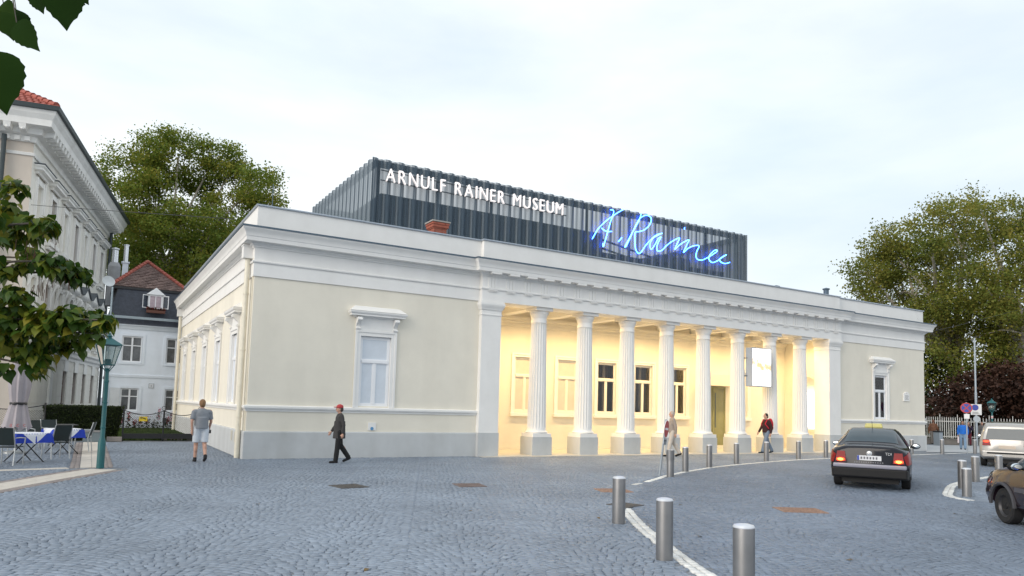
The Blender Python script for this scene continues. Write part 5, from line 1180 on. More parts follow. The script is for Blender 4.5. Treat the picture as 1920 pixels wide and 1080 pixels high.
# lawn behind the gate and flowers at the house
lawn = MB().quad((-6.0, 9.6, -0.005), (-0.05, 9.6, -0.005), (-0.05, 21.2, 0.02), (-6.0, 21.2, 0.02)).build('lawn', pmat('lawn_soil', (0.035, 0.05, 0.014), 0.9, var=0.3, scale=4)); tag(lawn, kind='structure')
P = np.stack([rgh.uniform(-3.0, -0.1, 16000), rgh.uniform(9.7, 21.0, 16000), np.full(16000, 0.03)], 1)
V, F = leaf_cloud(P, 0.09, 6, up=0.0); g = linkmesh('grass', np_mesh('grass', V, F, leafmat('grass_blade', [(0.025, 0.05, 0.010), (0.045, 0.08, 0.015), (0.07, 0.10, 0.02)], 0.3))); tag(g, 'short green lawn between the gate and the white house', 'grass', kind='stuff')
fcols = {'red': pmat('flower_red', (0.35, 0.03, 0.04), 0.6), 'pink': pmat('flower_pink', (0.5, 0.16, 0.2), 0.6), 'white': pmat('flower_white', (0.7, 0.68, 0.7), 0.6)}
fl_i = 0
for (fu, fv, hgt, cn) in ((240, 793, .45, 'red'), (252, 797, .25, 'red'), (262, 795, .3, 'pink'), (275, 794, .35, 'red'), (288, 796, .25, 'white'), (297, 786, .6, 'pink'), (312, 796, .35, 'red'), (319, 790, .5, 'pink'), (226, 797, .35, 'pink')):
    P = at(fu, 803, y=20.7); e = empty('flower_plant', (P[0], 20.7, 0.02)); fl_i += 1
    tag(e, {'red': 'red flowering plant at the foot of the white house', 'pink': 'pink flower spike at the foot of the white house', 'white': 'white flowering plant at the foot of the white house'}[cn], 'flower', 'flowers along the house wall')
    C = np.stack([rgh.normal(0, 0.07, 60), rgh.normal(0, 0.07, 60), rgh.uniform(0.03, hgt*1.5, 60)], 1); V, F = leaf_cloud(C, 0.09, 20+fl_i); linkmesh('foliage', np_mesh('foliage', V, F, dgreen), e)
    C = np.stack([rgh.normal(0, 0.05, 40), rgh.normal(0, 0.05, 40), rgh.uniform(hgt*0.8, hgt*1.9, 40)], 1); V, F = leaf_cloud(C, 0.075, 40+fl_i); linkmesh('blossom', np_mesh('blossom', V, F, fcols[cn]), e)
C = np.stack([rgh.uniform(-1.66, -0.76, 260), HY-0.3+rgh.normal(0, 0.06, 260), 6.42+np.abs(rgh.normal(0, 0.06, 260))], 1)
bx = empty('window_flowers', (-1.2, HY-0.3, 6.4)); tag(bx, 'reddish geraniums in the box under the dormer window', 'flowers')
V, F = leaf_cloud(C-np.array([-1.2, HY-0.3, 6.4]), 0.09, 77); linkmesh('foliage', np_mesh('foliage', V, F, leafmat('geranium', [(0.03, 0.04, 0.012), (0.10, 0.03, 0.025), (0.24, 0.05, 0.05)], 0.2)), bx)
# ================================================================== street furniture
steel = pmat('brushed_steel', (0.24, 0.24, 0.245), 0.42, 0.7, var=0.12, scale=3)
steel_top = pmat('steel_cap', (0.62, 0.64, 0.68), 0.4, 0.4, var=0.08)
bol = [((3.14, -13.40), 'steel bollard next to the dark drain cover on the square', 0.10), ((1.95, -15.72), 'steel bollard beside the middle of the straight white stone line', 0.10), ((1.317, -17.476), 'steel bollard farthest along the straight white line from the drain cover', 0.10),
       ((9.453, -7.775), 'steel bollard with a split sleeve beside the leaning no-entry sign', 0.095), ((11.11, -6.63), 'steel bollard next along the kerb line from the no-entry sign', 0.09), ((13.11, -5.63), 'steel bollard on the kerb line before the fourth and fifth columns', 0.09),
       ((15.24, -4.82), 'steel bollard on the kerb line before the fifth column', 0.09), ((17.59, -4.11), 'steel bollard on the kerb line in front of the person with the red backpack', 0.09), ((20.14, -3.53), 'steel bollard on the kerb line before the niche column', 0.09), ((22.48, -3.06), 'steel bollard on the kerb line before the right pilaster', 0.09),
       ((30.06, -2.23), 'steel bollard behind the taxi at the museum corner', 0.09), ((32.70, -2.22), 'steel bollard between the museum corner and the man in blue', 0.09), ((35.5, -2.35), 'steel bollard at the foot of the no-stopping sign', 0.09),
       ((15.15, -12.25), 'taller looking steel bollard at the tip of the traffic island', 0.10), ((13.29, -13.31), 'steel bollard standing before the traffic island arc', 0.10), ((17.72, -11.28), 'steel bollard inside the traffic island arc', 0.10), ((19.34, -11.12), 'steel bollard beside the bonnet of the dark car', 0.10)]
b0 = None
def lathe_obj(prof, n, name, mt, par, loc=(0, 0, 0)): return MB().lathe(prof, n, (0, 0, 0)).build(name, mt, par, loc, smooth=True)
for k, ((x, y), lab, r) in enumerate(bol):
    e = empty('bollard', (x, y, 0)); tag(e, lab, 'bollard', 'steel bollards')
    h = 0.71 if k != 14 else 0.64
    lathe_obj([(r, -0.02), (r, h-0.03), (r*0.99, h-0.025)], 24, 'post', steel, e)
    lathe_obj([(r*1.0, h-0.025), (r*1.005, h-0.018), (r*0.9, h-0.002), (r*0.5, h+0.008), (0.002, h+0.011)], 24, 'cap', steel_top, e)
    if k == 3: MB().lathe([(r*1.12, 0.45), (r*1.12, 0.70), (r*1.02, 0.71)], 20).build('sleeve', steel, e, smooth=True)
    e.rotation_euler = (rnd.gauss(0, 0.006), rnd.gauss(0, 0.006), rnd.uniform(0, 3))
# street lamps
lgreen = pmat('lamp_green', (0.010, 0.105, 0.115), 0.45, var=0.12, scale=4, bump=0.05)
lglass = glassmat('lamp_glass', (0.80, 0.86, 0.84), 0.08, 0.9)
def street_lamp(x, y, hz, label, band=False):
    e = empty('street_lamp', (x, y, 0)); tag(e, label, 'street lamp', 'green lantern street lamps')
    lathe_obj([(0.084, 0), (0.084, 0.62), (0.075, 0.66), (0.064, 0.70), (0.052, 0.74), (0.050, hz-1.15), (0.058, hz-1.14), (0.058, hz-1.10), (0.045, hz-1.07), (0.042, hz-0.84), (0.055, hz-0.83), (0.03, hz-0.80)], 16, 'post', lgreen, e)
    for z in (0.95, 1.55): lathe_obj([(0.052, 0), (0.061, 0.012), (0.061, 0.03), (0.052, 0.042)], 16, 'collar', lgreen, e, (0, 0, z))
    zb, zt = hz-0.72, hz-0.24
    m = MB()
    for a in (1, 3, 5, 7):
        c, s = math.cos(a*math.pi/4), math.sin(a*math.pi/4); m.tube([(0.17*c, 0.17*s, zb), (0.31*c, 0.31*s, zt)], 0.011, 5)
    for k in range(4):
        a0, a1 = (2*k+1)*math.pi/4, (2*k+3)*math.pi/4
        m.tube([(0.17*math.cos(a0), 0.17*math.sin(a0), zb), (0.17*math.cos(a1), 0.17*math.sin(a1), zb)], 0.013, 5); m.tube([(0.31*math.cos(a0), 0.31*math.sin(a0), zt), (0.31*math.cos(a1), 0.31*math.sin(a1), zt)], 0.014, 5)
        m.tube([(0.17*math.cos(a0), 0.17*math.sin(a0), zb), (0.04*math.cos(a0), 0.04*math.sin(a0), zb-0.16)], 0.011, 5)
    fr = m.build('lantern_frame', lgreen, e)
    for k in range(4):
        a0, a1 = (2*k+1)*math.pi/4, (2*k+3)*math.pi/4; f = lambda r, a, z: (r*math.cos(a), r*math.sin(a), z)
        MB().quad(f(0.165, a0, zb), f(0.165, a1, zb), f(0.305, a1, zt), f(0.305, a0, zt)).build('pane', lglass, fr)
    f = 0.36
    m = MB(); m.add([(-0.25, -0.25, zt), (0.25, -0.25, zt), (0.25, 0.25, zt), (-0.25, 0.25, zt), (-0.05, -0.05, zt+0.17), (0.05, -0.05, zt+0.17), (0.05, 0.05, zt+0.17), (-0.05, 0.05, zt+0.17)], [(0, 1, 5, 4), (1, 2, 6, 5), (2, 3, 7, 6), (3, 0, 4, 7), (0, 3, 2, 1), (4, 5, 6, 7)])
    m.build('lantern_roof', lgreen, e)
    lathe_obj([(0.052, zt+0.165), (0.052, zt+0.20), (0.07, zt+0.215), (0.045, zt+0.24), (0.022, zt+0.26), (0.03, zt+0.285), (0.004, zt+0.305)], 12, 'finial', lgreen, e)
    lathe_obj([(0.075, zb), (0.075, zb+0.13), (0.06, zb+0.14)], 12, 'lamp_holder', lgreen, e)
    for dx in (-0.03, 0.03): lathe_obj([(0.014, zb+0.14), (0.014, zb+0.32), (0.008, zb+0.33)], 8, 'tube_bulb', pmat('frosted_tube', (0.8, 0.82, 0.82), 0.4), e, (dx, 0, 0))
    if band:
        for i, c in enumerate(('band_white', 'band_red', 'band_white2')): lathe_obj([(0.062, 0), (0.062, 0.055)], 12, 'band', pmat(c, (0.45, 0.03, 0.03) if 'red' in c else (0.7, 0.7, 0.7), 0.5), e, (0, 0, hz-1.25+0.056*i))
    e.rotation_euler = (0, 0, R(15)); return e
street_lamp(-3.69, -2.32, 3.20, 'green lantern street lamp on the pale paving by the cafe')
street_lamp(46.9, 2.28, 3.10, 'green lantern street lamp with red-white band before the copper bush', True)
# ---- no-entry sign, bent out of true
def disc(m, r, y0, y1, n=28, cx=0, cz=0):
    b = len(m.v)
    for y in (y0, y1):
        for k in range(n): a = 2*math.pi*k/n; m.v.append((cx+r*math.cos(a), y, cz+r*math.sin(a)))
    m.f.append(tuple(b+k for k in range(n))); m.f.append(tuple(b+n+k for k in reversed(range(n))))
    for k in range(n): k2 = (k+1) % n; m.f.append((b+k, b+n+k, b+n+k2, b+k2))
    return m
red = pmat('sign_red', (0.40, 0.03, 0.035), 0.45, var=0.1); wht = pmat('sign_white', (0.72, 0.72, 0.72), 0.45, var=0.05); blu = pmat('sign_blue', (0.02, 0.05, 0.32), 0.45); grey = pmat('galvanised', (0.34, 0.38, 0.42), 0.45, 0.5)
ns = empty('no_entry_sign', (9.36, -7.46, 0)); tag(ns, 'leaning round no-entry sign seen almost edge-on before the columns', 'road sign')
ns.rotation_euler = (R(5.3), R(2.7), R(33))
lathe_obj([(0.03, -0.02), (0.03, 1.52), (0.001, 1.53)], 10, 'pole', grey, ns)
disc(MB(), 0.24, -0.045, -0.03, 28, 0, 1.27).build('disc', wht, ns); f = disc(MB(), 0.225, -0.049, -0.0455, 28, 0, 1.27).build('face', red, ns); MB().box(-0.16, 0.16, -0.053, -0.0495, 1.24, 1.30).build('bar', wht, f)
MB().box(-0.16, 0.16, -0.045, -0.032, 0.84, 1.01).build('plate', grey, ns); MB().box(-0.12, 0.12, -0.048, -0.0455, 0.93, 0.97).build('plate_text', pmat('sign_dark', (0.06, 0.07, 0.08), 0.5), ns); MB().box(-0.03, 0.03, -0.048, -0.0455, 0.86, 0.91).build('plate_text', pmat('sign_dark', (0.06, 0.07, 0.08), 0.5), ns)
# ---- no-stopping sign
st = empty('no_stopping_sign', (35.146, -2.152, 0), R(-62)); tag(st, 'round blue and red no-stopping sign on a thin grey pole', 'road sign')
lathe_obj([(0.03, 0), (0.03, 2.62), (0.001, 2.63)], 10, 'pole', grey, st)
disc(MB(), 0.27, -0.05, -0.032, 32, 0, 2.33).build('disc', red, st); disc(MB(), 0.215, -0.055, -0.0505, 32, 0, 2.33).build('face', blu, st)
for a in (45, -45):
    c, s = math.cos(R(a)), math.sin(R(a)); w_ = 0.025; L = 0.215
    MB().hexa([(-L*c+w_*s, -0.059, 2.33-L*s-w_*c), (L*c+w_*s, -0.059, 2.33+L*s-w_*c), (L*c-w_*s, -0.059, 2.33+L*s+w_*c), (-L*c-w_*s, -0.059, 2.33-L*s+w_*c), (-L*c+w_*s, -0.0555+(0.0 if a > 0 else 0.0003), 2.33-L*s-w_*c), (L*c+w_*s, -0.0555, 2.33+L*s-w_*c), (L*c-w_*s, -0.0555, 2.33+L*s+w_*c), (-L*c-w_*s, -0.0555, 2.33-L*s+w_*c)]).build('cross_bar', red, st, (0, 0.0006 if a > 0 else 0, 0))
MB().box(-0.11, 0.13, -0.05, -0.035, 1.78, 2.02).build('plate', wht, st)
# ---- tall mast with a rectangular parking sign
ms = empty('sign_mast', (46.2, 2.9, 0), R(-62)); tag(ms, 'tall thin grey mast carrying a white rectangular parking sign', 'mast')
lathe_obj([(0.07, 0), (0.07, 3.5), (0.055, 3.6), (0.05, 7.1), (0.001, 7.12)], 12, 'mast', grey, ms)
q = MB().box(-0.30, 0.30, -0.09, -0.075, 2.05, 2.75).build('parking_sign', wht, ms); disc(MB(), 0.19, -0.094, -0.0905, 24, -0.06, 2.53).build('symbol', blu, q); r_ = disc(MB(), 0.20, -0.0915, -0.0902, 24, -0.06, 2.53).build('symbol_ring', red, q)
for k in range(3): MB().box(-0.22, 0.2-0.05*k, -0.093, -0.0905, 2.10+0.06*k, 2.125+0.06*k).build('text_line', pmat('sign_dark', (0.06, 0.07, 0.08), 0.5), q)
disc(MB(), 0.20, -0.09, -0.075, 24, 0.02, 1.78).build('small_disc', grey, ms)
# ---- white picket fence on a low stone wall
fen = empty('picket_fence', (45.4, 6.2, 0)); tag(fen, 'white metal picket fence on a low stone wall before the park', 'fence')
fw_ = pmat('fence_white', (0.72, 0.70, 0.66), 0.5, var=0.06); fst = pmat('fence_stone', (0.22, 0.20, 0.18), 0.9, var=0.2, scale=2, bump=0.3)
def fence_run(u0, u1, vb0, vb1, n, tall):
    A, B = at(u0, vb0, z=0), at(u1, vb1, z=0); d = (B-A); L = np.linalg.norm(d); d /= L; rz = math.atan2(d[1], d[0]); org = np.array([45.4, 6.2, 0])
    loc = tuple(A-org)
    MB().box(0, L, -0.15, 0.15, 0, 0.34).build('base_wall', fst, fen, loc, rz); MB().box(-0.02, L+0.02, -0.19, 0.19, 0.341, 0.40).build('coping', fst, fen, loc, rz)
    for z in (0.52, 1.55): MB().box(0, L, -0.022, 0.022, z, z+0.045).build('rail', fw_, fen, loc, rz)
    pk = None
    for k in range(n):
        x = L*(k+0.5)/n; t = 1.80 if k % 8 else 2.0
        p = MB().box(-0.018, 0.018, -0.047, -0.024, 0.45, t) if pk is None or t > 1.9 else None
        if p: p.add([(-0.018, -0.047, t), (0.018, -0.047, t), (0.018, -0.024, t), (-0.018, -0.024, t), (0, -0.035, t+0.08)], [(0, 1, 4), (1, 2, 4), (2, 3, 4), (3, 0, 4)])
        o = p.build('picket', fw_, fen) if p else inst(pk, fen)
        if p and t < 1.9: pk = o
        o.location = (loc[0]+x*d[0], loc[1]+x*d[1], 0); o.rotation_euler = (0, 0, rz)
fence_run(1728, 1806, 832, 834.5, 19, True)
fence_run(1806.3, 1950, 834.6, 836, 26, True)
# pavement on the far side
pv = MB(); A, B, Cc_, D = at(1700, 838, z=0), at(1990, 842, z=0), at(1990, 848, z=0), at(1740, 846, z=0)
park = MB().quad((44, 7, -0.012), (90, -8, -0.012), (140, 60, 0.1), (46, 60, 0.1)).build('park_ground', pmat('park_soil', (0.05, 0.055, 0.025), 0.95, var=0.3)); tag(park, kind='structure')
pvm = MB(); pvm.add([tuple(at(1737, 834, z=0)), tuple(at(1960, 838, z=0)), tuple(at(1960, 847, z=0)), tuple(at(1737, 848, z=0))], [(0, 1, 2, 3)]); pv_o = pvm.build('pavement', pmat('pale_pavement', (0.40, 0.42, 0.44), 0.7, var=0.06)); pv_o.location.z = 0.004; tag(pv_o, kind='structure')
bn = empty('waste_bin', tuple(at(1752, 834, z=0)+np.array([-0.8, -0.7, 0]))); tag(bn, 'grey waste bin against the picket fence', 'bin'); MB().box(-0.2, 0.2, -0.2, 0.2, 0, 0.85).build('body', grey, bn, bevel=0.02); MB().box(-0.22, 0.22, -0.22, 0.22, 0.851, 0.95).build('lid', black, bn, bevel=0.02)
# ---- garden gate with chain link
gt = empty('garden_gate', (-1.45, 9.2, 0)); tag(gt, 'black iron garden gate with chain-link panels and sagging top rails', 'gate')
for x in (-1.38, 0.02, 1.35):
    h = 1.22
    MB().box(x-0.03, x+0.03, -0.03, 0.03, 0, h).build('post', black, gt)
    m = MB()
    for sx in (-1, 1):
        m.tube([(x+sx*(0.02+0.07*math.sin(t)), 0, h-0.02+0.07*(1-math.cos(t))+0.01*t) for t in [k*0.45 for k in range(9)]], 0.012, 5)
    m.build('scroll', black, gt)
wire = pmat('wire', (0.035, 0.035, 0.035), 0.5, 0.3)
for (a, b) in ((-1.35, -0.01), (0.05, 1.32)):
    tops_ = [(a+(b-a)*k/12, 0, 1.18-0.16*math.sin(math.pi*k/12)) for k in range(13)]
    MB().tube(tops_, 0.018, 6).build('top_rail', black, gt); MB().box(a, b, -0.015, 0.015, 0.10, 0.15).build('bottom_rail', black, gt); MB().box(a, b, -0.01, 0.01, 0.151, 0.30).build('kick_plate', black, gt)
    cl = MB(); sp = 0.075
    n = int((b-a)/sp)+16
    for k in range(-16, n):
        for sg in (1, -1):
            x0 = a+k*sp if sg > 0 else a+k*sp+1.0
            pts = []
            for j in range(13):
                z = 0.30+0.075*j; x = x0+sg*0.075*j
                if a <= x <= b and z < 1.17-0.16*math.sin(math.pi*(x-a)/(b-a)): pts.append((x, 0.004*sg, z))
            if len(pts) > 1: cl.tube(pts, 0.0035, 3, False)
    tag(cl.build('chain_link', wire, gt), kind='stuff')
q = MB().box(-0.85, -0.56, -0.03, -0.02, 0.775, 0.955).build('warning_sign', pmat('sign_yellow', (0.62, 0.46, 0.03), 0.5), gt)
m = MB(); m.tube([(-0.82, -0.034, 0.90), (-0.76, -0.034, 0.92), (-0.68, -0.034, 0.885), (-0.60, -0.034, 0.865)], [0.012, 0.016, 0.016, 0.008], 6); m.tube([(-0.76, -0.034, 0.91), (-0.79, -0.034, 0.86)], 0.008, 5); m.tube([(-0.66, -0.034, 0.88), (-0.63, -0.034, 0.84)], 0.008, 5); m.build('dog_pictogram', black, q)
MB().box(-0.03, 0.10, -0.06, -0.03, 0.72, 0.92).build('lock_box', black, gt)
kb = MB().box(-3.35, -2.85, 9.0, 9.25, 0, 0.17).build('stone_kerb', pmat('kerb_stone', (0.30, 0.27, 0.25), 0.85, var=0.15)); tag(kb, 'low stone kerb at the foot of the hedge', 'kerb')
sb = MB().box(-1.55, -0.08, 9.7, 10.1, 0.10, 0.20).build('stone_step', pmat('pink_stone', (0.36, 0.28, 0.24), 0.8, var=0.15), bevel=0.01); MB().box(-1.4, -0.2, 9.75, 10.05, 0, 0.099).build('step_base', fst, sb); tag(sb, 'pinkish stone step behind the garden gate', 'step')
pb = empty('planter_box', (-3.85, 8.85, 0)); tag(pb, 'low blue-grey planter box before the hedge', 'planter'); MB().box(-0.28, 0.28, -0.15, 0.15, 0, 0.36).build('box', pmat('planter_grey', (0.16, 0.20, 0.22), 0.6, var=0.1), pb, bevel=0.01); MB().box(-0.30, 0.30, -0.17, 0.17, 0.361, 0.42).build('rim', pmat('planter_rim', (0.25, 0.25, 0.25), 0.7), pb)
# chain-link fence left of the hedge
cf = empty('chain_fence', (-6.6, 9.6, 0)); tag(cf, 'chain-link fence with sagging dark top rail beside the hedge', 'fence')
for x in (-1.2, 1.2): MB().tube([(x, 0, 0), (x, 0, 1.4)], 0.03, 8).build('post', black, cf)
MB().tube([(-1.2+2.4*k/12, 0, 1.32-0.18*math.sin(math.pi*k/12)) for k in range(13)], 0.018, 6).build('top_rail', black, cf)
cl = MB()
for k in range(-20, 34):
    for sg in (1, -1):
        pts = [(-1.2+k*0.08+(0 if sg > 0 else 1.1)+sg*0.08*j, 0.004*sg, 0.08*j) for j in range(15)]; pts = [p for p in pts if -1.2 <= p[0] <= 1.2 and p[2] < 1.13]
        if len(pts) > 1: cl.tube(pts, 0.004, 3, False)
tag(cl.build('chain_link', pmat('wire_grey', (0.10, 0.10, 0.10), 0.5, 0.3), cf), kind='stuff')
# ---- overhead wires
for (pts, lab) in (([(34.6, 0.0, 7.15), (40, 2.5, 7.02), tuple(at_d(1925, 577, 52))], 'thin overhead wire from the museum corner to the park'), ([tuple(at_d(58, 384, 30.0)), tuple(at_d(150, 391, 28)), tuple(at_d(440, 411, 24.0))], 'thin overhead wire between the ivory building and the museum')):
    o = MB().tube(catmull(pts, 6), 0.012, 5).build('overhead_wire', black); tag(o, lab, 'wire')
# ================================================================== cafe
alu = pmat('aluminium', (0.42, 0.44, 0.45), 0.35, 0.8); dkp = pmat('dark_sling', (0.010, 0.022, 0.024), 0.6, var=0.2); blue_c = pmat('blue_cloth', (0.012, 0.045, 0.42), 0.8, var=0.12, scale=6); white_c = pmat('white_cloth', (0.66, 0.68, 0.74), 0.8, var=0.05)
def chair_tmpl(x, y, rz, lab):
    e = empty('cafe_chair', (x, y, 0), rz); tag(e, lab, 'chair', 'dark garden chairs at the cafe')
    for (sx, sy) in ((-1, -1), (1, -1), (-1, 1), (1, 1)):
        MB().tube([(sx*0.24, sy*0.22, 0.0), (sx*0.24, sy*0.20, 0.42)] if sy < 0 else [(sx*0.24, 0.27, 0.0), (sx*0.23, 0.21, 0.42), (sx*0.22, 0.34, 0.90)], 0.014, 7).build('leg', alu, e)
    MB().box(-0.22, 0.22, -0.22, 0.21, 0.42, 0.445).build('seat', dkp, e, bevel=0.008)
    b = MB(); b.hexa([(-0.205, 0.205, 0.48), (0.205, 0.205, 0.48), (0.205, 0.225, 0.48), (-0.205, 0.225, 0.48), (-0.205, 0.325, 0.90), (0.205, 0.325, 0.90), (0.205, 0.345, 0.90), (-0.205, 0.345, 0.90)]); b.build('backrest', dkp, e)
    for sx in (-1, 1): MB().tube([(sx*0.25, 0.26, 0.66), (sx*0.26, 0.05, 0.66), (sx*0.26, -0.2, 0.64), (sx*0.24, -0.21, 0.42)], 0.015, 7).build('armrest', alu, e)
    return e
def table(x, y, rz, lab, cloth=True, s=0.42):
    e = empty('cafe_table', (x, y, 0), rz); tag(e, lab, 'table', 'cafe tables')
    MB().box(-s, s, -s, s, 0.70, 0.725).build('tabletop', pmat('dark_tabletop', (0.05, 0.05, 0.05), 0.4), e, bevel=0.008)
    for sy in (-1, 1):
        for sg in (1, -1): MB().tube([(-0.32*sg, sy*0.30, 0), (0.32*sg, sy*0.30, 0.70)], 0.014, 6).build('leg', black, e)
    if cloth:
        def cl(size, z, rot, drop, name, mt, lab_):
            n = 22; m = MB()
            for i in range(n+1):
                for j in range(n+1):
                    a, b = (i/n-0.5)*2*size, (j/n-0.5)*2*size; X = a*math.cos(rot)-b*math.sin(rot); Y = a*math.sin(rot)+b*math.cos(rot)
                    ox, oy = max(0, abs(X)-s), max(0, abs(Y)-s); o_ = math.hypot(ox, oy); zz = z
                    if o_ > 0:
                        zz = z-o_*0.96; k_ = 0.16+0.05*math.sin(9*math.atan2(Y, X)*1.5)
                        X = math.copysign(min(abs(X), s+0.006+ox*k_), X); Y = math.copysign(min(abs(Y), s+0.006+oy*k_), Y)
                    m.v.append((X, Y, zz))
            for i in range(n):
                for j in range(n): q = i*(n+1)+j; m.f.append((q, q+1, q+n+2, q+n+1))
            o = m.build(name, mt, None, (x, y, 0), rz, smooth=True, angle=60); tag(o, lab_, 'tablecloth')
        k_ = lab.split('table')[0]
        cl(0.66, 0.730, 0.0, 0, 'tablecloth', blue_c, 'blue undercloth on the cafe table '+('nearest the parasol' if 'parasol' in lab else 'beside the hedge')); cl(0.50, 0.737, math.pi/4, 0, 'tablecloth', white_c, 'white overcloth laid cornerwise on the cafe table '+('nearest the parasol' if 'parasol' in lab else 'beside the hedge'))
    return e
table(-5.35, -0.15, R(30), 'cloth-covered cafe table nearest the parasol')
table(-4.62, 2.7, R(25), 'cloth-covered cafe table beside the hedge', s=0.40)
table(-4.75, 6.4, R(10), 'bare dark cafe table in front of the hedge', cloth=False)
chair_tmpl(-4.72, 0.95, R(-150), 'dark chair with silver frame pulled up between the two covered tables')
chair_tmpl(-4.15, 3.6, R(-100), 'dark chair beside the pale paving strip')
chair_tmpl(-5.62, -0.95, R(160), 'dark chair at the parasol table with its back to the square')
chair_tmpl(-5.30, 4.6, R(35), 'dark chair turned towards the hedge behind the tables')
chair_tmpl(-5.0, 5.3, R(20), 'dark chair tucked behind the bare table')
chair_tmpl(-6.1, 1.0, R(60), 'dark chair standing at the foot of the parasol')
# folded parasol
pz = empty('folded_parasol', (*at(27, 850, z=0)[:2], 0)); tag(pz, 'folded grey-mauve parasol tied with a dark strap', 'parasol')
lathe_obj([(0.30, 0), (0.30, 0.05), (0.06, 0.08), (0.03, 0.10), (0.03, 3.15), (0.002, 3.2)], 16, 'pole', alu, pz)
m = MB(); n = 64; prof = [(0.33, 0.70), (0.30, 0.85), (0.24, 1.15), (0.19, 1.40), (0.185, 1.46), (0.22, 1.7), (0.25, 2.0), (0.22, 2.4), (0.16, 2.75), (0.10, 3.0), (0.05, 3.10)]
for (r, z) in prof:
    for k in range(n):
        a = 2*math.pi*k/n; rr = r*(1+0.13*math.cos(8*a)+0.05*math.cos(16*a+1)); zz = z+(0.07*math.cos(8*a) if z < 0.75 else 0); m.v.append((rr*math.cos(a), rr*math.sin(a), zz))
for i in range(len(prof)-1):
    for k in range(n): k2 = (k+1) % n; m.f.append((i*n+k, i*n+k2, (i+1)*n+k2, (i+1)*n+k))
m.build('canopy', pmat('mauve_canvas', (0.36, 0.33, 0.35), 0.9, var=0.08, scale=3, bump=0.2), pz, smooth=True, angle=80)
lathe_obj([(0.215, 1.40), (0.22, 1.42), (0.22, 1.45), (0.215, 1.47)], 24, 'strap', black, pz)
for k, ch_ in enumerate('acc'):
    cu = bpy.data.curves.new('hem_letter', 'FONT'); cu.body = ch_; cu.size = 0.17; cu.extrude = 0.002; ob = bpy.data.objects.new('hem_letter', cu); col.objects.link(ob)
    me = bpy.data.meshes.new_from_object(ob.evaluated_get(bpy.context.evaluated_depsgraph_get())); bpy.data.objects.remove(ob); me.materials.clear(); me.materials.append(pmat('faded_red_print', (0.42, 0.12, 0.12), 0.8))
    o = linkmesh('hem_letter', me, pz); a = R(-112+24*k); o.location = (0.40*math.cos(a), 0.40*math.sin(a), 0.78); o.rotation_euler = (R(78), 0, a+R(90))
# fallen leaves and specks on the paving
lfm = pmat('dry_leaf', (0.13, 0.085, 0.03), 0.8, var=0.4)
for (u_, v_) in ((1787, 963), (486, 945), (260, 974), (1272, 946), (1120, 970), (1309, 1006), (690, 1066), (885, 958), (1600, 1050)):
    P = at(u_, v_, z=0.01); o = serr_leaf(8, 0.3).build('fallen_leaf', lfm, None, (P[0], P[1], 0.012), rnd.uniform(0, 6)); o.scale = (0.09, 0.09, 0.12); tag(o, 'small dry leaf lying on the cobbles', 'leaf', 'dry leaves scattered on the cobbles')
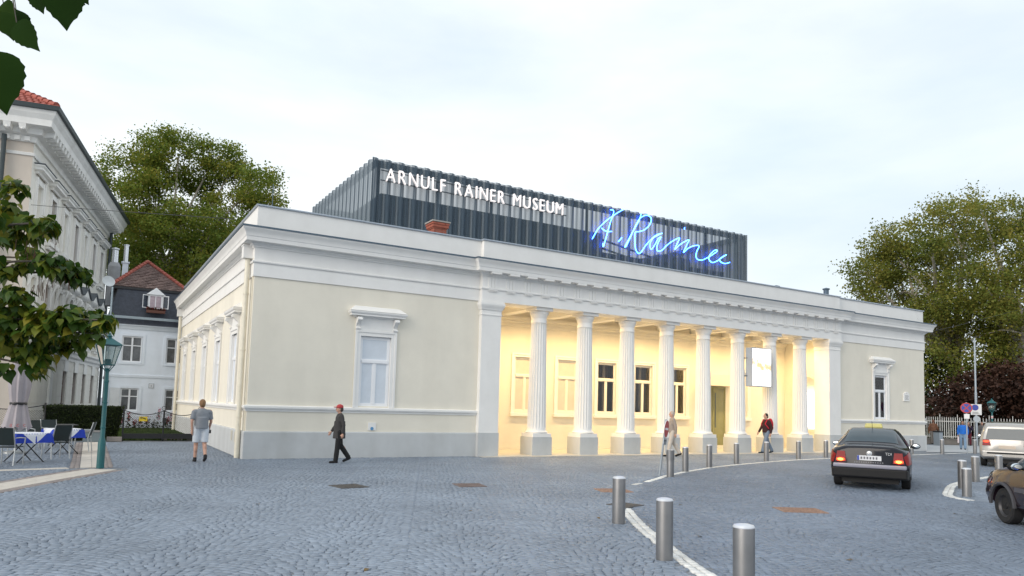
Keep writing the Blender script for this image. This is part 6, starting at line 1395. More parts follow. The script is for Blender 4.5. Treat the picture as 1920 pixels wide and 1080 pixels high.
# ================================================================== cars
tyre_m = pmat('tyre_rubber', (0.012, 0.012, 0.013), 0.8, var=0.2, bump=0.2)
rim_dark = pmat('steel_rim', (0.06, 0.06, 0.065), 0.45, 0.6); rim_l = pmat('alloy_rim', (0.35, 0.36, 0.38), 0.35, 0.8)
carglass = pmat('car_glass', (0.035, 0.055, 0.07), 0.05, var=0.1, spec=0.5)
chrome = pmat('chrome', (0.75, 0.76, 0.78), 0.12, 1.0); plast = pmat('black_plastic', (0.010, 0.010, 0.011), 0.6, spec=0.3)
tl_red = pmat('tail_red', (0.20, 0.006, 0.008), 0.35, spec=0.25); tl_on = emat('brake_glow', (1.0, 0.05, 0.01), 5.0); tl_core = emat('brake_core', (1.0, 0.38, 0.05), 6.0)
def car(name, label, loc, bearing, T, L, paint, shear, wheels, wr_, rimm, spec):
    e = empty(name, (loc[0], loc[1], 0), R(90-bearing)); tag(e, label, 'car', 'cars on the square')
    T = np.array(T, float)
    def sec(x):
        xs = T[:, 0]; i = int(np.clip(np.searchsorted(xs, x)-1, 0, len(xs)-2)); t = (x-xs[i])/(xs[i+1]-xs[i])
        a, b, c, d = T[max(i-1, 0)], T[i], T[i+1], T[min(i+2, len(xs)-1)]
        m0 = (c-a)/(c[0]-a[0])*(c[0]-b[0]); m1 = (d-b)/(d[0]-b[0])*(c[0]-b[0])
        return ((2*t**3-3*t*t+1)*b+(t**3-2*t*t+t)*m0+(-2*t**3+3*t*t)*c+(t**3-t*t)*m1)[1:]
    def ring(x):
        zb, zs, zt, wl, wsh, wr = sec(x); zm = zb+(zs-zb)*0.55
        P = [(0, zb), (wl-0.12, zb), (wl-0.01, zb+0.12), (wl+0.012, zm), (wsh, zs), ((wsh+wr)/2+0.02, (zs+zt)/2-0.01), (wr, zt-0.055), (wr*0.78, zt-0.014), (0, zt)]
        return P
    def S(x, t, side=1, off=0.0):
        P = ring(x); i = int(np.clip(math.floor(t), 0, 7)); f = t-i
        a, b, c, d = (np.array(P[max(i-1, 0)]), np.array(P[i]), np.array(P[i+1]), np.array(P[min(i+2, 8)]))
        q = 0.5*((2*b)+(c-a)*f+(2*a-5*b+4*c-d)*f*f+(3*b-a-3*c+d)*f**3)
        if i in (0, 1): q = b*(1-f)+c*f
        xx = x+shear*(q[1]-0.6)*max(0, 1-x/0.7)
        return np.array([xx, side*q[0], q[1]])
    ts = [i+j/3 for i in range(8) for j in range(3)]+[8.0]
    xs = sorted(set(list(np.linspace(0, L, 46))+[0.02, 0.05, L-0.02, L-0.05]))
    m = MB(); nr = None
    for x in xs:
        r = [S(x, t, 1) for t in ts]+[S(x, t, -1) for t in reversed(ts[1:-1])]; nr = len(r); m.v += [tuple(q) for q in r]
    for i in range(len(xs)-1):
        for k in range(nr): k2 = (k+1) % nr; m.f.append((i*nr+k, i*nr+k2, (i+1)*nr+k2, (i+1)*nr+k))
    m.f.append(tuple(range(nr))); m.f.append(tuple((len(xs)-1)*nr+k for k in reversed(range(nr))))
    me = m.mesh('body', paint, True, 40); body = bpy.data.objects.new('body', me); col.objects.link(body)
    cut = MB()
    for (wx, wy) in wheels:
        for s in (1, -1): cut.tube([(wx, s*(wy-0.16), wr_), (wx, s*(wy+0.35), wr_)], wr_+0.055, 28)
    co = cut.build('cut', plast); mdv = body.modifiers.new('b', 'BOOLEAN'); mdv.operation = 'DIFFERENCE'; mdv.object = co; mdv.solver = 'EXACT'
    dg = bpy.context.evaluated_depsgraph_get(); me2 = bpy.data.meshes.new_from_object(body.evaluated_get(dg)); body.modifiers.clear(); body.data = me2; me2.materials.clear(); me2.materials.append(paint)
    me2.shade_smooth(); me2.set_sharp_from_angle(angle=R(40))
    bpy.data.objects.remove(co); body.parent = e
    def patch(nm, mt, x0, x1, t0, t1, side, n=10, q=6, off=0.008, parent=e, full=False):
        # x0, x1 may be functions of t
        g = lambda v, t: v(t) if callable(v) else v
        mm = MB(); rows = []
        tt = [t0+(t1-t0)*j/q for j in range(q+1)]; cols_ = [(t, side) for t in tt]
        if full: cols_ = [(t, 1) for t in tt]+[(t, -1) for t in reversed(tt[:-1])]
        for i in range(n+1):
            for (t, sd) in cols_:
                x = g(x0, t)+(g(x1, t)-g(x0, t))*i/n; p = S(x, t, sd)
                a = S(x+0.01, t, sd)-S(x-0.01, t, sd); b = S(x, min(8, t+0.05), sd)-S(x, max(0, t-0.05), sd); nn = np.cross(a, b)*sd
                nn = nn/(np.linalg.norm(nn)+1e-9); nn = -nn if nn[2]*0.3+nn[1]*sd < -0.2 else nn
                mm.v.append(tuple(p+nn*off))
        w_ = len(cols_)
        for i in range(n):
            for j in range(w_-1): mm.f.append((i*w_+j, i*w_+j+1, (i+1)*w_+j+1, (i+1)*w_+j))
        return mm.build(nm, mt, parent, smooth=True, angle=60)
    for (wx, wy) in wheels:
        for s in (1, -1):
            w_ = empty('wheel', (wx, s*wy, wr_), 0, e); w_.rotation_euler = (R(-90)*s, 0, spec.get('steer', 0) if wx > 2 else 0)
            MB().lathe([(wr_*0.60, -0.09), (wr_*0.9, -0.10), (wr_*0.99, -0.08), (wr_, -0.05), (wr_, 0.05), (wr_*0.99, 0.08), (wr_*0.9, 0.10), (wr_*0.62, 0.09), (wr_*0.60, 0.05)], 36).build('tyre', tyre_m, w_, smooth=True)
            MB().lathe([(0.02, 0.035), (wr_*0.25, 0.04), (wr_*0.33, 0.02), (wr_*0.50, 0.035), (wr_*0.60, 0.085), (wr_*0.66, 0.09), (wr_*0.66, 0.08), (wr_*0.58, -0.05), (0.02, -0.05)], 32).build('rim', rimm, w_, smooth=True)
            hb = MB(); hb.lathe([(0.03, 0.04), (0.055, 0.05), (0.045, 0.065), (0.002, 0.07)], 16)
            hb.build('hub_cap', plast if rimm is rim_dark else chrome, w_, smooth=True)
            for k in range(10):
                a = 2*math.pi*k/10; MB().ell((wr_*0.47*math.cos(a), wr_*0.47*math.sin(a), 0.037), (0.022, 0.022, 0.012), 8, 6).build('rim_hole', plast, w_)
    MB().box(0.15, L-0.2, -0.62, 0.62, 0.16, 0.30).build('underbody', plast, e)
    for s in (1, -1):   # mirrors
        mx, mz = spec['mirror']; hw = abs(S(mx, 4.2, 1)[1])
        mr = MB(); mr.ell((mx, s*(hw+0.13), mz), (0.07, 0.115, 0.075), 14, 10); mr.tube([(mx+0.03, s*(hw-0.06), mz-0.05), (mx+0.02, s*(hw+0.06), mz-0.02)], 0.025, 6)
        mo = mr.build('mirror', spec.get('mirror_mat', plast), e, smooth=True); mg = MB(); mg.ell((mx-0.066, s*(hw+0.135), mz), (0.012, 0.09, 0.058), 14, 8); mg.build('mirror_glass', pmat('mirror_surface', (0.7, 0.75, 0.78), 0.05, 1.0), mo, smooth=True)
    return e, S, patch
# ---- taxi
blk = pmat('black_car_paint', (0.006, 0.007, 0.013), 0.12, var=0.1, coat=0.0, spec=0.35)
Ts = [(0, .40, .78, .99, .76, .72, .60), (.06, .31, .83, 1.04, .82, .79, .63), (.35, .25, .90, 1.07, .865, .84, .64), (.72, .22, .92, 1.09, .87, .855, .635), (1.05, .21, .93, 1.27, .87, .86, .58), (1.45, .20, .93, 1.43, .87, .86, .54), (2.0, .20, .93, 1.465, .87, .86, .55), (2.7, .20, .92, 1.44, .87, .86, .54), (3.0, .20, .92, 1.36, .87, .86, .55), (3.65, .20, .90, 1.02, .865, .85, .62), (4.25, .22, .80, .87, .84, .80, .62), (4.58, .27, .69, .75, .76, .70, .55), (4.67, .36, .62, .67, .66, .60, .48)]
dirT = np.array([math.sin(R(60)), math.cos(R(60))]); cT = np.array([12.53, -11.47])-0.45*dirT
tx, S, patch = car('taxi', 'black taxi saloon with lit brake lights seen from behind', cT, 60, Ts, 4.67, blk, 0.10, [(0.98, 0.755), (3.68, 0.755)], 0.315, rim_l, {'mirror': (3.05, 0.98)})
patch('rear_window', carglass, 0.80, 1.40, 6.15, 8.0, 1, 8, 6, full=True); patch('windscreen', carglass, 3.06, 3.60, 6.15, 8.0, 1, 8, 6, full=True)
for s in (1, -1):
    patch('side_window', carglass, lambda t: 0.98+0.28*(t-4.1), lambda t: 2.02, 4.15, 5.85, s, 8, 5); patch('side_window', carglass, 2.08, lambda t: 3.32-0.28*(t-4.15), 4.15, 5.85, s, 8, 5)
    tl = patch('tail_light', tl_red, 0.005, 0.34, 3.15, 4.25, s, 6, 5, 0.012)
    MB().box(-0.022, -0.004, s*0.66-0.12, s*0.66+0.09, 0.60, 0.80).build('tail_light', tl_red, tx, bevel=0.02) if False else None
    lx = S(0.0, 3.4, s)
    m = MB(); m.hexa([(-0.012, s*0.50, 0.655), (-0.012, s*0.735, 0.655), (0.03, s*0.735, 0.655), (0.03, s*0.50, 0.655), (0.022, s*0.53, 0.90), (0.022, s*0.70, 0.90), (0.05, s*0.70, 0.90), (0.05, s*0.53, 0.90)]); h = m.build('tail_light', tl_red, tx)
    MB().ell((-0.012, s*0.625, 0.70), (0.012, 0.095, 0.042), 14, 8).build('brake_lamp', tl_on, h); MB().ell((-0.021, s*0.625, 0.70), (0.008, 0.06, 0.026), 12, 8).build('brake_core', tl_core, h)
MB().box(-0.075, 0.06, -0.79, 0.79, 0.515, 0.615).build('bumper_strip', pmat('bumper_grey', (0.22, 0.22, 0.27), 0.35, coat=0.4), tx, bevel=0.03)
MB().hexa([(-0.06, -0.80, 0.30), (-0.06, 0.80, 0.30), (0.2, 0.84, 0.26), (0.2, -0.84, 0.26), (-0.07, -0.80, 0.515), (-0.07, 0.80, 0.515), (0.2, 0.86, 0.515), (0.2, -0.86, 0.515)]).build('bumper', plast, tx, bevel=0.03)
pl_ = MB().box(-0.018, -0.004, -0.26, 0.26, 0.70, 0.815).build('number_plate', pmat('plate_white2', (0.62, 0.63, 0.66), 0.4), tx)
pl_.location.x = 0.012; MB().box(-0.021, -0.0185, 0.215, 0.258, 0.702, 0.813).build('plate_band', blu, pl_)
for k in range(6): MB().box(-0.021, -0.0185, 0.15-0.065*k, 0.185-0.065*k, 0.73, 0.785).build('plate_mark', pmat('plate_ink', (0.1, 0.1, 0.12), 0.6), pl_)
bd = MB().lathe([(0.002, 0.02), (0.05, 0.018), (0.062, 0.008), (0.06, 0.0)], 20).build('badge', chrome, tx, (0.022, 0.0, 0.865), smooth=True); bd.rotation_euler = (0, R(-90), 0)
cu = bpy.data.curves.new('badge_letters', 'FONT'); cu.body = 'TDI'; cu.size = 0.09; cu.extrude = 0.003; ob = bpy.data.objects.new('badge_letters', cu); col.objects.link(ob)
me = bpy.data.meshes.new_from_object(ob.evaluated_get(bpy.context.evaluated_depsgraph_get())); bpy.data.objects.remove(ob); me.materials.clear(); me.materials.append(chrome)
o = linkmesh('badge_letters', me, tx); o.location = (0.012, -0.34, 0.84); o.rotation_euler = (R(90), 0, R(-90))
for k in range(13): MB().box(0.0, 0.004, 0.30-0.05*k, 0.33-0.05*k, 0.640, 0.668).build('lettering_mark', pmat('faint_lettering', (0.16, 0.16, 0.18), 0.5), tx)
m = MB(); m.hexa([(2.15, -0.22, 1.462), (2.32, -0.22, 1.462), (2.32, 0.22, 1.462), (2.15, 0.22, 1.462), (2.18, -0.19, 1.57), (2.29, -0.19, 1.57), (2.29, 0.19, 1.57), (2.18, 0.19, 1.57)]); m.build('roof_sign', pmat('taxi_yellow', (0.50, 0.46, 0.16), 0.5), tx, bevel=0.015)
MB().tube([(0.30, 0.0, 1.46), (0.10, 0.0, 1.47)], 0.0, 4) if False else MB().tube([(1.62, 0, 1.44), (1.40, 0, 1.62)], 0.006, 5).build('aerial', plast, tx)
# ---- silver minivan
slv = pmat('silver_paint', (0.36, 0.35, 0.335), 0.30, 0.5, var=0.05, coat=0.8)
Tv = [(0, .42, .96, 1.50, .76, .75, .60), (.07, .33, 1.0, 1.60, .83, .82, .66), (.5, .26, 1.02, 1.67, .88, .87, .68), (1.5, .23, 1.02, 1.70, .89, .88, .69), (2.4, .22, 1.0, 1.69, .89, .88, .68), (3.0, .22, .99, 1.60, .89, .88, .66), (3.85, .22, .97, 1.14, .88, .86, .66), (4.3, .24, .86, .93, .84, .80, .62), (4.55, .30, .72, .79, .74, .70, .55), (4.62, .38, .66, .70, .66, .60, .48)]
dirV = np.array([math.sin(R(67)), math.cos(R(67))]); leftV = np.array([-dirV[1], dirV[0]]); cV = np.array([25.67, -7.61])-0.76*leftV-0.85*dirV
vn, S, patch = car('minivan', 'silver people carrier driving off with its tail lights on', cV, 67, Tv, 4.62, slv, 0.16, [(0.85, 0.77), (3.65, 0.77)], 0.325, rim_l, {'mirror': (3.2, 1.08), 'mirror_mat': slv})
m = MB(); yy = lambda z: 0.70-(z-1.0)*0.16
sx_ = lambda z: 0.16*(z-0.6)-0.012
m.quad((sx_(1.03), -0.66, 1.03), (sx_(1.03), 0.66, 1.03), (sx_(1.43), 0.58, 1.43), (sx_(1.43), -0.58, 1.43)); m.build('rear_window', carglass, vn)
patch('windscreen', carglass, 3.05, 3.75, 6.15, 8.0, 1, 8, 6, full=True)
for s in (1, -1):
    for (a, b) in ((0.32, 1.25), (1.32, 2.25), (2.32, 3.2)): patch('side_window', carglass, a, b if b < 3 else (lambda t: 3.5-0.25*(t-4.15)), 4.15, 5.85, s, 8, 5)
    m = MB(); m.hexa([(sx_(0.80)-0.015, s*0.50, 0.80), (sx_(0.80)-0.015, s*0.745, 0.80), (0.08, s*0.80, 0.80), (0.08, s*0.50, 0.80), (sx_(1.02)-0.015, s*0.56, 1.02), (sx_(1.02)-0.015, s*0.735, 1.02), (0.12, s*0.78, 1.02), (0.12, s*0.56, 1.02)]); h = m.build('tail_light', tl_red, vn)
    MB().ell((sx_(0.95)-0.018, s*0.64, 0.95), (0.012, 0.10, 0.035), 14, 8).build('brake_lamp', emat('tail_glow', (1.0, 0.06, 0.02), 3.0), h)
MB().box(-0.06, 0.10, -0.80, 0.80, 0.36, 0.62).build('bumper', slv, vn, bevel=0.05); MB().box(-0.068, -0.03, -0.62, 0.62, 0.50, 0.56).build('bumper_strip', plast, vn, bevel=0.01)
MB().box(sx_(0.78)-0.01, sx_(0.78)+0.01, -0.26, 0.26, 0.70, 0.81).build('number_plate', pmat('plate_beige', (0.5, 0.42, 0.34), 0.5), vn)
for s in (1, -1): MB().tube([(0.5, s*0.62, 1.70), (1.4, s*0.63, 1.745), (2.6, s*0.60, 1.73)], 0.018, 6).build('roof_rail', plast, vn)
# ---- dark estate at the right edge
brw = pmat('dark_aubergine_paint', (0.016, 0.010, 0.016), 0.14, var=0.1, coat=0.5, spec=0.5)
Td = [(0, .40, .90, 1.40, .74, .72, .58), (.07, .32, .93, 1.48, .80, .79, .60), (.5, .25, .94, 1.52, .84, .83, .60), (1.6, .22, .94, 1.53, .845, .835, .60), (2.2, .22, .93, 1.50, .845, .835, .60), (2.6, .22, .92, 1.40, .845, .83, .60), (3.15, .22, .90, 1.05, .845, .825, .62), (3.6, .24, .82, .92, .82, .79, .60), (3.88, .28, .70, .80, .75, .70, .54), (3.97, .36, .62, .68, .66, .60, .46)]
dirD = np.array([math.sin(R(37)), math.cos(R(37))]); leftD = np.array([-dirD[1], dirD[0]]); cD = np.array([9.59, -15.89])-0.745*leftD-3.18*dirD
dk, S, patch = car('dark_estate_car', 'dark aubergine car with black steel wheels and blue door lettering', cD, 37, Td, 3.97, brw, 0.12, [(0.72, 0.735), (3.18, 0.735)], 0.30, rim_dark, {'mirror': (2.62, 1.0), 'steer': 0.0})
patch('windscreen', carglass, 2.62, 3.10, 6.15, 8.0, 1, 8, 6, full=True)
for s in (1, -1):
    for (a, b) in ((0.35, 0.95), (1.0, 1.75), (1.8, 2.5)): patch('side_window', carglass, a, b if b < 2 else (lambda t: 2.85-0.20*(t-4.15)), 4.15, 5.85, s, 8, 5)
    patch('side_moulding', pmat('moulding_grey', (0.07, 0.07, 0.085), 0.5), 1.08, 2.78, 2.9, 3.15, s, 10, 2, 0.02)
    patch('headlight', pmat('headlight_glass', (0.35, 0.37, 0.4), 0.1, coat=1), 3.62, 3.90, 4.2, 5.4, s, 6, 4, 0.008)
    patch('indicator', pmat('amber', (0.7, 0.28, 0.04), 0.2, coat=0.5), 3.80, 3.93, 3.6, 4.1, s, 4, 3, 0.012)
    ar = MB()                    # black plastic wheel-arch lip
    for wx in (0.72, 3.18):
        pts = [(wx+0.375*math.cos(a), s*(abs(S(min(3.9, max(0.05, wx+0.375*math.cos(a))), 2.6, 1)[1])+0.005), 0.30+0.375*math.sin(a)) for a in [math.pi*k/16 for k in range(17)]]; ar = MB().tube(pts, 0.032, 6); ar.build('wheel_arch', pmat('arch_grey', (0.05, 0.05, 0.058), 0.6), dk, smooth=True)
MB().hexa([(3.72, -0.80, 0.30), (4.02, -0.62, 0.32), (4.02, 0.62, 0.32), (3.72, 0.80, 0.30), (3.72, -0.82, 0.56), (4.03, -0.64, 0.55), (4.03, 0.64, 0.55), (3.72, 0.82, 0.56)]).build('bumper', plast, dk, bevel=0.03)
for k in range(4): patch('blue_lettering', emat('blue_print', (0.02, 0.10, 0.6), 0.0) if False else pmat('blue_print', (0.02, 0.10, 0.62), 0.4), 2.38-0.14*k, 2.47-0.14*k, 3.62, 3.86, 1, 2, 2, 0.006)
# ================================================================== people
def cap(m, a, b, ra, rb, n=14):
    a, b = Vector(a), Vector(b); d = (b-a).normalized(); pts, rr = [], []
    for k in range(4): t = math.pi/2*(k/4); pts.append(a-d*ra*math.cos(t)*0.999); rr.append(max(0.002, ra*math.sin(t)))
    pts.append(a); rr.append(ra); pts.append(b); rr.append(rb)
    for k in range(1, 5): t = math.pi/2*(k/4); pts.append(b+d*rb*math.sin(t)*0.999); rr.append(max(0.002, rb*math.cos(t)))
    m.tube(pts, rr, n)
def flat(m, a, b, ra, rb, n=16): m.tube([a, Vector(a).lerp(Vector(b), 0.5), b], [ra, (ra+rb)/2, rb], n)
def remesh(m, name, mat, parent, vox=0.014, smooth=3, wr=0.0, seed=0):
    me = m.mesh(name, mat); o = bpy.data.objects.new(name, me); col.objects.link(o)
    md = o.modifiers.new('r', 'REMESH'); md.mode = 'VOXEL'; md.voxel_size = vox; md.use_smooth_shade = True
    sm = o.modifiers.new('s', 'SMOOTH'); sm.factor = 0.5; sm.iterations = smooth
    if wr:
        tx_ = bpy.data.textures.new('fold', 'CLOUDS'); tx_.noise_scale = 0.09; dm_ = o.modifiers.new('d', 'DISPLACE'); dm_.texture = tx_; dm_.strength = wr; dm_.mid_level = 0.5
    me2 = bpy.data.meshes.new_from_object(o.evaluated_get(bpy.context.evaluated_depsgraph_get())); me2.name = name; me2.materials.clear(); me2.materials.append(mat); me2.shade_smooth()
    bpy.data.objects.remove(o); o = linkmesh(name, me2, parent); return o
SK = {'fair': pmat('skin_fair', (0.52, 0.30, 0.22), 0.55, var=0.06), 'tan': pmat('skin_tan', (0.36, 0.20, 0.135), 0.55, var=0.06)}
def person(loc, bearing, H, label, hair, skin='fair', legs=((0.3, 0.1), (-0.25, 0.35)), arms=((-0.25, 0.25), (0.25, 0.25)), top=None, sleeves='long', coat=0.0, bottom=None, shorts=False, shoes=None, hairc=(0.1, 0.06, 0.03), longhair=False, bulk=1.0, hands_up=False, lean=0.0, vox=0.014):
    s = H/1.75; Bm = MB(); J = {}
    hip, kn, an = 0.93, 0.43, 0.42
    for i, sd in enumerate((1, -1)):
        a, b = legs[i]; h = Vector((0, sd*0.095*bulk, hip)); k = h+Vector((math.sin(a)*kn, 0, -math.cos(a)*kn)); q = k+Vector((math.sin(a-b)*an, 0, -math.cos(a-b)*an)); J['leg%d' % i] = (h, k, q, a-b)
    low = min(J['leg0'][2].z, J['leg1'][2].z)-0.085
    up = Vector((0, 0, -low))
    for i in (0, 1): h, k, q, f = J['leg%d' % i]; J['leg%d' % i] = (h+up, k+up, q+up, f)
    ln = Vector((lean, 0, 0)); pel = Vector((0, 0, 0.98))+up; ch = Vector((0, 0, 1.30))+up+ln*0.6; nk = Vector((0.0, 0, 1.47))+up+ln; hd = Vector((0.025, 0, 1.63))+up+ln*1.2
    for i, sd in enumerate((1, -1)):
        a, b = arms[i]; sh = Vector((-0.01, sd*0.185*bulk, 1.415))+up+ln; el = sh+Vector((math.sin(a)*0.285, sd*0.05, -math.cos(a)*0.285)); w_ = el+Vector((math.sin(a+b)*0.25, -sd*0.015, -math.cos(a+b)*0.25))
        if hands_up: el = sh+Vector((0.10, sd*0.04, -0.26)); w_ = el+Vector((0.15, -sd*0.12, 0.20))
        J['arm%d' % i] = (sh, el, w_)
    # ---- one continuous body
    Bm.ell(ch, (0.115*bulk, 0.165*bulk, 0.20), 18, 12); Bm.ell((ch+pel)/2, (0.10*bulk, 0.14*bulk, 0.2), 18, 12); Bm.ell(pel, (0.115*bulk, 0.16*bulk, 0.13), 18, 12)
    cap(Bm, nk-Vector((0, 0, 0.07)), hd-Vector((0.01, 0, 0.06)), 0.058, 0.052)
    Bm.ell(hd, (0.098, 0.077, 0.118), 18, 14); Bm.ell(hd+Vector((0.03, 0, -0.055)), (0.062, 0.055, 0.062), 14, 10)
    Bm.ell(hd+Vector((0.10, 0, -0.02)), (0.020, 0.014, 0.024), 8, 8); Bm.ell(hd+Vector((0.085, 0, -0.075)), (0.018, 0.024, 0.010), 8, 8); Bm.ell(hd+Vector((0.085, 0, 0.022)), (0.014, 0.05, 0.012), 8, 8)
    for sd in (1, -1): Bm.ell(hd+Vector((-0.005, sd*0.078, -0.01)), (0.020, 0.010, 0.030), 8, 8)
    for i, sd in enumerate((1, -1)):
        sh, el, w_ = J['arm%d' % i]; cap(Bm, sh, el, 0.052*bulk, 0.040); cap(Bm, el, w_, 0.040, 0.027); d = (w_-el).normalized(); pm = w_+d*0.055
        cap(Bm, w_, pm+d*0.02, 0.026, 0.034, 10)
        sdv = Vector((1, 0, 0)); sdv = (sdv-d*sdv.dot(d)).normalized(); inn = Vector((0, -sd, 0))
        for f in range(4):
            o_ = sdv*(0.030-0.020*f); b0 = pm+d*0.03+o_; L = (0.062, 0.072, 0.068, 0.052)[f]; k1 = b0+d*L*0.55+inn*0.006; cap(Bm, b0, k1, 0.0105, 0.0095, 8); cap(Bm, k1, k1+(d*0.7+inn*0.6).normalized()*L*0.5, 0.0095, 0.0085, 8)
        t0 = w_+d*0.03+sdv*0.03; t1 = t0+(d*0.6+sdv*0.6+inn*0.3).normalized()*0.045; cap(Bm, t0, t1, 0.012, 0.011, 8); cap(Bm, t1, t1+(d+inn*0.3).normalized()*0.03, 0.011, 0.009, 8)
        h, k, q, f = J['leg%d' % i]; cap(Bm, h, k, 0.085*bulk, 0.058); cap(Bm, k, q, 0.058, 0.040); Bm.ell(k.lerp(q, 0.33)+Vector((-0.018, 0, 0)), (0.058, 0.052, 0.11), 12, 10)
        ft = Vector((math.cos(f*0.7), 0, math.sin(f*0.7)*-1 if False else -math.sin(-f*0.6))); cap(Bm, q-Vector((0, 0, 0.03)), q+ft*0.07-Vector((0, 0, 0.045)), 0.036, 0.022, 10)
    root = remesh(Bm, 'person', SK[skin], None, vox, 2)
    root.location = (loc[0], loc[1], 0.0); root.rotation_euler = (0, 0, R(90-bearing)); root.scale = (s, s, s)
    tag(root, label, 'person')
    # ---- clothes
    if top:
        m = MB(); m.ell(ch, (0.135*bulk, 0.192*bulk, 0.21), 18, 12); m.ell((ch+pel)/2, (0.130*bulk, 0.170*bulk, 0.20), 18, 12); flat(m, ch-Vector((0, 0, 0.05)), pel-Vector((0, 0, 0.05+coat)), 0.165*bulk, 0.170*bulk+coat*0.10)
        cap(m, J['arm0'][0]-Vector((0, 0.02, 0.02)), J['arm1'][0]-Vector((0, -0.02, 0.02)), 0.072*bulk, 0.072*bulk)
        flat(m, nk-Vector((0, 0, 0.10)), nk-Vector((0, 0, 0.02)), 0.12, 0.072)
        for i in (0, 1):
            sh, el, w_ = J['arm%d' % i]; cap(m, sh+Vector((0, -0.01 if i == 0 else 0.01, -0.012)), sh.lerp(el, 0.3), 0.060*bulk, 0.058)
            if sleeves == 'long': cap(m, sh, el, 0.062, 0.055); flat(m, el-(w_-el)*0.1, w_, 0.057, 0.045); cap(m, el, el.lerp(w_, 0.2), 0.058, 0.055)
            else: flat(m, sh, sh.lerp(el, 0.80), 0.058*bulk, 0.062*bulk)
        remesh(m, 'jacket' if sleeves == 'long' else 'shirt', top, root, vox, 3, 0.010)
    if bottom:
        m = MB(); m.ell(pel, (0.142*bulk, 0.180*bulk, 0.135), 18, 12)
        for i in (0, 1):
            h, k, q, f = J['leg%d' % i]; cap(m, h, h.lerp(k, 0.4), 0.100*bulk, 0.092*bulk)
            if shorts: flat(m, h.lerp(k, 0.1), k.lerp(h, 0.10), 0.098*bulk, 0.088*bulk)
            else: cap(m, h, k, 0.105*bulk, 0.078); flat(m, k+(h-k)*0.05, q-Vector((0, 0, 0.02)), 0.078, 0.072); cap(m, k, k.lerp(q, 0.3), 0.078, 0.074)
        remesh(m, 'shorts' if shorts else 'trousers', bottom, root, vox, 3, 0.010)
    if shoes:
        for i in (0, 1):
            h, k, q, f = J['leg%d' % i]; m = MB(); sl_ = -f*0.6; ft = Vector((math.cos(sl_), 0, -math.sin(sl_))) if f < 0 else Vector((1, 0, 0)); hl = q-Vector((0, 0, 0.045))
            cap(m, hl-ft*0.03, hl+ft*0.16-Vector((0, 0, 0.012)), 0.046, 0.040, 12); cap(m, q+Vector((0, 0, 0.02)), hl, 0.05, 0.05, 12); remesh(m, 'shoe', shoes, root, vox, 1)
    hm = pmat('hair_%d' % int(hairc[0]*1000), hairc, 0.7, var=0.3, scale=30, bump=0.5, bscale=120)
    m = MB(); m.ell(hd+Vector((-0.018, 0, 0.028)), (0.098, 0.088, 0.105), 18, 12); m.ell(hd+Vector((-0.045, 0, -0.02)), (0.075, 0.080, 0.085), 16, 10)
    if longhair: cap(m, hd+Vector((-0.05, 0, 0)), nk+Vector((-0.09, 0, -0.10)), 0.085, 0.06); [cap(m, hd+Vector((-0.01, q*0.075, 0)), nk+Vector((0.0, q*0.10, -0.08)), 0.035, 0.025) for q in (1, -1)]
    remesh(m, 'hair', hm, root, 0.012, 2, 0.012)
    for sd in (1, -1): MB().ell(hd+Vector((0.089, sd*0.032, 0.005)), (0.008, 0.013, 0.008), 8, 6).build('eye', black, root)
    J.update(hd=hd, nk=nk, ch=ch, pel=pel); return root, J
def cloth(n, c, r=0.85): return pmat(n, c, r, var=0.10, scale=6, bump=0.15, bscale=80)
# man in grey shirt and pale shorts, walking away along the museum's side wall
g, J = person((-1.32, -0.85), -2, 1.70, 'man in grey T-shirt and pale shorts walking away along the side wall', 'short', legs=((0.10, 0.06), (-0.08, 0.55)), arms=((-0.15, 0.25), (0.15, 0.40)), top=cloth('grey_tshirt', (0.23, 0.245, 0.27)), sleeves='short', bottom=cloth('pale_shorts', (0.56, 0.60, 0.65)), shorts=True, shoes=cloth('black_sock', (0.012, 0.012, 0.014)), hairc=(0.24, 0.13, 0.06), bulk=1.12)
w_ = J['arm1'][2]; MB().box(w_.x-0.05, w_.x+0.07, w_.y-0.05, w_.y+0.02, w_.z-0.13, w_.z-0.03).build('pouch', black, g, bevel=0.01)
# passer-by with red cap in a dark coat
g, J = person((2.23, -1.89), -82, 1.66, 'passer-by in dark grey coat, black trousers and red cap', 'short', legs=((0.12, 0.03), (-0.16, 0.50)), arms=((-0.25, 0.3), (0.25, 0.35)), top=cloth('dark_coat', (0.045, 0.042, 0.042)), coat=0.20, bottom=cloth('black_trousers', (0.008, 0.008, 0.009)), shoes=cloth('black_shoe', (0.01, 0.01, 0.012)), hairc=(0.05, 0.04, 0.035))
m = MB(); hd = J['hd']; m.ell(hd+Vector((-0.01, 0, 0.055)), (0.108, 0.096, 0.082), 18, 10); m.ell(hd+Vector((0.12, 0, 0.045)), (0.07, 0.075, 0.014), 14, 8); remesh(m, 'cap', cloth('red_cap', (0.42, 0.05, 0.055)), g, 0.010, 2)
# passer-by in beige jacket behind the no-entry sign
person((15.47, -1.42), -60, 1.76, 'passer-by in beige jacket and pale trousers behind the no-entry sign', 'short', legs=((0.24, 0.05), (-0.22, 0.35)), arms=((-0.22, 0.2), (0.25, 0.25)), top=cloth('beige_jacket', (0.30, 0.255, 0.225)), bottom=cloth('pale_trousers', (0.50, 0.45, 0.40)), shoes=cloth('black_shoe', (0.01, 0.01, 0.012)), hairc=(0.42, 0.36, 0.32))
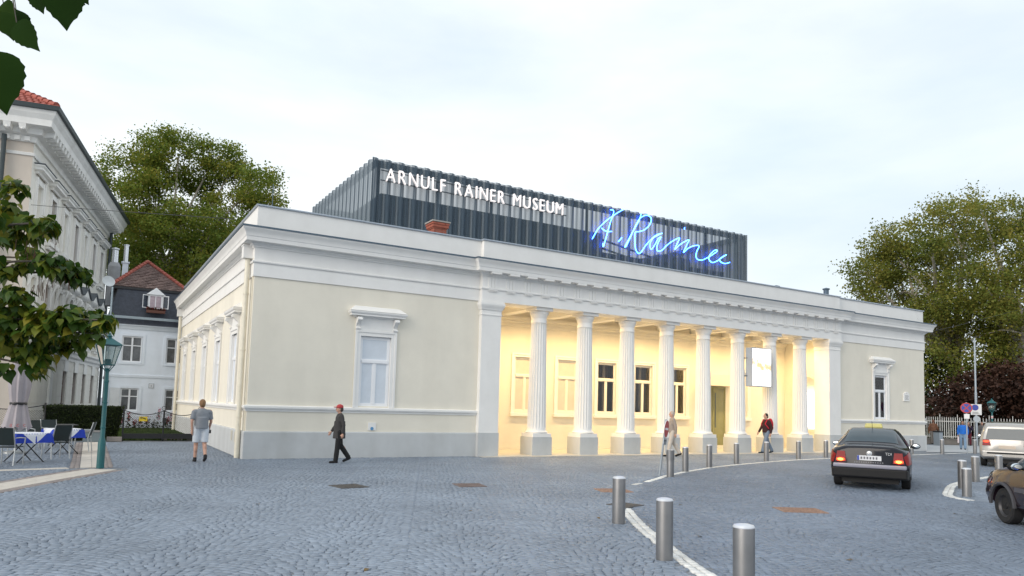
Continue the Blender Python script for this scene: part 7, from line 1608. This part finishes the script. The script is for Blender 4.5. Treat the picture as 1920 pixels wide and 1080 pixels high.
# young man with red backpack
g, J = person((21.92, -0.48), -78, 1.80, 'dark-haired man with red backpack and jeans walking past the columns', 'short', legs=((0.36, 0.05), (-0.34, 0.22)), arms=((-0.3, 0.45), (0.28, 0.35)), top=cloth('dark_red_top', (0.035, 0.010, 0.012)), bottom=cloth('jeans_grey', (0.15, 0.20, 0.27)), shoes=cloth('dark_shoe', (0.02, 0.03, 0.045)), hairc=(0.02, 0.012, 0.008), skin='fair')
m = MB(); c = J['ch']; m.ell(c+Vector((-0.20, 0, -0.02)), (0.12, 0.16, 0.27), 16, 12); m.ell(c+Vector((-0.24, 0, -0.16)), (0.09, 0.13, 0.13), 14, 10)
for q in (1, -1): m.tube([tuple(c+Vector((-0.12, q*0.12, 0.19))), tuple(c+Vector((0.05, q*0.13, 0.19))), tuple(c+Vector((0.155, q*0.13, 0.0))), tuple(c+Vector((0.0, q*0.18, -0.2)))], 0.024, 8)
bp_ = remesh(m, 'backpack', cloth('red_backpack', (0.50, 0.012, 0.03)), None, 0.014, 3, 0.01); bp_.location = g.location; bp_.rotation_euler = g.rotation_euler; bp_.scale = g.scale; tag(bp_, 'bright red backpack on the walking man at the columns', 'backpack')
# people near the park fence
person((45.3, 5.2), 75, 1.66, 'person in brown jacket walking off behind the museum corner', 'short', legs=((0.15, 0.05), (-0.15, 0.2)), top=cloth('brown_jacket', (0.17, 0.075, 0.04)), bottom=cloth('grey_trousers', (0.27, 0.24, 0.22)), shoes=cloth('dark_shoe', (0.02, 0.03, 0.045)), hairc=(0.16, 0.07, 0.04), vox=0.02, bulk=1.15)
g, J = person((39.57, 0.34), -118, 1.66, 'man in bright blue sweater and jeans walking towards the square', 'short', skin='tan', legs=((0.14, 0.05), (-0.14, 0.2)), arms=((0.05, 0.15), (-0.05, 0.15)), top=cloth('blue_sweater', (0.012, 0.14, 0.55)), bottom=cloth('blue_jeans', (0.19, 0.29, 0.42)), shoes=cloth('dark_shoe', (0.02, 0.03, 0.045)), hairc=(0.02, 0.015, 0.012), vox=0.018, bulk=1.1)
w_ = J['arm1'][2]; q = MB().box(-0.12, 0.12, -0.04, 0.04, -0.36, 0.0).build('carrier_bag', cloth('bag_white', (0.65, 0.58, 0.60)), None, tuple(g.matrix_basis @ (w_+Vector((0, 0, -0.10)))), g.rotation_euler.z); MB().box(-0.08, 0.08, -0.046, -0.0405, -0.24, -0.10).build('bag_print', pmat('bag_red', (0.5, 0.08, 0.10), 0.7), q); tag(q, 'white carrier bag with red print in the hand of the man in blue', 'bag')
person((46.6, 3.6), -120, 1.58, 'woman in dark purple jacket and maroon trousers before the fence', 'long', legs=((0.06, 0.04), (-0.05, 0.06)), top=cloth('purple_jacket', (0.018, 0.010, 0.035)), coat=0.05, bottom=cloth('maroon_trousers', (0.10, 0.008, 0.018)), shoes=cloth('black_shoe', (0.01, 0.01, 0.012)), hairc=(0.015, 0.01, 0.009), hands_up=True, vox=0.02)
person((48.3, 3.6), -120, 1.60, 'woman with long dark hair in grey jacket and white top by the fence', 'long', legs=((0.06, 0.04), (-0.05, 0.06)), arms=((0.1, 0.3), (0.1, 0.3)), top=cloth('grey_jacket', (0.11, 0.105, 0.105)), bottom=cloth('grey_trousers2', (0.10, 0.10, 0.11)), shoes=cloth('black_shoe', (0.01, 0.01, 0.012)), hairc=(0.04, 0.015, 0.01), longhair=True, vox=0.02)
